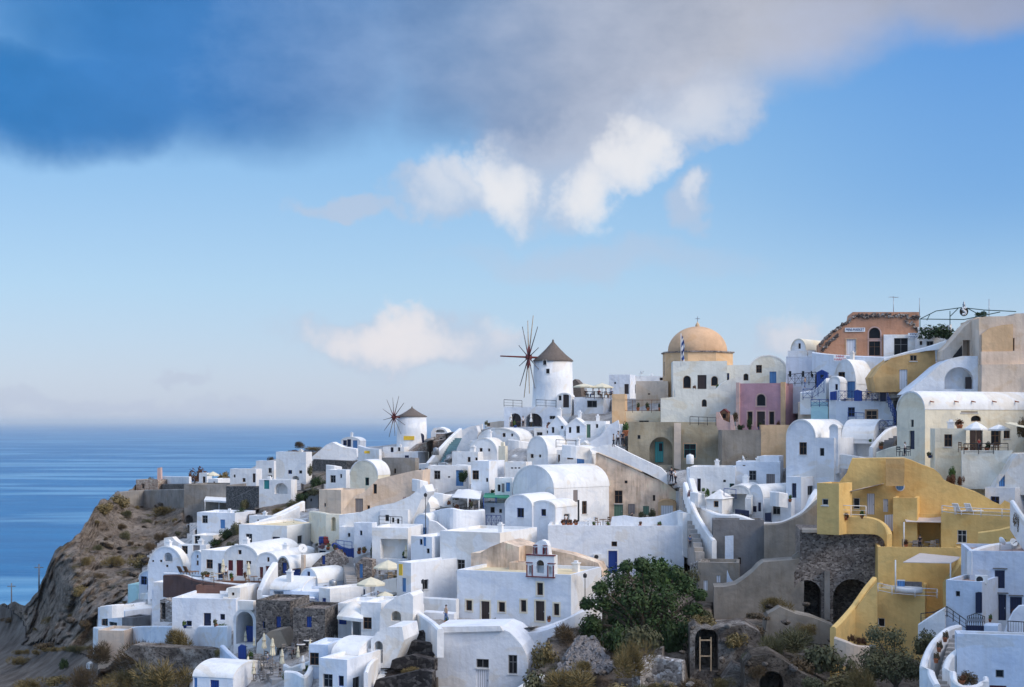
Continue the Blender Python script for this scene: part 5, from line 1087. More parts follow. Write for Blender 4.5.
for px,py,m_,lab in ((322,545,'door_blue','blue'),(326,545,'cloth_red','red')): 
    o=empty('barrel',P3(px,py,168),0,lab+' painted barrel standing at the end of the cream niche wall','barrel'); g=MB(); g.lathe([(0,0),(.33,0),(.42,.5),(.35,1.0),(0,1.0)],14); g.build('staves',m_,o); g=MB()
    for z in (.2,.8): g.lathe([(.385,z-.03),(.40,z-.03),(.40,z+.03),(.385,z+.03)],14)
    g.build('hoop','metal_dark',o)
for i,(px,py,m_) in enumerate(((336,551,'leaf_olive'),(341,556,'leaf_dry'),(359,554,'leaf_rust'),(328,550,'leaf_olive'),(364,553,'leaf_dry'))): pot_plant('potted plant on the blue terrace, '+['left of the blue counter','in front of the blue counter','rust coloured beside the stair top','beside the red barrel','straw coloured beside the porch shrub'][i], px, py, 6, 7, m_, D=159.5)
bush('dark green tree like shrub left of the beige porch', 374, 557, 11, 17, 'leaf_dark', 2, D=157.5, group=None)
bush('white flowering shrub in front of the beige porch', 377, 559, 8, 5, 'leaf_flower', 3, D=156, group=None)
bush('green plants along the beige porch edge', 388, 560, 22, 5, 'leaf_green', 4, D=156.5, group=None)
closed_parasol('cream folded parasol right of the beige porch', 406, 545, 563, D=153)
parasol('cream scalloped parasol over the lower cafe terrace, the upper one', 388, 560, 567, 29, 580, D=149)
parasol('cream parasol over the lower cafe terrace, the left one', 371, 577, 583.5, 30, 604, D=143)
parasol('low white parasol over the lower cafe terrace, the right one', 385, 591.5, 595, 17, 604, D=142)
dining('under the left cafe parasol', 371, 604, 'metal_white', 3, D=143); dining('under the upper cafe parasol', 388, 580, 'wood_pale', 3, D=149)
P('white curved cafe wall below the upper scalloped parasol', [(374,592),(376,584),(384,580),(396,578),(397,592)], 386, 594, D=146, T=.5)
B('white terrace house under the cafe parasols', 361, 395, 398, 597, 612, th=12, D=144, L=4, wins=[('w',384,604,3,4,'brown')], mat='white_blue')
# ---- lower middle
hp = B('white house with a swooping porch roof and a blue side door', 338, 362, 366, 604, 644, th=16, D=135, mat='white_blue', wins=[('d',342,618,8,13,'blue'),('o',357,628,8,19)], L=5)
adopt(canopy('x', [(337,616,132.6),(363,619,131.5),(364,604,137),(345,604,138)], [(352,617,642,132.4)], 'roof_white', T=.3, name='porch_roof', sag=-.8), hp)
B('plain tall white block right of the swooping porch roof', 361, 381, 387, 603, 648, th=18, D=132, L=5)
P('white sweeping arch wall rising towards the yellow sign', [(379,648),(380,612),(386,604),(396,597),(410,593),(413,596),(413,622),(402,628),(390,640)], 394, 648, D=131, T=3, wins=[('o',396,616,10,10,None,'a')], name='arch_wall')
B('cream topped white kiosk with a tiny dark window below the sweeping arch wall', 402, 411, 417, 608, 628, th=20, D=131, wins=[('w',404.5,610.5,4.5,5,'brown')], L=3)
P('white rounded oven vault with an arched niche', [(371,668),(371,640),(377,632),(388,627),(402,627),(404,640),(396,660),(392,668)], 385, 668, D=122, T=4, wins=[('o',378.5,652,8.5,22,None,'a')], name='vault', cat='house')
B('white barrel roofed house with one small navy window at the lower frame edge', 319, 347, 366, 660, 706, th=24, D=117, mat='white_blue', wins=[('w',341,681,5.4,10.5,'navy')], L=6)
B('white barrel vault on top of the lower frame edge house', 332, 358, 365, 643, 672, th=20, D=121, roof='vault_s', ys=656, L=6, mat='white')
W('curved white stair parapet beside the lower frame edge house', [(368,672,704,115),(371,664,698,117),(376,659,690,120),(380,657,676,123)], T=.35, k=4)
stairs('narrow white steps between the curved parapet and the niche vault', 372, 698, 386, 668, 8, 10, 'white_old', 116, 123)
bush('dark green cypress like shrub left of the swooping porch', 339, 652, 13, 16, 'leaf_dark', 3, D=132, group=None)
for k in range(4): 
    o=empty('stepping_slab',P3(336+4.2*k-(k*2.2),645-4.2*k,136+k),.1,'pale stepping slab leading up to the porch, '+['lowest','second lowest','second highest','highest'][k]+' of four','slab','stepping slabs below the porch'); g=MB(); g.box(-1.1,-.35,-.6,1.1,.35,.12); g.build('slab','white_old',o)
bush('brown green shrubs on the stone bank below the white cube house', 330, 636, 18, 14, 'leaf_olive', 1, D=138, group=None)
P('dark slate stone terrace wall in the ruined plot, upper', [(396,652),(398,644),(412,641),(433,645),(434,656)], 416, 657, T=1, mat='slate', name='terrace_wall')
P('dark slate stone terrace wall in the ruined plot, middle', [(390,668),(392,660),(412,655),(434,660),(434,672)], 414, 672, T=1, mat='slate', name='terrace_wall')
P('dark slate stone terrace wall in the ruined plot, lower', [(372,690),(376,680),(396,676),(420,670),(432,672),(432,690)], 404, 690, T=1, mat='slate', name='terrace_wall')
P('dark slate ledge with white rubble at the head of the ruined plot', [(406,640),(408,634),(420,631),(432,636),(432,644)], 420, 644, T=.8, mat='slate', name='terrace_wall')
bush('patch of orange dry grass in the dark ruined plot', 414, 671, 34, 6, 'leaf_dry', 1, blade=True, group=None, dD=-.8, name='grass_patch', cat='grass')
# ---- big centre house
B('tall blank white house behind the bell gable', 440, 500, 528, 533, 604, th=26, D=146, L=9, mat='white')
B('pale blue white annex at the left of the tall blank house', 411, 432, 443, 537, 600, th=30, D=149, mat='white_blue', wins=[('w',435-14,528+14,3,6,'sky'),('d',424.5,534+6,3,9,'sky'),('w',428,551,3,5,'grey')], L=5)
B('white cube with a yellow hanging sign at its corner', 397, 411, 440, 563, 606, th=40, D=143, mat='white_blue', wins=[('d',404,585,4,14,'sky')], L=7)
text_sign('yellow vertical sign on the pale blue corner house', '', P3(401,575.5,141.8), -R(40), .5, 1.15, 'sign_yellow', name='hanging_sign')
W('lower white garden wall with a coping in the courtyard', [(423,597,611,137),(440,598,612,136),(456,599,613,135)], T=.5, k=2)
W('white bench wall along the courtyard edge', [(424,611,618,134.5),(440,612,619,134),(454,613,619,133.6)], T=.8, k=2, mat='white_blue')
h = B('long white house with brown doors and cream framed windows', 457, 571, 604, 575, 626, th=24, D=131, L=8, mat='white_blue', key='long', rm='terrace_cream', foot=5,
  wins=[('w',469,605.5,6,10.5,'brown','','c'),('d',485.3,612.5,8.4,22.5,'dark','','c'),('w',501.8,607,6.4,10,'brown','','c'),('w',523.5,606,5.6,12,'brown','','c'),('d',540,611,9,20,'dark','','c'),('w',540,589,6,12.5,'brown','','c'),('w',556.5,609.5,5.4,12,'brown','','c')])
P('weathered tan gabled ruin on the roof of the long white house', [(471,572),(471,553),(480,553),(490,547),(503,542),(519,547),(519,568),(519,574)], 495, 576, D=141, th=20, T=5, mat='ruin', name='ruined_gable', cat='house')
P('tan ruin wall behind the bell gable', [(518,573),(518,546),(528,545.5),(545,549),(570,554),(598,563),(602,571),(602,577)], 560, 577, D=140.5, th=20, T=2, mat='ruin', name='ruined_wall')
B('low tan bench block at the foot of the weathered gable', 509, 526, 530, 563, 575, th=20, D=138, mat='ruin', L=2, name='block', cat='building')
# bell gable
t=R(24); o0=on_plane(540,577.5,h.C+Vector((-math.sin(t),-math.cos(t),0))*.16,Vector((-math.sin(t),-math.cos(t),0)))
bell=empty('bell_gable',o0,-t,'white two tiered bell gable with maroon bands above the long white house','bell gable'); s=131/F/math.cos(t)*1.0
def bg_(x,y): return ((x-540.3)*s*1.0,(577.5-y)*s*math.cos(t))
g=MB(); ol=[bg_(*p) for p in ((526.5,577.5),(554.5,577.5),(554.5,555),(549,554.5),(548,545),(546,541),(542,539.5),(538,541),(533.5,545),(533,554.5),(526.5,555))]
hl=[(hole_loop(*bg_(540.5,566.5),7.6*s,12*s,True),.55),(hole_loop(*bg_(530.6,570.5),3*s,9*s,True),.4),(hole_loop(*bg_(550.4,570.5),3*s,9*s,True),.4),(hole_loop(*bg_(536,550.5),2.2*s,6*s,True),.4),(hole_loop(*bg_(545,550.5),2.2*s,6*s,True),.4)]
solid(g,ol if sum(ol[i][0]*ol[(i+1)%len(ol)][1]-ol[(i+1)%len(ol)][0]*ol[i][1] for i in range(len(ol)))>0 else ol[::-1],.8,lambda p,q,z:Vector((p,q,z)),hl); g.build('wall','white',bell)
for (x0,y0,x1,y1) in ((526.2,577.5,554.8,576.4),(526.2,555.6,554.8,554.4),(526.2,563.5,533,562.6),(548,563.5,554.8,562.6),(533.6,545.6,537.6,544.8),(543.2,545.6,547.6,544.8)):
    a,b_=bg_(x0,y0),bg_(x1,y1); g=MB(); g.box(a[0],-.07,a[1],b_[0],.3,b_[1]); g.build('band','maroon_trim',bell)
for x in (527.2,532.6,548.2,553.6,534.2,537.2,543.6,546.8):
    up=x in(534.2,537.2,543.6,546.8); a=bg_(x-.5,554 if up else 576.2); b_=bg_(x+.5,547 if up else 565); g=MB(); g.box(a[0],-.06,a[1],b_[0],.2,b_[1]); g.build('pilaster_strip','maroon_trim',bell)
g=MB(); cx_,cz_=bg_(540.5,563); g.lathe([(0,.55),(.14,.55),(.2,.4),(.24,.15),(.34,0),(.28,0),(0,.1)],16,(cx_,.25,cz_-.2)); g.tube((cx_-.5,.25,cz_+.4),(cx_+.5,.25,cz_+.4),.05,.05,6); g.build('bell','bronze',bell)
# lower white house
P('white house at the lower frame edge with a big quarter round shoulder', [(432,629),(499.5,628),(509,632),(515.5,638),(522,646),(526.5,655),(528,664),(528,677),(522,696),(436,696),(434,657)], 480, 690, D=124, th=12, T=6, mat='white_blue', name='cave_house', cat='house',
  wins=[('w',482.5,663.5,12.6,9,'grey'),('d',482.5,680,12.4,20,'white'),('w',512.7,664.5,9,19,'grey')], foot=3)
adopt(P('x', [(430,633),(431,627),(500,626),(503,631)], 470, 690, D=124, dD=-.12, th=12, T=.5, mat='white'), [o for o in bpy.data.objects if o.name.startswith('cave_house')][-1], 'coping')
g=MB(); g.add([P3(426,0,125).xy.to_3d()+Vector((0,0,z)) for z in ()]+[Vector((x,y,z)) for z in (-19.4,-18.8) for x,y in ((-7.2,125.2),(-.6,125.2),(-.6,134),(-8.2,138))],[(0,1,2,3),(4,5,6,7),(0,1,5,4),(1,2,6,5),(2,3,7,6),(3,0,4,7)]); o=g.build('courtyard_floor','floor_grey'); tag(o,'grey paved courtyard in front of the long white house','courtyard',kind='structure')
W('white lane parapet sweeping up to the right of the long white house', [(500,631,642,129),(520,631,642,129.3),(540,628,640,129.6),(560,621,633,130),(580,612,622,130),(602,602,611,132)], T=.45, k=4, mat='white_blue')
P('white buttress wall between the quarter round house and the lane parapet', [(505,640),(512,634),(540,632),(562,625),(556,632),(546,642),(545,660),(540,668),(530,672),(528,660),(522,648)], 532, 680, D=127.5, th=5, T=2, mat='white_blue', name='buttress')
W('white sloping path parapet left of the quarter round house', [(412,609,613,134),(420,615,621,130),(430,622,631,125),(437,629,640,121)], T=.6, k=3)
W('low white kerb wall at the bottom edge below the quarter round house', [(520,688,700,112),(532,680,694,113.5),(545,674,686,115)], T=.4, k=3)
# ---- church with blue shaded gables
B('large white barrel vaulted chapel with a wide shaded gable', 513, 554, 609, 466, 530, th=47, D=163, roof='vault_f', ys=489, key='chapel', name='chapel', cat='chapel', foot=5, mat='white', wins=[('s',575.5,496,4.6,12,'grey'),('w',584.5,507.5,5,13,'brown')])
B('white gabled house with one navy window in front of the chapel, left half', 505, 532, 558, 495, 548, th=30, D=157, roof='vault_f', rise=1.3, mat='white_blue', wins=[('w',520.4,512.7,7,9.6,'navy')], L=6)
B('white lower house with a small navy window in front of the chapel, right half', 531, 555.5, 578, 501, 536, th=30, D=156, roof='vault_f', rise=.8, mat='white_blue', wins=[('w',543.5,512.5,5,7,'navy')], L=5)
B('long white terrace wall house with a navy door and steel railing', 548, 684, 690, 526, 576, th=4, D=150, mat='white_blue', key='f3', L=6, foot=4, rm='roof_white', wins=[('d',612.8,562,9,22.5,'blue','','w'),('w',614.3,544,5.6,5,'brown')])
f3 = HS['f3']; ac_unit('air conditioner on the terrace wall left of the navy door', f3.front(597.5,559.5,.02), -R(4), 1.0)
railing('blue railing left of the navy door', [(602,566,574,149),(607.5,566,574,149)], 'metal_blue', 'x', .6); railing('blue railing right of the navy door', [(619,566.5,574,149),(634,567,575,149)], 'metal_blue', 'x', .7)
P('rounded white buttress at the right end of the long terrace wall', [(683,556),(683,513),(697,514),(699,525),(701,535),(704,541),(699,550),(692,560)], 692, 562, D=150, th=-10, T=2, mat='white', name='buttress')
P('white low wall with a wavy top behind the terrace tables', [(610,528),(612,517),(625,515.5),(640,518),(655,517),(668,514),(680,510),(684,512),(684,528)], 650, 528, D=153, th=4, T=.5, mat='white_blue')
for i,(px,w_) in enumerate(((563.5,6),(568,5),(571,6),(576,6))): pot_plant('terracotta pot by the chapel wall, '+['leftmost','second from the left','third from the left','rightmost']+[''][:0] if False else 'terracotta pot by the chapel wall, '+['leftmost','second from the left','second from the right','rightmost'][i]+' of four', px, 525, w_, 6, 'leaf_rust', D=155, group='terracotta pots by the chapel wall')
dining('with a white cloth beside the chapel', 588, 526, 'metal_white', 3, D=154.5, cloth='cloth_white'); dining('at the right end of the chapel terrace', 603, 526, 'wood', 2, D=154.5)
for i,(px,m_) in enumerate(((594,'leaf_green'),(608,'leaf_green'),(640,'leaf_rust'),(659,'leaf_green'))): pot_plant('potted plant on the terrace before the tan ruin, '+['beside the cloth covered table','at the foot of the ruin door','under the ruin shutters','by the lilac panel'][i], px, 527, 5, 6, m_, D=152.6)
for i,(px,w_,h_) in enumerate(((629,10,5),(642,9,9),(652,10,11))): bush('green shrub growing against the tan ruin, '+['low one under the grey shutter','under the green shutter','tallest beside the lilac panel'][i], px, 517.5, w_, h_, 'leaf_olive', i, D=168, group='shrubs against the ruin')
P('dark downpipe post beside the chapel side windows', [(577.6,522),(577.6,500),(579,500),(579,522)], 578, 523, D=157, T=.2, mat='metal_dark', name='pipe_post', cat='post')
# ---- green pergola and its terrace
canopy('green and white striped awning on a blue frame left of the chapel gables', [(483,497,167),(511,497.5,166),(507,493,171),(485,493,172)], [(483.5,497,516,167),(510.5,497.5,506,166),(496,497,500,166.5)], 'canvas_green', post_mat='metal_blue', T=.12, name='striped_awning')
canopy('white stripes panel of the green awning', [(496,496.6,166.7),(501,496.8,166.5),(504,493,171),(500,493,171.2)], [], 'canvas_white', T=.16, name='awning_stripe') if False else None
railing('dark blue lattice fence under the green striped awning', [(486.5,515,527,164),(501,515.5,527,163.6)], 'metal_blue', 'x', .6)
B('white house under the green striped awning', 484, 508, 512, 503, 526, th=10, D=168, mat='pale_blue', wins=[('w',492.5,510,4.5,6,'grey'),('w',500.5,511,3,4,'grey')], L=4)
W('bowl shaped white terrace wall below the wide white canopy', [(428,513,530,164),(436,510,534,161),(450,508,538,158),(466,510,536,158.5),(480,510,532,161),(485,509,526,164)], T=.6, k=5, mat='white_blue', foot=3)
canopy('wide white canvas canopy over the bowl shaped terrace', [(452,497,168),(480,499,165),(482,491,173),(458,489,175)], [(468,498,512,166),(479,499,511,165.4)], 'canvas_white', T=.08, sag=-.5)
railing('thin dark railing along the bowl shaped terrace', [(453,507,511,166),(468,507.5,511.5,165),(482,507.5,511.5,165.5)], 'metal_dark', 'bar', 1.0)
dining('under the wide white canvas canopy', 461, 511, 'metal_dark', 2, D=168); dining('at the right end of the bowl shaped terrace', 475, 511, 'metal_dark', 2, D=167)
B('white vaulted house left of the bowl shaped terrace', 411, 430, 446, 497, 520, th=34, D=168, roof='vault_f', rise=1.4, mat='white', wins=[('w',414.5,510,2.4,6,'grey')], L=8)
B('pale blue house with a sky blue door below the bowl shaped terrace', 414, 430, 436, 514, 548, th=28, D=159, mat='pale_blue', roof='vault_f', rise=1.2, wins=[('d',424.5,533,4,11,'sky'),('w',418,530,2.5,6,'grey')], L=6)
P('white curved garden wall right of the pale blue house', [(428,545),(429,520),(436,522),(446,530),(456,534),(456,548)], 440, 548, D=157, T=.6)
B('low white house in front of the tan facade end', 408, 426, 432, 490, 514, th=18, D=176, wins=[('w',411,513-10,2.4,6,'grey')], L=5)
bush('large round dark green shrub on a white roof terrace', 463.5, 481, 17, 13, 'leaf_dark', 3, D=178, group=None)
for i,(px,py,w_) in enumerate(((447,489,9),(456,498,8),(449,503,5),(493,492,6))): bush('small terrace shrub near the bowl shaped terrace, '+['at the foot of the round shrub wall','left of the wide canvas canopy','red flowered at the railing start','beside the pavilion'][i], px, py+1, w_, 5, ['leaf_olive','leaf_olive','leaf_rust','leaf_dark'][i], i, D=[181,170,166,173][i], group='small shrubs near the bowl terrace')
B('white upper terrace house with cushions left of the pale shuttered pavilion', 466, 494, 499, 484, 500, th=14, D=179, wins=[('w',474,493,4,4,'grey')], L=5)
# ---- left chapel row filler between the ridge and mid town
for lab,x0,xm,x1,yt,yb,th_,D0,rf,wn_ in (
 ('white stepped house between the small windmill wall and the tan facade',414,430,438,464,482,18,232,'flat',[('w',424,472,2,3,'grey')]),
 ('white vaulted house below the teal grey staircase',430,452,458,463,480,20,206,'vault_f',[('w',441,471,2.4,4,'grey')]),
 ('low white house under the arcade, right of the flattened vault',534,556,562,428,446,20,196,'flat',[('w',548,432,3,3,'grey')]),
 ('long low white roof behind the chapel vault',553,588,600,450,470,24,178,'flat',[('w',560,466,5,3,'brown')]),
 ('white vault between the pedimented houses and the tan ruin',560,592,600,446,466,18,175,'vault_f',[]),
 ('small white house on the seaward edge behind the teal door terrace',244,262,268,484,499,18,276,'flat',[('w',252,490,2,3,'grey')]),
 ('flat white roofed shed left of the green slope',228,248,252,497,510,12,250,'flat',[]),
 ('white dome roofed cistern house right of the pergola house',238,252,258,514,528,18,228,'vault_f',[]),
 ('small white house beside the white slanting lane parapet',306,318,324,494,508,22,226,'flat',[('w',311,500,2,3,'grey')]),
 ('low white flat house under the red door wing',150,166,172,566,578,18,186,'flat',[]),
 ('white low block right of the olive oven gate',228,240,246,588,606,14,152,'flat',[('w',233,594,2,3,'brown')]),
 ('plain white house above the satellite dish chimney',318,336,342,549,563,20,170,'flat',[]),
 ('white roof block behind the annexes at the ridge stair foot',404,418,424,452,466,18,262,'flat',[('w',411,459,2,3,'brown')])):
    B(lab,x0,xm,x1,yt,yb,th=th_,D=D0,roof=rf,rise=1.1,wins=wn_,L=5)
# ================================================================ right side, upper
W('dull tan garden wall between the pink house and the blue railing house', [(798,402,424,172),(818,400.5,424,170),(838,400.5,424,168)], T=.8, mat='tan_pale', k=1)
B('white house with crenellated roof edge on the skyline right of the white vault', 786, 815, 822, 356, 390, th=22, D=182, mat='white_blue', wins=[('w',790,374,2.6,6,'grey'),('w',803,374,2.6,6,'grey'),('w',812,374,2.6,6,'brown')], L=6, key='cas')
for i,px in enumerate((791,797.5,804,811.5)):
    a=HS['cas'].front(px,356.5,.03); g=MB(); g.box(-.42,0,-.1,.42,.6,.75); g.lathe([(.0,.75)],3); o=empty('x',a,-R(22)); g.build('merlon','white',o); adopt(o,HS['cas'])
B('white gable end house with a pale vaulted roof on the skyline', 791, 806, 821, 338.5, 362, th=38, D=188, roof='vault_f', ys=350, rm='cream', wins=[('w',799.5,346,2.4,5.5,'brown')], L=7)
B('big creamy white vault with a sloping lit side behind the blue railing', 834, 856, 884, 359, 398, th=40, D=171, roof='vault_f', rise=3.4, mat='white', name='vaulted_house')
B('small white arched dormer house before the creamy white vault', 829, 840, 845, 376, 398, th=24, D=167, roof='vault_f', rise=.8, mat='white', wins=[('w',836.5,387,2.4,6,'blue')], L=4)
B('bright blue guard booth with a pointed roof on the stair landing', 816.5, 827, 830, 370, 384, th=20, D=170, mat='door_blue', rm='door_blue', roof='gable', ys=373, wins=[('w',822,377,4,5,'blue')], L=1.3, name='booth', cat='booth')
railing('dark scrolled railing on the terrace left of the blue booth', [(788,374.5,385,173),(816,372,384,171)], 'metal_dark', 'x', .8)
railing('upper blue stair railing below the blue booth', [(803,389,399,170),(812,389,399,169.5),(824,376,392,168.5)], 'metal_blue', 'x', .9)
railing('lower blue landing railing over the turquoise panel', [(811,399.5,406,168.6),(828,399.5,406,167.6)], 'metal_blue', 'x', .9)
W('turquoise low panel wall under the lower blue landing railing', [(811,402,408,168.9),(828,402,408,167.9)], T=.2, mat='pool_green', k=1)
W('white sloping stair side wall beside the upper blue railing', [(800,392,402,171),(814,390,402,170),(826,378,402,169)], T=1.2, mat='white', k=1)
h=B('pale blue terrace house with a tan framed window and blue railings', 836, 893, 898, 400.5, 426, th=26, D=163, mat='white_blue', wins=[('w',871.5,417,11,13,'tan','','t')], L=7, key='f11')
railing('blue railing along the roof of the pale blue terrace house', [(838,391,400.5,164),(852,391,400.5,163.6),(866,391.5,400.5,163.2),(878,391.5,400.5,162.8)], 'metal_blue', 'x', .8)
P('solid blue gate panel in the middle of the roof railing', [(854,401),(854,391),(857,389.5),(862,391),(862,401)], 858, 401, D=162.6, th=26, T=.12, mat='door_blue', name='gate', cat='gate')
P('solid blue shutter panel at the right end of the roof railing', [(880,401.5),(880,391),(886,391),(886,401.5)], 883, 401, D=162.2, th=26, T=.12, mat='door_navy', name='gate', cat='gate')
P('blue cabinet beside the small white dormer', [(830,400),(830,392),(836,391),(836,400)], 833, 400, D=164.5, th=26, T=.5, mat='door_blue', name='cabinet', cat='cabinet')
railing('blue stair railing running down right of the pale blue terrace house', [(887,392,402,160.5),(896,412,424,157)], 'metal_blue', 'x', .9)
railing('thin blue railing at the foot of the pale blue terrace house', [(879,421,431,157),(888,420.5,431,156.6),(895,421,432,156)], 'metal_blue', 'x', 1.0)
W('curved white stair wall between the blue railing and the barrel house', [(873,447,462,151),(880,438,462,152),(888,430,460,153),(897,426,458,154)], T=.5, k=3)
stairs('dark narrow steps by the curved white stair wall', 887, 446, 893, 434, 11, 6, 'grey', 151, 155)
B('white barrel vault with a shaded porch behind the blue arched gable house', 842, 873, 881, 419.5, 462, th=30, D=155, roof='vault_s', ys=440, mat='white', wins=[('o',862,450,22,13)], L=7, key='pv', name='vaulted_house')
bush('bright green pot shrub on the porch edge of the white barrel vault', 871, 441, 6, 4, 'leaf_green', 1, D=153, group=None)
hb=B('pale blue house with a round topped gable and two small windows', 786, 834, 851, 438, 484, th=30, D=150, mat='white_blue', wins=[('w',803,448.5,7.5,12.5,'brown'),('w',822,452,4.5,8,'grey')], L=9, key='bg', rm='roof_white')
adopt(B('x', 786.5, 815.5, None, 419.5, 480, th=30, D=hb.front(815.5,440).y, dD=-.03, mat='white_blue', roof='vault_f', ys=438, L=11, cat='x', wins=[('w',803,448.5,7.5,12.5,'brown'),('w',803,430,.1,.1,'brown')][:1]), hb)
adopt(B('x', 829.5, 838, None, 424.5, 445, th=30, D=150.4, mat='white_blue', roof='vault_f', ys=429, L=1.2, cat='x'), hb)
W('cream rounded garden wall with dark planters left of the barrel house', [(876,452,462,148),(884,449,462,147),(895,446,460,146),(904,447,460,145)], T=.5, mat='cream', k=3)
for i,px in enumerate((881,899)): pot_plant('dark round potted bush on the cream garden wall, '+['left','right'][i]+' of two', px, 449+i*-2, 7, 8, 'leaf_brown', D=147, group='pots on the cream garden wall')
dining('beside the narrow door of the cream barrel house', 904, 456, 'metal_dark', 2, D=141)
# orange shop
P('old orange shop front with a crumbling stone roof edge and an arched fanlight', [(820.5,357),(820.5,343),(828,335),(836,328),(851.5,318),(852.7,312),(919,312),(919,358)], 870, 357, D=180, th=8, T=7, mat='orange', name='shop_building', cat='shop', key='shop', foot=2,
  wins=[('d',851.2,347,9.5,15.6,'white','','t'),('w',874.6,333,11.6,11,'brown','a','p'),('w',874.6,348.5,11.6,14.5,'brown','','p')])
hs=HS['shop']
adopt(P('x', [(883.8,358),(883.8,334.5),(919.5,334.5),(919.5,358)], 900, 357, D=hs.D, dD=-.95, th=8, T=.34, mat='white', wins=[('w',901,346.5,14,17,'grey')]), hs, 'white_front')
g=MB(); rr=random.Random(5)
for poly in ([(819.5,346),(828,336),(836,329.5),(852,319.5)],[(852,316.5),(885,315),(905,316),(919,318)],[(905,321),(913,324),(918,331)],[(822,350),(830,342),(838,335)]):
    for i in range(len(poly)-1):
        (xa,ya),(xb,yb)=poly[i],poly[i+1]; n=int(math.hypot(xb-xa,yb-ya)/1.5)+1
        for j in range(n):
            for _ in range(2):
                t=(j+rr.random())/n; p=hs.front(xa+(xb-xa)*t+rr.uniform(-.8,.8),ya+(yb-ya)*t+rr.uniform(-1.6,1.4),rr.uniform(-.02,.14)); e=rr.uniform(.12,.3)
                a=Vector((rr.gauss(0,1),rr.gauss(0,1),rr.gauss(0,1))).normalized(); b_=a.orthogonal().normalized(); c_=a.cross(b_); g.obox(p-a*e*.5-b_*e*.5-c_*e*.5,a*e,b_*e*1.3,c_*e*.8)
o=link('rubble_edge',g.mesh('rubble_edge','stone_cave')); o.parent=hs.root; o.matrix_parent_inverse=(Matrix.Translation(hs.root.location)@Matrix.Rotation(-hs.t,4,'Z')).inverted()
p=hs.front(855,331.8,.06); text_sign('white sign with dark blue lettering over the orange shop door','MINI-MARKET',p,-R(8),2.5,.52)
p=hs.front(913.5,338.2,.62); text_sign('small white two line sign at the corner of the white shop front','MINI\nMARKET',p,-R(8),1.35,.66)
W('white retaining wall running below the orange shop', [(812,352,372,179),(836,354.5,376,177),(880,356.5,380,174),(922,357,378,172)], foot=.2, T=1.2, mat='white_blue', k=2)
p=P3(840,361,176.2); text_sign('small red lettered white sign on the retaining wall below the shop','MINI\nMARKET',p,-R(8),1.55,.74,ink='ink_red')
antenna('tall antenna with a cross aerial over the orange shop roof', 893.5, 296, 313, 183); antenna('plain antenna pole at the right end of the shop roof', 919.5, 298, 313, 181, False); antenna('thin antenna pole above the tan house at upper right', 989, 299, 316, 156, False)
B('white lean-to behind the shop with dark tools on its wall', 917, 940, 946, 337, 360, th=12, D=174, wins=[('w',930,343.5,7,5,'grey'),('w',921,343,2,4,'brown')], L=4)
bush('dark green creeper mass on the roof behind the shop', 938, 338, 44, 16, 'leaf_dark', 2, D=172.5, blade=False, group=None)
bush('thin dark green vine on the metal frame, upper', 984, 316, 22, 7, 'leaf_dark', 1, D=156, blade=False, group=None, name='vine')
W('pale grey white parapet behind the dark creeper mass', [(918,327,340,178),(936,328,340,177),(950,324,338,176)], T=.6, mat='white_old', k=2)
# ochre cave, arch house, tan house
P('ochre plastered cave house front with a sloping top', [(876,392),(873,377),(880,367),(892,358),(908,354),(935,350),(936,372),(928,384),(918,392)], 905, 392, D=160, th=4, T=5, mat='ochre', name='cave_house', cat='house', wins=[('d',903.5,379.5,8,20,'white'),('w',913.5,358,7,6,'tan')])
W('white slanting wall on top of the ochre cave house', [(884,358,361,161),(905,352,355.5,160.4),(925,347,351,159.6),(946,340,349,158)], T=.8, k=2, foot=0)
P('white house with one wide round arched porch at upper right', [(906,394),(912,388),(926,377),(940,365),(950,359),(962,356),(978,356),(983,360),(983,394)], 950, 393, D=152, th=6, T=6, mat='white_blue', name='arched_house', cat='house', wins=[('o',959,378,29,22,None,'a')], key='ah')
g=MB(); p=HS['ah'].front(969,384,-.9); q=empty('x',p,-R(20)); g.box(-.38,0,-.9,.38,.08,.75); g.build('door','door_dark',q); adopt(q,HS['ah'])
P('tan gabled wall with a triangular dark opening and stairs behind the arched porch', [(944,360),(944,350),(955,338),(966,325),(975,317.5),(984,317),(984,360)], 964, 360, D=154.5, th=6, T=4, mat='tan_pale', name='stair_house', cat='house', wins=[('o',966.5,348,7,16)])
P('dark sheet painted as the shaded opening under the tan outer stairs', [(953,357),(962,345.5),(962.5,357)], 958, 358, D=154.2, th=6, T=.3, mat='dark', name='stair_recess', cat='wall')  # flat sheet; the shade inside the opening is put into its colour
P('tan house with a peach upper wall at the upper right frame edge', [(979,365),(979,318),(985,316.5),(1014,316),(1015,313.5),(1070,312),(1070,365)], 1010, 364, D=151, th=4, T=8, mat='tan_pale', name='tan_house', cat='house', wins=[('w',1011,344.5,7,13,'brown')], key='th')
adopt(P('x', [(982,352),(982,334),(990,328),(1002,325),(1013,324),(1013,352)], 1000, 352, D=151, dD=-.25, th=4, T=.25, mat='apricot'), HS['th'], 'plaster_panel')
adopt(P('x', [(981.5,364.5),(981.5,351.5),(1070,351),(1070,364.5)], 1000, 364, D=151, dD=-.45, th=4, T=.45, mat='tan'), HS['th'], 'ledge')
P('plain grey tan retaining wall under the tan house at the right frame edge', [(981,396),(982,364.5),(1075,363.5),(1075,398)], 1005, 395, D=150, th=4, T=3, mat='tan_pale', name='retaining_wall', foot=3)
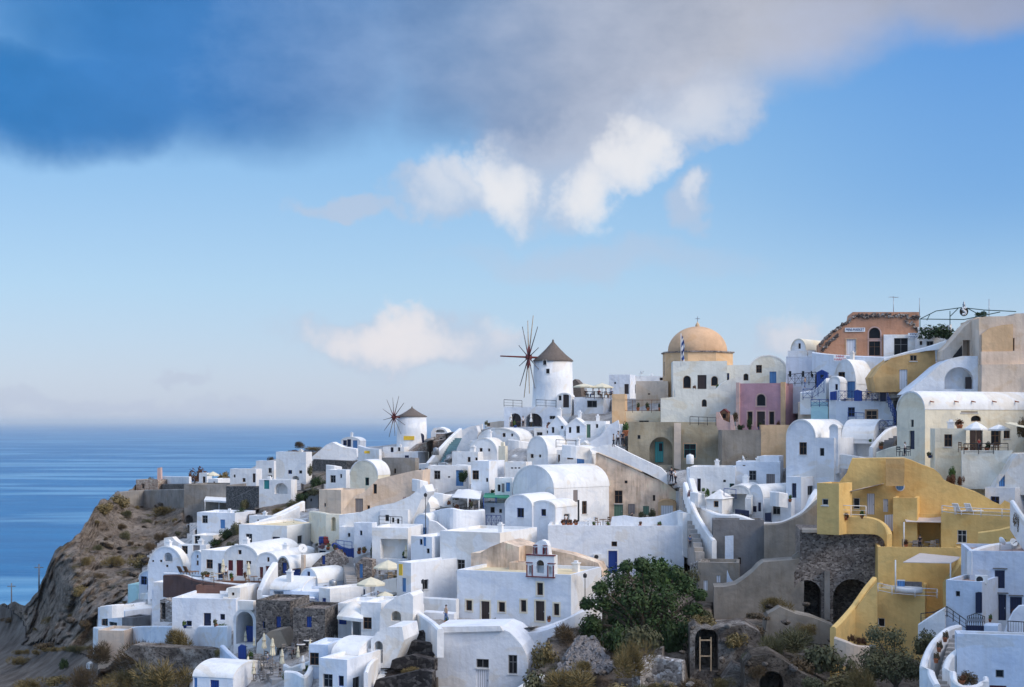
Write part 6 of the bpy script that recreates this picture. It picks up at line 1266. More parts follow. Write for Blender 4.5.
# metal pergola frame with emblem
fr=empty('metal_pergola',P3(950,322,158),0,'dark metal arched pergola frame on the skyline','pergola'); g=MB(); O=P3(950,322,158)
for a,b_ in (((920,319,164),(936,311,162)),((936,311,162),(962,307.5,158)),((962,307.5,158),(984,310,155)),((984,310,155),(1016,311.5,152)),((920,319,161),(964,319.5,156)),((950,311,160),(950,325,160)),((950,316.5,160),(958,308.5,159)),((967,308,157.5),(980,315,157)),((920,319,164),(920,331,164)),((930,314,163),(927,320,162)),((964,319.5,156),(1000,312,151)),((984,310,155),(984,316,155))):
    g.tube(P3(*a)-O,P3(*b_)-O,.05,.05,6)
g.build('bar','metal_green',fr)
em=empty('crest_sign',P3(964,316,157),-R(10),'round ornamental crest with a pale S shaped mark on the metal frame','sign'); s=157/F
g=MB(); n=20; ring=[(math.cos(2*math.pi*k/n)*4.2*s,math.sin(2*math.pi*k/n)*4.8*s+4.6*s) for k in range(n)]; solid(g,ring,.1,lambda p,q,z:Vector((p,q,z))); g.build('disc','bronze',em)
pts=[(2.0,7.6),(1.0,8.4),(-.6,8.3),(-1.6,7.2),(-1.0,5.9),(.6,5.0),(1.7,3.8),(1.3,2.2),(-.2,1.5),(-1.8,2.2)]; g=MB()
for i in range(len(pts)-1): g.tube((pts[i][0]*s,-.06,pts[i][1]*s),(pts[i+1][0]*s,-.06,pts[i+1][1]*s),.13,.13,8)
g.build('letter_mark','frame_white',em)
g=MB(); g.lathe([(0,9.2*s),(1.5*s,9.5*s),(1.1*s,10.6*s),(1.6*s,11.6*s),(.8*s,12.4*s),(1.0*s,13.4*s),(.3*s,14.5*s),(0,15.4*s)],10,(0,.05,0)); g.build('finial','steel',em)
# cream barrel house
hb=B('long cream house with a white barrel roof and a pale green gable end', 897, 925, 1024, 391, 466, th=66, D=142, mat='cream', rm='roof_white', roof='vault_f', ys=410, foot=4, key='bh', name='barrel_house', L=15,
  wins=[('w',912.2,423.3,3,7.4,'grey'),('d',912,440,5,18.5,'navy'),('w',976,418.5,10,6,'brown','a'),('w',969.5,412,17,1.2,'brown'),('d',976.3,440.5,13,21,'dark'),('w',996,437.5,10,15,'brown'),('w',1007,434,6.5,9,'brown')])
for px in (931.5,956,973,994,1016.5):
    p=hb.side(px,404); g=MB(); g.tube((-.3,0,.3),(.35,0,.2),.07,.06,6); o=empty('x',p,-R(66)); g.build('roof_spout','terracotta',o); adopt(o,hb)
B('white lower block with a brown window in front of the cream barrel house', 935, 966, 972, 428.5, 486, th=8, D=136, mat='cream', wins=[('w',948.3,440.5,8,12.4,'brown')], L=3, foot=2)
P('cream terrace wall with a slanting right edge under the barrel house', [(962,489),(962,450.5),(1013,450.5),(1008,462),(996,484),(990,489)], 985, 488, D=133.5, th=8, T=.6, mat='pale_green', name='terrace_wall')
B('terrace floor block behind the slanting cream wall', 963, 1008, None, 453, 490, th=8, D=134.3, mat='cream', L=4, rm='floor_grey', name='terrace', cat='terrace')
parasol('wide white parasol shading the barrel house door, left of two', 976, 421.5, 428.5, 24, 452, D=135.6, mat='canvas_white')
parasol('wide white parasol shading the barrel house window, right of two', 999, 424.5, 429, 22, 452, D=135.6, mat='canvas_white')
canopy('long cream shade sail stretching right from the barrel house', [(1005,423,134),(1040,431,130),(1040,427,137),(1010,422,137)], [], 'canvas_cream', T=.05, name='shade_sail', cat='shade sail')
dining('on the barrel house terrace by the dark door', 968, 452, 'wood', 2, D=135.3); dining('on the barrel house terrace by the brown window', 990, 452, 'wood', 3, D=135.3)
pot_plant('rust potted plant on the lower white block roof', 959.5, 428.5, 10, 10, 'leaf_rust', D=137); pot_plant('small red potted plant at the terrace wall corner', 966, 451, 6, 4, 'leaf_rust', D=134.6)
pot_plant('dark potted plant by the right window of the barrel house', 987, 452, 7, 11, 'leaf_dark', D=135.2)
bush('dark overhanging vine at the right end of the barrel house', 1022, 436, 14, 22, 'leaf_brown', 2, D=135, blade=False, group=None)
bush('red green potted shrubs at the foot of the lower white block', 953, 484, 18, 14, 'leaf_rust', 1, D=133, blade=False, group=None); bush('tall green shrub at the foot of the lower white block', 952, 476, 10, 12, 'leaf_green', 2, D=133.3, group=None); bush('dark red shrub by the slanting cream wall', 961, 484, 9, 10, 'leaf_rust', 3, D=132.6, blade=False, group=None)
P('white curved house shoulder at the right frame edge below the barrel house', [(994,492),(999,482),(1008,470),(1014,458),(1018,454),(1070,452),(1070,500)], 1015, 498, D=131, th=6, T=5, mat='white_old', name='curved_house', cat='house', wins=[('d',1002,480.5,6,12,'sky')])
B('pale white block with steps at the right frame edge', 985, 1015, 1040, 488, 520, th=40, D=130, mat='white_blue', L=6)
W('white kerb along the dark planted slope at the right frame edge', [(1010,500,512,121),(1018,512,524,118),(1030,528,540,115)], T=.4, k=3)
bush('dark planted strip at the right frame edge beside the yellow house', 1019, 530, 14, 20, 'leaf_brown', 3, D=118, blade=False, group=None)
# ================================================================ yellow house
YD=127.5
P('tall ochre yellow back wall with a stepped and curving top', [(834,530),(838,484),(846,474),(852,458.5),(887,458),(904,458),(912,460.5),(920,464),(934,469),(940,474),(944,480),(952,484),(960,486.5),(976,492),(986,497),(994,502),(1001,505),(1005,500.5),(1012,504),(1015,530),(1015,548),(834,548)], 920, 545, D=YD+4.5, th=14, T=2, mat='yellow', name='yellow_house', cat='house', key='yb', wins=[('d',870.8,504,7.5,21,'white'),('w',856.7,503.5,6.5,11,'white'),('d',885.6,505.5,5,13,'white')])
adopt(P('x', [(886,486),(886,458.3),(904.5,458.3),(904.5,470),(904,486)], 895, 545, D=YD+4.5, dD=-1.2, th=14, T=1.2, mat='ochre'), HS['yb'], 'buttress')
yb=HS['yb']
o=empty('wall_plate',yb.front(900,486.5,.12),-R(14),'round pale blue patterned plate on the yellow back wall','plate'); g=MB(); ring=[(math.cos(2*math.pi*k/24)*.42,math.sin(2*math.pi*k/24)*.45) for k in range(24)]; solid(g,ring,.08,lambda p,q,z:Vector((p,q,z))); g.build('rim','frame_white',o)
g=MB(); ring=[(p*.8,z*.8) for p,z in ring]; solid(g,ring,.05,lambda p,q,z:Vector((p,q-.03,z))); g.build('glaze','door_sky',o)
B('yellow cube room with one small white window at the left of the yellow house', 817, 839, 849, 483.5, 534, th=36, D=YD+1.2, mat='yellow', wins=[('w',825,502,6.5,6.5,'white')], L=3, foot=.1, rm='ochre', name='yellow_room')
W('yellow curved terrace parapet in front of the white doors', [(834,515,533,130.5),(850,515.5,533,130),(866,516.5,533,129.6),(877,519,534,129.4),(884,525,540,129),(887,534,552,128.4)], T=.5, mat='yellow', k=4, foot=.1)
canopy('narrow pale shade sail slanting over the white doors of the yellow house', [(836,494.5,131),(858,489,130.5),(918,475.5,136),(905,480,137)], [], 'canvas_pink', T=.05, name='shade_sail', cat='shade sail')
B('low yellow room with a flat top behind the white gate', 893, 917, 925, 498, 540, th=20, D=YD+1.5, mat='yellow', L=4, rm='ochre', name='yellow_room', wins=[])
P('white wooden gate between the yellow parapet and the shaded porch', [(884.5,531),(884.5,515),(893.5,514.5),(893.5,531)], 889, 531, D=131, th=14, T=.12, mat='door_white', name='gate', cat='gate')
B('yellow porch with a deep shaded opening and long table', 899, 943, 948, 514, 556, th=16, D=130.5, mat='yellow', L=6, rm='ochre', name='yellow_porch', wins=[('o',921.5,536,37,27,None,'D')])
canopy('pale pink shade sail over the shaded yellow porch', [(901,509.5,133),(941,511.5,132.5),(941,522,128.5),(906,521.5,128.5)], [(904,522,547,128.4)], 'canvas_pink', T=.05, name='shade_sail', cat='shade sail', sag=.25)
dining('inside the shaded yellow porch, left', 913, 550, 'wood_grey', 3, D=128.6); dining('inside the shaded yellow porch, right', 929, 550, 'wood_grey', 3, D=128.6)
hy=B('yellow block with a roof deck, loungers and a curtained window', 941, 1014, 1019, 512, 556, th=22, D=126.5, mat='yellow', L=6, rm='terrace_cream', name='yellow_block', wins=[('w',962,536.5,9.5,13,'white')])
railing('white railing around the yellow roof deck', [(942,505.5,512,127.8),(955,507,514,127),(981,508.5,515.5,126.3),(1002,509,516.5,126),(1011,509.5,517,125.8)], 'metal_white', 'mid', 2.5)
for i,px in enumerate((964,976)): chair('white sun lounger on the yellow roof deck, '+['left','right'][i]+' of two', P3(px,514.5,128.2), 2.1, 'metal_white', lounge=True, group='loungers on the roof deck')
W('yellow low parapet step on the right of the curtained window', [(978,532,548,124),(1000,529,545,123),(1014,525,543,122.5)], T=.5, mat='yellow', k=2)
B('long yellow terrace wall block under the shaded porch', 878, 962, 970, 548, 592, th=10, D=126, mat='yellow', L=5, rm='terrace_cream', name='yellow_terrace', cat='terrace')
canopy('pale pink shade sail over the lower yellow terrace', [(903,562,121),(951,563,120),(962,557,124.5),(920,553,125)], [(895.5,560,589,121),(950.5,563,584,120)], 'canvas_pink', T=.05, name='shade_sail', cat='shade sail')
B('lower yellow block with a white railing and a small white window', 876, 925, 942, 590, 640, th=18, D=121, mat='yellow', L=6, rm='terrace_cream', name='yellow_block', wins=[('w',881.5,622.5,7,9,'white'),('d',933,607,5,14,'white')])
railing('white railing around the lower yellow terrace', [(878,583,591,121.5),(892,586,594,119.8),(915,588,596,119),(937,589,597,120)], 'metal_white', 'mid', 1.6)
o=empty('daybed',P3(909,592,121.5),-R(20),'white round daybed on the lower yellow terrace','daybed'); g=MB(); g.lathe([(0,0),(1.1,0),(1.15,.3),(1.1,.42),(0,.46)],20); g.build('mattress','canvas_white',o); g=MB(); g.box(-1,.7,.3,1,1.0,.8); g.build('cushion','wood_grey',o)
o=empty('storage_box',P3(901,590,122),-R(20),'pale blue storage box on the lower yellow terrace','box'); g=MB(); g.box(-.3,-.25,0,.3,.25,.8); g.build('body','door_sky',o); g=MB(); g.box(-.33,-.28,.802,.33,.28,.86); g.build('lid','frame_white',o)
W('yellow sloping stair parapet left of the lower yellow block', [(877,577,600,124),(868,588,612,122),(857,604,626,119.5),(845,618,636,117),(836,627,642,115)], T=.5, mat='yellow', k=3, foot=3)
P('yellow triangular planter back wall below the sloping parapet', [(838,642),(846,622),(858,606),(870,590),(877,582),(877,645)], 862, 645, D=119, th=16, T=.6, mat='yellow', name='planter_wall')
W('pale curved kerb of the planter in front of the yellow triangle', [(834,637,643,113),(846,641,648,112.5),(858,645,652,112.5),(870,646,654,113.5)], T=.4, mat='tan_pale', k=3)
for i,(px,py) in enumerate(((851,640),(858,642),(864,643))): bush('rust brown plant in the yellow triangular planter, '+['left','middle','right'][i]+' of three', px, py, 10, 8, 'leaf_rust', i, D=114.5, blade=False, group='rust plants in the yellow planter')
W('yellow steep stair parapet right of the lower terrace', [(948,581,590,121),(958,567,580,122),(965,557,572,123),(971,549,566,124)], T=.5, mat='yellow', k=2, foot=3)
# ================================================================ white blue house bottom right
hz=B('pale blue two storey house with navy shutters at the right frame edge', 970, 1040, 1046, 552, 628, th=12, D=112, mat='pale_blue', L=7, rm='roof_pink', foot=4, key='zb',
  wins=[('s',999.8,579.3,10,18,'navy'),('d',1001,607.5,10.5,26,'navy'),('s',1016,605.5,12,17,'navy')])
for (x,y) in ((1000,568.5),(1001,593),(1016,595.5)):
    g=MB(); g.box(-.55,-.12,-.03,.55,.1,.05); o=empty('x',hz.front(x,y,.02),-R(12)); g.build('lintel_ledge','grey',o); adopt(o,hz)
hz2=B('pale blue lower room with a small window and a navy door beside it', 946, 982, 994, 582, 632, th=34, D=109, mat='pale_blue', L=5, rm='roof_pink', wins=[('w',957.8,593.8,4.4,5.5,'grey'),('d',979,602.5,0.1,21,'navy')])
P('narrow navy door panel of the pale blue lower room', [(975.5,613),(975.5,592.5),(981.8,592.5),(981.8,613)], 978, 631, D=108.9, dD=-.1, th=34, T=.1, mat='door_navy', name='x', cat='door')
adopt([o for o in bpy.data.objects if o.name.startswith('x') and o.get('category')=='door'][-1],hz2,'door')
ac_unit('air conditioner on the roof of the pale blue lower room', P3(981,583.5,110), -R(12), 1.1)
dish('white dish antenna on the roof terrace of the navy shuttered house', P3(1012,553,114), .34, .3)
W('white roof terrace parapet on the navy shuttered house', [(972,551,556,113),(986,546,553,115),(1002,543,551,117),(1030,540,550,119)], T=.4, k=2)
railing('dark thin railing on the steps left of the pale blue lower room', [(921,613.5,624,112),(934,612,621,111),(947,606.5,616,110),(966,620,629,107)], 'metal_dark', 'mid', 1.2)
W('white sloping step wall left of the pale blue lower room', [(918,624,632,111),(930,616,630,110.5),(945,607,628,110)], T=.5, k=2)
gt=empty('garden_gate',P3(976,637,103),-R(10),'navy garden gate with a scrolled iron top','gate'); s=103/F; g=MB(); g.box(-9.5*s,-.05,0,9.5*s,.05,11.5*s); g.build('panel','door_navy',gt); g=MB()
for k in range(-4,5): g.tube((k*2.1*s,0,11.5*s),(k*2.1*s,0,(24-abs(k)*.9)*s),.022,.022,5)
for k in range(-4,4): g.tube((k*2.1*s,0,(24-abs(k)*.9)*s),((k+1)*2.1*s,0,(24-abs(k+1)*.9)*s),.03,.03,5); g.tube((k*2.1*s,0,13*s),((k+1)*2.1*s,0,21*s),.016,.016,4); g.tube((k*2.1*s,0,21*s),((k+1)*2.1*s,0,13*s),.016,.016,4)
g.build('grille','metal_dark',gt)
W('pale blue pillar wall right of the scrolled garden gate', [(984,624,640,102.6),(998,624.5,640,102)], T=.8, mat='pale_blue', k=1)
P('white quarter round stair wall at the right frame edge', [(1005,634),(1009,622),(1014,612),(1020,606),(1040,604),(1040,640),(1005,640)], 1020, 640, D=103, th=10, T=.5, mat='white_blue', name='stair_wall')
railing('dark short railing above the lower right house', [(1008,621,633,101.5),(1024,622,634,100.5)], 'metal_dark', 'bar', 1.0)
B('pale blue house at the lower right corner with a small grey window', 957, 1040, 1046, 636, 705, th=12, D=97, mat='pale_blue', L=1.6, rm='roof_white', foot=4, wins=[('w',999.8,673.8,8.4,8,'grey'),('s',998,688,17,5,'red')])
W('white rounded balcony planter with dry plants at the lower right', [(951,671,690,94),(953,681,698,92.5),(966,686,702,92),(982,684,702,93),(983,676,696,95.5)], T=.35, k=4)
bush('dry brown planting inside the rounded white balcony', 967, 684, 26, 16, 'leaf_brown', 2, D=94.5, blade=False, group=None)
pot_plant('terracotta pot plant on the rounded white balcony', 962, 684, 9, 10, 'leaf_rust', D=94)
W('white curving parapet left of the lower right stairway', [(962,625,634,106),(950,629,640,104),(938,640,652,102),(930,655,668,99),(927,670,684,97),(933,684,700,95)], T=.5, k=4, foot=2)
W('white curving parapet right of the lower right stairway', [(962,648,656,99),(953,656,668,98),(949,668,680,97),(952,684,700,95)], T=.45, k=4, foot=2)
stairs('worn grey stone stairway curving up at the lower right', 941, 694, 958, 634, 14, 13, 'floor_grey', 95.5, 105)
for i,(px,py) in enumerate(((945,642),(939,652),(936,663))): pot_plant('dark potted plant on the stairway parapet, '+['highest','middle','lowest'][i]+' of three', px, py, 7, 12, 'leaf_brown', D=101-i*1.5, group='pots on the stairway parapet')
tree('large grey green olive bush below the yellow house', 893, 694, 66, 72, .12, 'leaf_olive', D=106, n=7000, size=.11, seed=8, name='shrub'); bush('second grey green bush right of the large olive bush', 926, 654, 40, 28, 'leaf_olive', 2, D=107, blade=False, group=None)
bush('dry olive bush at the foot of the large olive bush', 862, 694, 44, 30, 'leaf_dry', 2, D=105, group=None)
# ================================================================ bowl compound and grey walls
W('curved white inner wall sweeping round the bowl shaped compound', [(686.5,467,474,161),(689,482,492,157),(694,496,508,153.5),(701,507,520,150.5),(713,513,524,148),(726,514.5,525,147),(736,514.5,526,146.6),(750,518.5,530,146),(764,522.5,534,145.6),(780,521.5,534,145),(794,515.5,530,144.6),(806,508,524,144.4),(814,498,516,144.8),(820,489,506,146)], T=.7, k=4, foot=2)
W('outer white stair parapet left of the bowl compound', [(683,482,492,155),(688,498,510,151.5),(695,514,526,148.5),(703,527,540,146),(712,540,553,143.5)], T=.5, k=4, foot=2)
stairs('grey lane steps climbing between the bowl compound and the white buttress', 700, 556, 683, 488, 9, 16, 'floor_grey', 143, 158)
B('flat white house with a slim navy window inside the bowl compound', 690, 735, 742, 467, 500, th=12, D=157, wins=[('w',699,485,3.6,13,'navy'),('w',724.5,481,2,2.5,'grey'),('w',733,485.5,5,4,'teal')], L=6)
B('long pale rounded house below the grey retaining wall', 736, 780, 784, 462, 492, th=12, D=158, mat='white_blue', L=6, wins=[('w',744,465.5,2,1,'brown')])
B('white sloped end block left of the pale blue round gable house', 760, 779, 785, 456, 484, th=18, D=160, mat='white_blue', L=4)
hk=B('little white kiosk with a pyramid roof and a tan window', 706.5, 722, 729, 499, 519, th=30, D=149, wins=[('w',716,504,5,6.5,'tan')], L=3, name='kiosk', cat='kiosk')
p=hk.root; g=MB(); w2=hk.w/2+.15; L_=hk.L+.15; g.add([(-w2,-.15,hk.H-.02),(w2,-.15,hk.H-.02),(w2,L_,hk.H-.02),(-w2,L_,hk.H-.02),(0,L_/2,hk.H+.95)],[(0,1,4),(1,2,4),(2,3,4),(3,0,4),(0,3,2,1)]); g.build('pyramid_roof','roof_white',p)
B('house with a dark arched porch inside the bowl compound', 728, 750, 756, 485, 520, th=20, D=151, mat='white_old', roof='vault_f', rise=1.0, wins=[('o',739.5,503,18,18)], L=7)
B('white vault with a blue shutter and blue doors in the bowl compound', 748, 763, 790, 485, 524, th=46, D=150, mat='white_blue', roof='vault_f', rise=1.4, wins=[('s',754,509,5,6,'navy'),('s',761.5-2,507,3,9,'navy')], L=8)
W('blue garden door wall at the front of the bowl compound', [(735,509,518,147.6),(749,510.5,519,147.2)], T=.2, mat='door_navy', k=1)
P('blue garden door beside the white vault in the bowl compound', [(765,521),(765,513),(771,512.5),(771,521)], 768, 522, D=147, T=.15, mat='door_navy', name='gate', cat='gate')
P('white flared chimney pot in the bowl compound', [(766,514),(765,507),(763.5,499),(776,497),(774,501),(772,507),(771,514)], 768, 520, D=148.5, T=.7, mat='white_old', name='chimney_stack', cat='chimney')
B('white cube with a navy door at the right of the bowl compound', 786, 801, 820, 477, 504, th=40, D=149, mat='white_blue', wins=[('d',794,490.5,4.6,14.5,'navy')], L=6)
B('pale blue low block behind the right sweep of the bowl wall', 772, 791, 800, 499, 522, th=26, D=148, mat='white_blue', L=4)
bush('green climbing plant beside the little kiosk', 707, 496, 6, 11, 'leaf_green', 1, D=150.5, group=None); bush('low green plant behind the kiosk roof', 717, 493.5, 12, 4, 'leaf_green', 2, D=153, group=None)
B('tall dark grey retaining house under the bowl compound', 713, 764, 768, 520, 590, th=6, D=143.5, mat='grey', L=3, rm='floor_grey', foot=3, name='grey_building', cat='building', wins=[('w',739.5,561,3,7,'brown')])
P('pale lilac patch of repaired plaster wall on the dark grey retaining house', [(725,566),(725,536),(733.5,535.5),(733.5,566)], 729, 589, D=143.3, dD=-.1, th=6, T=.1, mat='pale_blue', name='x', cat='panel')
adopt([o for o in bpy.data.objects if o.get('category')=='panel'][-1],[o for o in bpy.data.objects if o.name.startswith('grey_building')][-1],'plaster_panel')
W('warm grey retaining wall curving up to the yellow house', [(764,524,572,142.5),(780,523,572,142),(796,517,570,141.6),(808,510,568,141.4),(820,500,565,141.5)], T=1.2, mat='grey_tan', k=3, foot=3)
B('small grey house with two pale panels below the dark grey retaining house', 698, 739, 744, 563, 602, th=10, D=138, mat='grey_tan', L=4, rm='floor_grey', wins=[('s',705.5,585.5,4,10,'white'),('s',718.5,579,4,7,'white')])
W('flight like stack of pale stone kerbs on the lane below the white buttress', [(690,563,592,141),(699,560,590,140)], T=1.5, mat='stone_light', k=1)
P('pale blue hanging sheet wall beside the curved tan wall', [(726.5,585),(727,570),(730,578),(735,584)], 730, 600, D=136.5, T=.1, mat='pale_blue', name='sheet', cat='cloth')
P('curved grey tan retaining wall with a rising right side', [(714,618),(714,587),(724,587),(735.6,584.5),(744,579),(753,572),(759,565.5),(764,562),(784,560.5),(804,559),(804,618)], 750, 618, D=132, th=6, T=3, mat='grey_tan', name='retaining_wall', foot=2)
P('little pointed grey stone block against the arched stone wall', [(792,580),(792,556),(797,552.5),(804,557),(804,580)], 798, 590, D=132.5, T=1, mat='grey_tan', name='stone_block', cat='wall')
P('wide dark stone retaining wall with two black arched vaults', [(789,626),(789,584),(800,560),(800,530),(884,531),(884,626)], 840, 620, D=131, th=8, T=7, mat='stone_brown', name='arched_wall', cat='wall', foot=3, wins=[('o',807,601,29,42,None,'aD'),('o',852.5,602,39,46,None,'aD')], key='aw')
W('pale plaster coping on top of the dark arched stone wall', [(802,528.5,532.5,131),(830,529,533,130.4),(860,530,534,130),(884,531.5,535,130)], T=.8, mat='tan_pale', k=2, foot=0)
adopt(P('x', [(824.5,620),(824.5,571),(830,571),(830,620)], 827, 620, D=130.6, th=8, T=.5, mat='concrete'), HS['aw'], 'pillar')
P('pale earth ramp wall sloping down in front of the left black vault', [(764,640),(768,614),(780,607),(796,614),(814,618),(836,627),(836,645)], 800, 645, D=124, th=4, T=3, mat='grey_tan', name='earth_bank', cat='bank')
# rocks, cave, rubble
def rock(label, pts, ax, ay, D, T, wins=(), mat='stone_cave', name='rock_outcrop', cat='rock', amp=.5):
    h=P(label, pts, ax, ay, D=D, th=4, T=T, mat=mat, name=name, cat=cat, wins=wins, foot=3); return h
rock('whitish rock wall with an open black cave door', [(690,676),(690,628),(696,624),(704,629),(712,630),(719,627),(746,624.5),(760,632),(765,650),(772,668),(772,690),(690,690)], 720, 676, 118, 4, [('o',706.5,649,23,43,None,'aD')], 'rock_pale')
o=empty('wooden_frame',P3(706,671,117.6),-R(4),'pale wooden ladder frame standing in the cave door','frame'); s=117/F; g=MB()
for x in (-6,5): g.box(x*s-.05,-.05,0,x*s+.05,.05,34*s)
for z in (15,31): g.box(-6*s+.05,-.04,z*s-.05,5*s-.05,.04,z*s+.05)
g.build('timber','wood_pale',o)
rock('grey rock bluff with a low black cave mouth at the bottom frame edge', [(744,720),(745,664),(752,656),(772,654),(786,662),(800,672),(836,690),(836,720)], 780, 695, 110, 4, [('o',771.5,688,24,34,None,'aD')], 'rock_dark')
rock('tan rock outcrop between the cave door and the dry bushes', [(716,700),(722,680),(734,664),(744,668),(748,700)], 732, 700, 114, 2, (), 'rock_pale')
W('pale rough field stone wall in front of the fig tree', [(640,664,676,113),(652,656,668,114),(668,659,672,113.5),(682,661,674,113)], T=.8, mat='stone_light', k=3, name='stone_wall')
P('pointed pale rock shoulder wall beside the field stone wall', [(642,670),(646,660),(655,650),(662,648),(662,670)], 652, 672, D=115.5, T=1.2, mat='rock_pale', name='rock')
g=MB(); rr=random.Random(9)
for i in range(900):
    px=rr.gauss(586,15); t=rr.random(); py=640+34*t; 
    if not(556<px<616) or abs(px-586)>8+24*t: continue
    D=121-9*t+rr.uniform(-.6,.6); e=rr.uniform(.12,.42); p=P3(px,py+1,D); a=Vector((rr.gauss(0,1),rr.gauss(0,1),rr.gauss(0,1))).normalized(); b_=a.orthogonal().normalized(); c_=a.cross(b_)
    g.obox(p-(a+b_+c_)*e*.5+Vector((0,0,.2)),a*e,b_*e*1.3,c_*e*.8)
o=g.build('rubble_heap','stone_loose'); tag(o,'grey heap of loose stones left of the fig tree foot','rubble',kind='stuff')
# trees and bushes, centre bottom
fl=[(-.34,0,.56,.13),(-.2,.05,.76,.15),(-.06,-.05,.60,.19),(.1,.1,.80,.14),(.22,0,.60,.17),(.38,.05,.70,.11),(.44,0,.48,.10),(-.44,0,.36,.10),(-.12,.1,.36,.18),(.12,-.05,.38,.2),(.3,0,.34,.16),(-.36,-.1,.70,.07),(.30,.05,.82,.08),(.0,.05,.90,.08),(-.48,0,.54,.06),(.5,0,.62,.06),(-.14,-.1,.90,.06)]
tree('large dark green fig tree in front of the long terrace wall', 642, 662, 116, 108, .2, 'leaf_fig', D=123, n=9500, size=.17, seed=4, lob=fl)
bush('dense dark shrub behind the fig tree trunk', 642, 650, 92, 78, 'leaf_dark', 0, D=126.5, group=None); bush('olive scrub merging into the left side of the fig tree', 598, 632, 34, 18, 'leaf_olive', 2, D=126, group=None); bush('olive scrub merging into the right side of the fig tree', 704, 622, 30, 18, 'leaf_olive', 1, D=127, group=None); bush('dark green shrub at the left foot of the fig tree', 592, 640, 40, 24, 'leaf_dark', 1, D=124, group=None); bush('dark shrub under the middle of the fig tree', 616, 652, 46, 34, 'leaf_fig', 2, D=120, group=None); bush('dark green shrub at the right foot of the fig tree', 676, 655, 40, 40, 'leaf_dark', 3, D=121.5, group=None)
bush('loose grey green bush rising behind the fig tree', 655, 590, 44, 44, 'leaf_green', 1, D=133, blade=False, group=None); bush('small grey green bush behind the fig tree by the white buttress', 686, 590, 34, 26, 'leaf_olive', 3, D=135, blade=False, group=None)
NB='dry olive lower middle bush, '
for i,(px,py,w,h_,m_,D_,w_) in enumerate(((632,676,44,44,'leaf_dry',111,'tall one right of the stone heap'),(642,648,40,36,'leaf_olive',114,'greener one against the fig tree'),(545,668,30,36,'leaf_dry',119,'beside the quarter round house'),(572,694,80,34,'leaf_dry',109,'wide one under the stone heap'),(540,700,50,40,'leaf_dry',110,'at the frame edge left of the stone heap'),(620,700,60,26,'leaf_dry',107,'at the frame edge below the tall one'),(566,640,36,20,'leaf_brown',123,'brown one above the stone heap'),(640,694,20,14,'leaf_olive',108,'small one by the pale block'))): bush(NB+w_, px, py, w*1.1, h_*.85, 'leaf_olive' if i%3==1 else m_, i%4, D=D_, blade=i%3==0, group='dry bushes in the lower middle')
for i,(px,py,w,h_,m_,D_,w_) in enumerate(((776,612,30,18,'leaf_dry',126,'golden one against the curved tan wall'),(700,628,34,16,'leaf_dry',121,'golden one over the cave door'),(745,634,40,10,'leaf_brown',121,'low one on top of the cave rock'),(790,650,56,24,'leaf_dry',117,'wide one below the earth ramp'),(826,672,60,36,'leaf_dry',112,'big one left of the olive bush'),(800,676,36,22,'leaf_brown',112,'brown one over the low cave mouth'),(770,660,34,26,'leaf_brown',115,'dark one on the bluff'),(846,694,50,26,'leaf_dry',107,'right of the cave mouth'),(756,618,30,8,'leaf_brown',124,'strip along the foot of the curved tan wall'),(692,690,40,12,'leaf_brown',112,'low one in front of the cave door'))): bush('dry cave bush, '+w_, px, py, w*1.15, h_, 'leaf_olive' if i in (3,4,6) else m_, (i+1)%4, D=D_, blade=i%3==0, group='dry bushes round the caves')
# cliff and slope planting
for i,(px,py,w,h_,m_) in enumerate(((200,486,24,24,'leaf_rust'),(226,484,20,19,'leaf_dry'),(150,483,16,9,'leaf_dry'),(170,481,14,6,'leaf_olive'))): bush('shrub on the headland top, '+['big round rust brown one','olive brown one beside the white cubes','tawny one left of the pink chimney','small one behind the low white wall'][i], px, py+2, w, h_, m_, i, blade=False, group='shrubs on the headland top', D=[300,296,308,310][i])
bush('round brown thatch like bush on the ridge at the sea end of the village', 299, 448, 15, 8, 'leaf_brown', 1, D=325, group=None); bush('strip of rusty dry grass along the ridge below the round bush', 298, 455, 40, 6, 'leaf_rust', 2, D=316, group=None); bush('second strip of rusty dry grass nearer the white slope', 313, 451, 24, 5, 'leaf_dry', 3, D=312, group=None); bush('grey brown bush left of the upper white houses', 271, 462, 9, 6, 'leaf_brown', 2, D=322, group=None)
bush('dark green bush below the dry stone wall of the ridge', 318, 489, 17, 17, 'leaf_dark', 1, D=226, group=None); bush('olive green bush at the left end of the ridge stone wall', 310, 475, 9, 13, 'leaf_olive', 2, D=240, group=None); bush('bare grey shrub beside the smaller windmill boundary wall', 361, 460, 13, 11, 'leaf_olive', 3, D=284, group=None); bush('thin grey shrub on the white slope', 344, 460, 7, 8, 'leaf_olive', 1, D=286, group=None)
sl_=[(266,520,18,9),(280,515,20,9),(292,508,20,10),(302,501,18,10),(312,495,14,9),(254,526,16,10),(240,520,18,14),(236,534,18,14),(226,538,18,12),(246,508,14,12),(216,545,16,8),(232,548,14,8)]
for i,(px,py,w,h_) in enumerate(sl_): bush(['olive bush on the green strip below the arched terrace house','dark bush left of the large terrace block'][i>4]+', '+['lowest of five','second lowest of five','middle of five','second highest of five','highest of five','beside the lane parapet','top of the slope','mid slope','by the fence','under the stone wall','by the lattice fence','at the foot of the slope'][i], px, py, w, h_, ['leaf_olive','leaf_dry','leaf_olive','leaf_dark'][i%4] if i<5 else ['leaf_dark','leaf_olive'][i%2], i%4, group='bushes on the green village slopes')
railing('pale wooden lattice fence on the slope below the pergola', [(187,524.5,534,228),(196,524,534,226)], 'metal_white', 'x', .8); bush('pinkish flowering shrub beside the pale lattice fence', 211, 534, 15, 9, 'leaf_flower', 1, D=222, blade=False, group=None)
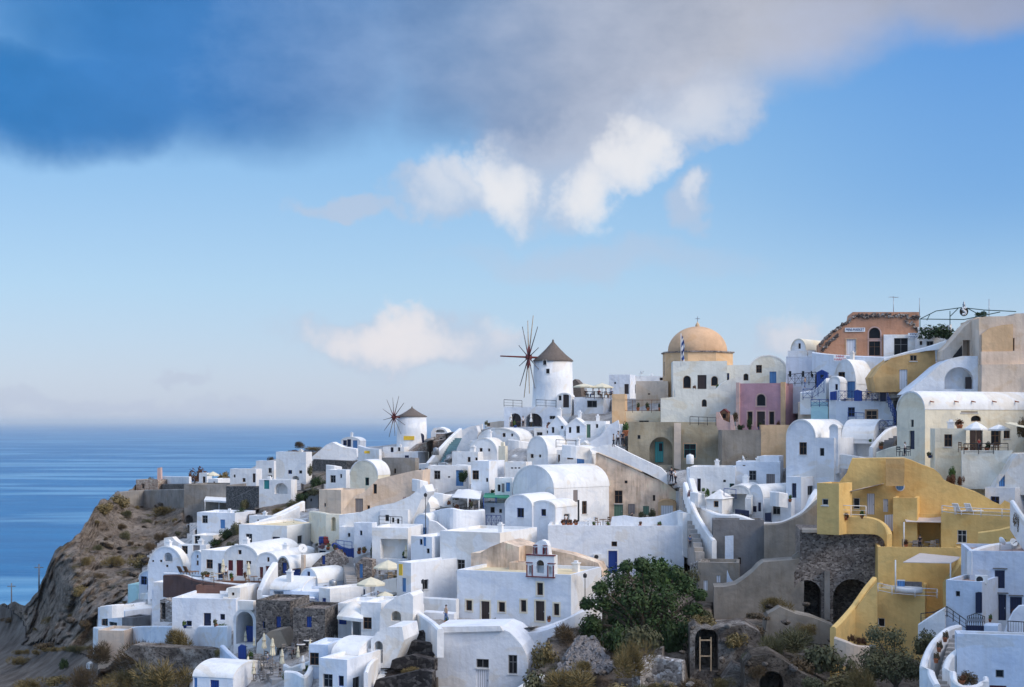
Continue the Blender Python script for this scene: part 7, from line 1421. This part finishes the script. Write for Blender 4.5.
P('teal door panel wall behind the pale lattice fence', [(197.5,536),(197.5,530),(202,530),(202,536)], 200, 536, D=226, T=.4, mat='door_teal', name='gate', cat='gate')
B('low white terrace block below the flowering shrub', 192, 213, 216, 535.5, 545, th=14, L=4)
rr=random.Random(21); pl=['on the cliff brow above the sea','on the cliff top','on the mid cliff','on the lower cliff','above the cliff edge house']
cl=[(150,497),(166,512),(150,520),(175,530),(160,536),(140,505),(128,512),(118,502),(108,509),(96,518),(120,524),(140,530),(150,545),(132,540),(118,552),(140,562),(128,572),(112,582),(122,598),(104,600),(134,590),(110,560),(98,545),(160,520),(178,517),(125,535),(145,552),(108,535),(90,560),(84,590),(70,612),(50,618),(36,625),(112,615),(100,575),(131,608)]
for i,(px,py) in enumerate(cl):
    w=rr.choice([6,8,10,14,18,24,30])*rr.uniform(.8,1.25); 
    mm=rr.choice(['leaf_dry','leaf_dry','leaf_brown','leaf_olive']); bush({'leaf_dry':'tawny','leaf_brown':'dark brown','leaf_olive':'olive'}[mm]+' '+('broad' if w>24 else 'middling' if w>16 else 'small')+' scrub on the '+('brow' if py<520 else 'upper slope' if py<545 else 'lower slope' if py<580 else 'foot')+' of the headland cliff '+('towards the sea' if px<110 else 'mid way along' if px<140 else 'next to the houses'), px+rr.uniform(-3,3), py+3, w, w*rr.uniform(.35,.6), mm, i%5, dD=-1.5, blade=rr.random()<.7, group='scrub on the headland cliff', sink=.4)
for px,yt,yb in ((11.5,583,607),(39,564,580)):
    D=depth(px,yb)-2; o=empty('utility_pole',P3(px,yb,D),0,'thin wooden utility pole at the far left, '+('taller one by the road saddle' if px<20 else 'shorter one against the cliff shoulder'),'pole'); s=D/F; g=MB(); g.tube((0,0,-2),(0,0,(yb-yt)*s),.13,.09,7); g.build('pole','wood_grey',o); g=MB(); g.box(-.7,-.05,(yb-yt)*s-.6,.7,.05,(yb-yt)*s-.48); g.build('crossarm','wood_grey',o)
P('white stone marker by the road at lower left', [(86,669),(86,664),(88,662),(90,664),(90,669)], 88, 669, T=.6, mat='white_old', name='marker_stone', cat='marker', dD=-3)
bush('dark dense bush by the road below the big cliff', 64, 668, 12, 12, 'leaf_dark', 2, group=None, dD=-2)
for k in range(9): bush('tawny roadside tuft at the foot of the big cliff', 18+k*9, 654-k*.6+rr.uniform(-1,1), 14, 5, 'leaf_dry', k%4, group='roadside tufts', dD=-2)
# ================================================================ small things that fill the terraces
rr = random.Random(77)
for o in [o for o in bpy.data.objects if o.get('category') == 'house' and o.type == 'EMPTY']:
    ch = {c.name.split('.')[0]: c for c in o.children} if len(o.children) < 40 else {}
    w_ = ch.get('wall'); r_ = ch.get('roof')
    if not w_ or not r_ or not w_.data.materials[0].name.startswith(('white', 'pale_blue', 'cream')): continue
    if rr.random() < .42:
        xs_ = [v.co.x for v in r_.data.vertices]; ys_ = [v.co.y for v in r_.data.vertices]; zt = max(v.co.z for v in r_.data.vertices)
        if max(xs_)-min(xs_) < 2: continue
        flat = len(r_.data.vertices) < 12
        x = rr.uniform(min(xs_)+.5, max(xs_)-.5) if flat else 0; y = rr.uniform(.5, max(ys_)*.9); chimney(o, x, y, zt-.1, rr.uniform(.38, .6), rr.uniform(.5, 1.0), 'white')
def lamp_post(label, px, yt, yb, D):
    s = D/F; h = (yb-yt)*s; root = empty('lamp_post', P3(px, yb, D), 0, label, 'lamp post'); m = MB(); m.tube((0, 0, -.4), (0, 0, h), .05, .035, 8); m.build('pole', 'metal_dark', root)
    m = MB(); m.lathe([(.02, h), (.16, h+.05), (.19, h+.32), (.08, h+.42), (0, h+.48)], 8); m.build('lantern', 'metal_dark', root)
lamp_post('thin dark lamp post in the courtyard left of the long white house', 423, 584, 622, 134)
lamp_post('thin lamp post in front of the lit side of the long white house', 585, 578, 612, 131.5)
lamp_post('thin lamp post below the bowl shaped terrace', 425.5, 497, 545, 157)
POTS = [(203,579,'leaf_olive','on the red door terrace, left of the cream parasol',159.5),(232,581,'leaf_green','under the dark red shutter',160),(246,580,'leaf_rust','beside the dark red door',160.5),(270,583,'leaf_green','by the slim dark red doors',158.5),
 (185,628,'leaf_green','under the small navy window left of the arch',148),(216,628,'leaf_olive','beside the tall dark doorway left of the arch',148),(330,617,'leaf_green','by the plain white cube house',144),(318,611,'leaf_rust','beside the bright blue porch door',145.5),
 (404,560,'leaf_green','at the right end of the beige porch',154),(384,560,'leaf_rust','in the beige porch',155),(420,549,'leaf_dark','by the sky blue door below the bowl terrace',156.5),(457,510,'leaf_rust','on the bowl terrace railing, left',166.5),(472,510.5,'leaf_olive','on the bowl terrace railing, right',166),
 (446,624,'leaf_green','in the courtyard by the first cream framed window',132.5),(494,624,'leaf_olive','beside the left brown door of the long house',130),(549,622,'leaf_rust','beside the right brown door of the long house',128.5),
 (600,574,'leaf_green','left of the navy door on the terrace',148.6),(625,574,'leaf_dark','right of the navy door on the terrace',148.6),(703,494,'leaf_green','by the slim navy window in the bowl compound',153),(742,519,'leaf_olive','before the dark arched porch of the bowl compound',147.4),(790,502,'leaf_green','beside the navy door of the bowl compound cube',147.5),
 (760,430,'leaf_dark','right of the pink house door',174.6),(778,430,'leaf_rust','at the right corner of the pink house',174.6),(694,391,'leaf_rust','between the arches of the church pavilion',187.5),(718,391,'leaf_green','under the right arch of the church pavilion',187.5),
 (846,520,'leaf_rust','on the yellow terrace under the small window',129.8),(862,519,'leaf_green','on the yellow terrace by the white door',129.8),(906,548,'leaf_rust','at the post of the shaded yellow porch',128),(990,622,'leaf_green','by the navy door of the shuttered house',108),(1012,618,'leaf_rust','under the navy shutter at the right edge',110),
 (858,464,'leaf_green','in the shaded porch behind the blue gable',153),(870,424.5,'leaf_rust','under the tan framed window',161),(930,458,'leaf_olive','at the foot of the pale green gable',138),(515,428,'leaf_green','on the arcade terrace, left',198.4),(548,428,'leaf_rust','on the arcade terrace, right',198.4),(486,428,'leaf_olive','by the pale stone balustrade',201),
 (344,560,'leaf_rust','at the head of the steep grey stair',158.5),(372,606,'leaf_green','under the left cafe parasol',142),(396,582,'leaf_olive','under the upper cafe parasol',147),(352,644,'leaf_green','below the swooping porch roof',131.5)]
for px, py, m_, w_, D in POTS: pot_plant('potted plant '+w_, px, py, rr.uniform(4, 6.5), rr.uniform(6, 10), m_, rr.choice(['terracotta', 'terracotta', 'frame_white', 'door_blue']), D=D)
# pink climbers
for px, py, w, h, D, w_ in ((430,489,10,7,180,'spilling over the white roof terrace'),(405,505,8,10,174,'at the corner of the low white house'),(322,548,12,6,166,'by the blue painted barrel'),(690,497,7,9,152,'on the bowl wall'),(560,447,8,5,188,'below the pedimented houses')):
    bush('pinkish flowering climber '+w_, px, py, w, h, 'leaf_flower', 2, D=D, blade=False, group='flowering climbers')
# loose boulders round the caves
BO = []
for k in range(4):
    bm = bmesh.new(); bmesh.ops.create_icosphere(bm, subdivisions=3, radius=1)
    for v in bm.verts:
        n = v.co.normalized(); v.co = v.co*(1+.28*noise.noise(n*1.3+Vector((k*7, 0, 0)))+.16*noise.noise(n*3.1+Vector((k*3, 5, 0)))+.07*noise.noise(n*7)); v.co.z *= .75
    me = bpy.data.meshes.new('boulder'); bm.to_mesh(me); bm.free(); me.polygons.foreach_set('use_smooth', [k % 2 == 0]*len(me.polygons)); me.materials.append(MATS['rock_pale' if k % 2 else 'rock_dark']); BO.append(me)
hosts = [o for o in bpy.data.objects if o.name.startswith('rock_outcrop')]
SP = [(0,[(692,628,5,4),(698,625,6,4),(716,628,7,5),(728,626,8,5),(742,627,8,6),(755,634,7,6),(724,640,6,5),(735,652,8,6),(748,645,7,5),(722,660,6,6),(740,668,9,6),(695,670,5,4),(720,674,7,4),(761,652,6,5),(730,634,5,4),(745,657,5,4)],117.6),(1,[(748,664,6,5),(760,657,8,5),(778,657,8,6),(793,668,8,6),(810,678,10,6),(826,686,10,6),(754,676,6,6),(790,684,7,6),(806,692,8,5),(765,664,5,4),(785,668,6,4)],109.6),(2,[(718,690,6,6),(728,676,7,6),(738,668,6,5),(744,682,6,7),(732,692,7,5)],113.5)]
for i, L_, D in SP:
    h = hosts[i]; X = (Matrix.Translation(h.location) @ Matrix.Rotation(h.rotation_euler.z, 4, 'Z')).inverted()
    for px, py, a, b_ in L_[::3]:
        a, b_ = a*.7, b_*.6
        o = link('boulder', BO[rr.randrange(4)], h); s = D/F; o.location = X @ P3(px, py, D+rr.uniform(-.2, .3)); o.scale = (a*s, a*s*.6, b_*s*1.2); o.rotation_euler = (rr.uniform(-.3, .3), rr.uniform(-.3, .3), rr.uniform(0, 6))
for i, (px, py, a, D, w_) in enumerate(((602,672,7,110,'right of the stone heap'),(650,680,8,110,'below the field stone wall'),(668,684,10,109,'before the field stone wall'),(690,684,8,110,'in front of the cave door'),(548,676,6,112,'at the foot of the quarter round house'),(806,604,7,127,'on the earth ramp'),(786,622,9,122,'above the wide dry bush'),(832,640,8,118,'left of the pale planter kerb'),(770,606,8,126,'against the earth ramp top'),(640,668,6,112,'beside the pointed rock shoulder'),(682,652,6,115,'left of the cave door'),(880,690,8,104,'under the large olive bush'))):
    root = empty('boulder', P3(px, py, D), rr.uniform(0, 6), 'rough pale boulder '+w_, 'boulder', 'loose boulders in the lower middle'); s = D/F; o = link('stone', BO[0 if i % 3 else 3], root); o.scale = (a*s*.6, a*s*.5, a*s*.4)
for i, (px, py, a, D, w_) in enumerate(((70,620,9,196,'low on the big cliff'),(112,560,10,214,'half way up the cliff'),(92,600,12,198,'at the lower cliff'),(134,574,8,200,'near the turquoise pool'),(146,560,8,208,'below the half dome house'),(120,606,9,186,'above the cliff edge terrace'),(160,506,9,268,'under the headland wall'),(130,498,8,276,'on the headland brow'))):
    root = empty('boulder', P3(px, py, D-1), rr.uniform(0, 6), 'brown tuff boulder '+w_, 'boulder', 'tuff boulders on the cliff'); s = D/F; o = link('stone', BO[0 if i % 2 else 2], root); o.scale = (a*s*.6, a*s*.5, a*s*.5)

# more visitors
for i,(px,py,h,t,l,D,rz,w_) in enumerate(((268,664,12,'cloth_white','cloth_blue',132,1,'in white among the folded parasols'),(292,660,12,'cloth_red','cloth_dark',133,-2,'in red below the dark stone house'),(280,678,12,'cloth_dark','cloth_tan',129,2.5,'in dark clothes near the agave planter'),(226,579,13,'cloth_white','cloth_dark',159,0,'in white beside the dark red door'),(378,603,12,'cloth_blue','cloth_dark',142,1.5,'in blue under the cafe parasol'),(446,622,17,'cloth_tan','cloth_blue',131,-1,'in tan walking across the grey courtyard'),(566,526,12,'cloth_white','cloth_dark',154,.5,'in white beside the terracotta pots'),(632,524,12,'cloth_dark','cloth_blue',153.5,2,'in dark top on the terrace before the ruin'),(690,548,13,'cloth_blue','cloth_dark',146,3,'in blue on the grey lane steps'),(905,455,13,'cloth_white','cloth_dark',140,1,'in white by the pale green gable'),(979,451,13,'cloth_red','cloth_dark',135.2,.3,'in red under the white barrel house parasol'),(920,549,14,'cloth_dark','cloth_dark',128.4,-.5,'in dark clothes in the shaded yellow porch'),(523,427,11,'cloth_white','cloth_dark',199,.2,'in white in the ridge arcade'),(805,388,11,'cloth_tan','cloth_blue',171,.8,'in tan on the scrolled railing terrace'),(868,399,12,'cloth_blue','cloth_dark',166,-.4,'in blue on the roof behind the blue railing'),(470,509,11,'cloth_red','cloth_dark',167,1.2,'in red on the bowl shaped terrace'))):
    person('person '+w_, px, py, h, t, l, D=D, rz=rz)
for i,(px,py,D,r,w_) in enumerate(((418,462,268,.4,'below the smaller windmill'),(470,452,208,.4,'on the planted roof rim house'),(352,524,172,.4,'over the blue counter house'),(742,466,160,.4,'over the bowl compound'),(640,378,217,.4,'on the low white house by the church'),(1000,552,114,.3,'behind the navy shuttered house parapet'))): dish('small white satellite dish '+w_, P3(px,py,D), .36, .4+i*.3)
for i,(px,py,D,w_) in enumerate(((436,455,205,'on the roof under the staircase wall'),(515,463,188,'on the long house with roof drains'),(380,526,168,'on the mid town row house'),(690,464,160,'on the flat house in the bowl compound'),(333,590,150,'behind the plain white cube house'))):
    o=empty('water_tank',P3(px,py,D),.3,'pale cylindrical water tank '+w_,'water tank','water tanks on the roofs'); g=MB(); g.lathe([(0,0),(.42,0),(.42,.9),(.36,1.02),(.12,1.08),(.12,1.14),(0,1.14)],16); g.build('tank','frame_white' if i%2 else 'steel',o)

# low parapets, railings and short flights that step the slope
for q in ((412,486,428,489,174,'behind the low white house'),(434,500,452,503,170,'left of the wide canvas canopy'),(378,509,404,506,182,'above the row house'),(318,552,334,548,172,'above the brown stone wall'),(262,604,290,608,146,'before the dark stone ruin'),(328,619,358,623,141,'under the plain white cube'),(366,606,398,609,140,'round the cafe terrace'),(386,590,402,588,147,'beside the upper cafe parasol'),(100,614,124,612,165,'on the cliff edge terrace'),(470,447,496,449,196,'under the flattened vault'),(508,446,530,449,193,'above the roof drains'),(536,450,560,452,188,'left of the pedimented pair'),(562,452,590,455,172,'below the lane shrine'),(456,471,476,473,184,'behind the round shrub'),(486,476,500,478,178,'by the cream tower foot'),(690,500,706,503,151,'in front of the slim navy window'),(770,500,788,502,147.5,'left of the bowl cube'),(838,462,866,466,151,'in the porch behind the blue gable'),(264,480,290,484,272,'above the teal door terrace'),(296,482,310,484,250,'beside the arched porch block'),(234,488,256,490,282,'before the outer white cube'),(326,470,342,472,240,'behind the flat white house'),(346,463,362,464,280,'behind the cream vault')):
    x0,y0,x1,y1,D,w_=q; k_=F/D; W('low white terrace parapet '+w_, [(x0,y0-k_*.9,y0,D),((x0+x1)/2,(y0+y1)/2-k_*.95,(y0+y1)/2,D-.6),(x1,y1-k_*.9,y1,D)], T=.3, k=3, foot=.6, mat='white')
for q in ((379,524,402,525,160,'metal_dark','over the mid town row house'),(429,470,446,470,186,'metal_dark','on the block with the round shrub'),(480,446,500,447,194,'metal_dark','under the arcade vaults'),(556,447,576,448,173,'metal_dark','by the lane shrine'),(586,398,611,399,195,'metal_dark','of the restaurant terrace'),(192,584,214,586,156,'metal_dark','on the maroon terrace corner'),(300,606,318,608,144,'metal_blue','before the bright blue porch door'),(336,548,352,550,159,'metal_blue','above the steep grey stair'),(724,497,736,498,150,'metal_blue','by the dark arched porch'),(690,424,716,425,172,'metal_dark','at the left of the pink house terrace'),(848,420,864,421,160,'metal_blue','under the tan framed window'),(964,453,1008,453,133.4,'metal_dark','on the barrel house terrace wall'),(836,515,866,516,129.5,'metal_white','on the yellow parapet'),(504,406,522,407,199.5,'metal_dark','on the arcade roof, left'),(536,406,556,407,199.5,'metal_dark','on the arcade roof, right')):
    x0,y0,x1,y1,D,m_,w_=q; k_=F/D; railing({'metal_dark':'thin dark','metal_blue':'thin blue','metal_white':'thin white'}[m_]+' railing '+w_, [(x0,y0-k_*.9,y0,D),(x1,y1-k_*.9,y1,D)], m_, 'mid', 1.2)
for q in ((432,520,438,511,7,7,165,170,'beside the bowl shaped terrace'),(404,530,408,520,6,7,160,168,'right of the mid town row house'),(306,600,312,590,7,7,147,152,'beside the blue porch'),(226,598,230,588,6,6,152,157,'up to the maroon terrace'),(558,468,566,458,7,7,176,182,'behind the chapel vault'),(296,526,304,518,7,7,188,196,'behind the large terrace'),(520,470,524,460,6,6,184,190,'beside the cream tower'),(748,500,752,490,6,6,149,153,'between the bowl compound vaults')):
    stairs('short white stair flight '+q[8], *q[:6], 'white_old', q[6], q[7])

for i,(px,py,w,h,m_,w_) in enumerate(((20,664,26,9,'leaf_dry','left of the road bend'),(48,648,30,8,'leaf_brown','under the big cliff, near'),(74,652,22,8,'leaf_olive','under the big cliff, far'),(8,622,18,6,'leaf_brown','on the road saddle'),(100,640,22,14,'leaf_brown','at the foot of the cliff edge terrace'),(60,684,30,12,'leaf_dry','beside the road at the frame edge'),(108,622,16,10,'leaf_olive','left of the cliff edge terrace'),(84,628,20,10,'leaf_brown','low on the cliff foot'))):
    bush('roadside scrub '+w_, px, py, w, h, m_, i%4, dD=-2, blade=i%2==0, group='roadside scrub')

for i,(px,py,w,h,m_,D,w_) in enumerate(((736,646,30,16,'leaf_dry',117.4,'over the pale cave rock'),(760,676,24,14,'leaf_brown',109.2,'left of the low cave mouth'),(814,690,34,16,'leaf_olive',108.5,'right of the low cave mouth'),(724,690,26,14,'leaf_dry',112,'under the tan outcrop'),(664,690,30,12,'leaf_dry',109,'before the field stone wall'),(584,668,26,10,'leaf_dry',110.5,'over the foot of the stone heap'),(748,662,22,12,'leaf_olive',113,'between the two cave rocks'),(806,634,26,12,'leaf_dry',123,'on the earth ramp'))):
    bush('scrub bush '+w_, px, py, w, h, m_, i%4, D=D, blade=i%2==1, group='scrub on the cave rocks')
# ---------------------------------------------------------------- terrain
RIDGE = [(-160,606),(-40,604),(14,604),(24,606),(38,592),(46,570),(56,548),(66,541),(80,532),(88,517),(100,503),(110,497),(121,491),(136,484),(150,484),(190,482),(230,480),(262,462),(300,454),(340,448),(380,446),(420,441),(450,432),(480,430),(505,424),(560,412),(600,400),(640,388),(690,380),(740,376),(780,368),(800,362),(830,350),(880,341),(940,336),(1024,326),(1062,345),(1150,385),(1350,370),(1600,130),(1900,-30),(2300,-60)]  # last points rise to the unseen side hill, added to keep sun off the foreground
rx_ = [p[0] for p in RIDGE]; ry_ = [p[1] for p in RIDGE]
def inside(x, y, poly):
    r_ = False; n = len(poly); j = n-1
    for i in range(n):
        (xi, yi), (xj, yj) = poly[i], poly[j]
        if (yi > y) != (yj > y) and x < (xj-xi)*(y-yi)/(yj-yi)+xi: r_ = not r_
        j = i
    return r_
ROCK = [[(-200,380),(120,480),(186,500),(190,526),(186,538),(160,540),(142,562),(140,580),(120,600),(98,612),(92,652),(122,656),(180,648),(228,648),(222,664),(190,668),(190,900),(-200,900)],
 [(520,672),(535,640),(562,622),(602,606),(640,560),(700,556),(716,612),(800,600),(838,632),(870,648),(920,640),(926,700),(940,900),(500,900)],
 [(313,462),(332,470),(322,490),(300,508),(262,522),(235,520),(252,508),(300,490)], [(222,505),(256,506),(246,540),(238,548),(206,548),(200,535)], [(340,436),(360,448),(330,462),(300,450),(280,455),(276,445)]]
SLATE = [(388,636),(416,632),(434,640),(436,690),(428,720),(372,720),(378,680)]
PATH = [(-200,700),(-200,668),(10,648),(50,640),(96,660),(120,700)]
ROAD2 = [(-200,640),(-200,612),(8,606),(24,622),(28,640),(10,652)]
xs = np.concatenate([np.arange(-160, 0, 6), np.arange(0, 240, 2.5), np.arange(240, 1030, 5), np.arange(1030, 2300, 16)]); NR = 170
def fbm(p, s, o=4): return noise.fractal(Vector(p)*s, 1.0, 2.1, o)
PX = np.zeros((len(xs), NR)); PY = np.zeros_like(PX)
for i, x in enumerate(xs):
    ry = float(np.interp(x, rx_, ry_))
    if x < 136: ry += 5*noise.noise(Vector((x*.11, 3.3, 0)))+3*noise.noise(Vector((x*.33, 1.3, 0)))
    PX[i] = x; PY[i] = ry+(775-ry)*(np.linspace(0, 1, NR)**1.08)
DD = depth_many(PX, PY); CV = np.zeros_like(DD)
for a0, a1, y0, y1, dc in CARVE:
    if y0 is None:
        poly = y1; ya, yb_ = min(p[1] for p in poly), max(p[1] for p in poly)
        for i in np.where((xs >= a0) & (xs <= a1))[0]:
            for j in np.where((PY[i] >= ya-1) & (PY[i] <= yb_))[0]:
                if inside(PX[i, j], PY[i, j]+1.2, poly) or inside(PX[i, j], PY[i, j]-.5, poly): CV[i, j] = max(CV[i, j], dc)
    else:
        ii = (PX >= a0) & (PX <= a1) & (PY >= y0-1) & (PY <= y1); CV[ii] = np.maximum(CV[ii], dc)
BACK = [1.5, 4, 9, 18, 40, 90, 220]; verts = []; att = []; nrow = NR+len(BACK)
for i, x in enumerate(xs):
    colv = []
    for j in range(NR):
        px, py = PX[i, j], PY[i, j]; D = DD[i, j]; zone = 0.0
        if px > 1062 or any(inside(px, py, r) for r in ROCK): zone = 1.0
        if inside(px, py, SLATE): zone = .5
        if px < 100 and (inside(px, py, PATH) or inside(px, py, ROAD2)): zone = .25
        p = P3(px, py, D)
        if zone == 1.0:
            cl = 1.0 if px < 215 or px > 1062 else .35
            a = fbm(p, .06)*5.5*cl+fbm(p+Vector((9, 0, 0)), .2)*2.4*cl+abs(noise.noise(p*.55))*1.9*cl-abs(noise.noise(Vector((p.x*.25, p.y*.25, p.z*1.1))))*1.6*cl+noise.noise(p*1.3)*.5*cl
            # gullies of the cliff face
            if px < 130: a += 3.0*noise.noise(Vector((p.x*.16, p.z*.03, 2)))
            if py < np.interp(px, rx_, ry_)+6: a *= .4
            p = P3(px, py, D+a); p.z += .35*noise.noise(p*.7)*cl
        dc = CV[i, j]
        if dc > 0: p = P3(px, py, max(dc, p.y))
        colv.append(p); att.append(zone)
    top = colv[0]; k = Vector((top.x, top.y, 0)).normalized(); bk = []
    for s_ in BACK: q_ = top+k*s_; q_.z = max(top.z-(s_*1.0 if x < 330 else s_*.45), SEA-.6); bk.append(q_)
    verts += bk[::-1]+colv; att[-NR:-NR] = [1.0]*len(BACK)
n_c = len(xs); fs = [(i*nrow+j, i*nrow+j+1, (i+1)*nrow+j+1, (i+1)*nrow+j) for i in range(n_c-1) for j in range(nrow-1)]
me = bpy.data.meshes.new('hillside'); me.from_pydata(verts, [], fs); me.polygons.foreach_set('use_smooth', [True]*len(fs))
at_ = me.attributes.new('zone', 'FLOAT', 'POINT'); at_.data.foreach_set('value', att)
m, nt3, b = nodes_of('hillside'); L3 = nt3.links.new
A = N(nt3, 'ShaderNodeAttribute', attribute_name='zone')
def nz(s, d=6, r=.6, sc=(1, 1, 1)):
    n = N(nt3, 'ShaderNodeTexNoise'); n.inputs['Scale'].default_value = s; n.inputs['Detail'].default_value = d; n.inputs['Roughness'].default_value = r; L3(pos(nt3, *sc), n.inputs['Vector']); return n
def mx(f, a, c, bt='MIX'):
    q = N(nt3, 'ShaderNodeMix', data_type='RGBA', blend_type=bt)
    for i, x in ((0, f), (6, a), (7, c)):
        if hasattr(x, 'node'): L3(x, q.inputs[i])
        else: q.inputs[i].default_value = x if i == 0 else c4(x)
    return q.outputs[2]
tuf = ramp(nt3, [(.28, (.085, .065, .050)), (.45, (.185, .148, .115)), (.6, (.285, .235, .188)), (.78, (.40, .345, .285))]); L3(nz(.16, 10, .74, (1, 1, 3.2)).outputs['Fac'], tuf.inputs[0])
spk = ramp(nt3, [(.36, (.45, .42, .40)), (.5, (1, 1, 1)), (.68, (1.25, 1.2, 1.15))]); L3(nz(1.3, 7, .7).outputs['Fac'], spk.inputs[0])
rock = mx(1.0, tuf.outputs[0], spk.outputs[0], 'MULTIPLY')
gm = ramp(nt3, [(.54, (0, 0, 0)), (.64, (1, 1, 1))]); L3(nz(.22, 6, .65).outputs['Fac'], gm.inputs[0])
geo = N(nt3, 'ShaderNodeNewGeometry'); sz_ = N(nt3, 'ShaderNodeSeparateXYZ'); L3(geo.outputs['True Normal'], sz_.inputs[0])
up = N(nt3, 'ShaderNodeMapRange'); L3(sz_.outputs[2], up.inputs[0]); up.inputs[1].default_value = .25; up.inputs[2].default_value = .6
gf = N(nt3, 'ShaderNodeMath', operation='MULTIPLY'); L3(gm.outputs[0], gf.inputs[0]); L3(up.outputs[0], gf.inputs[1])
gcol = ramp(nt3, [(.35, (.045, .036, .018)), (.65, (.12, .095, .045))]); L3(nz(2.0).outputs['Fac'], gcol.inputs[0])
rock = mx(gf.outputs[0], rock, gcol.outputs[0])
pav = ramp(nt3, [(.3, (.28, .26, .24)), (.5, (.50, .48, .46)), (.7, (.68, .67, .65))]); L3(nz(.5, 7, .65).outputs['Fac'], pav.inputs[0])
sla = ramp(nt3, [(.35, (.025, .022, .022)), (.6, (.06, .05, .045)), (.72, (.16, .10, .045))]); L3(nz(.7, 6).outputs['Fac'], sla.inputs[0])
pth = ramp(nt3, [(.35, (.11, .09, .075)), (.6, (.19, .165, .14)), (.8, (.29, .26, .225))]); L3(nz(.35, 7).outputs['Fac'], pth.inputs[0])
def band(lo, hi):
    q = N(nt3, 'ShaderNodeMapRange'); L3(A.outputs['Fac'], q.inputs[0]); q.inputs[1].default_value = lo; q.inputs[2].default_value = hi; return q.outputs[0]
cc = mx(band(.1, .2), pav.outputs[0], pth.outputs[0]); cc = mx(band(.3, .45), cc, sla.outputs[0]); cc = mx(band(.6, .9), cc, rock)
L3(cc, b.inputs['Base Color']); b.inputs['Roughness'].default_value = .97; b.inputs['Specular IOR Level'].default_value = .1
bp = N(nt3, 'ShaderNodeBump'); bp.inputs['Strength'].default_value = .9; bp.inputs['Distance'].default_value = 1.0; L3(nz(.9, 9, .7).outputs['Fac'], bp.inputs['Height']); L3(bp.outputs[0], b.inputs['Normal'])
me.materials.append(m); ter = link('hillside', me); tag(ter, 'steep hillside of brown tuff, dry grass and pale paving under the village', 'hillside', kind='structure')
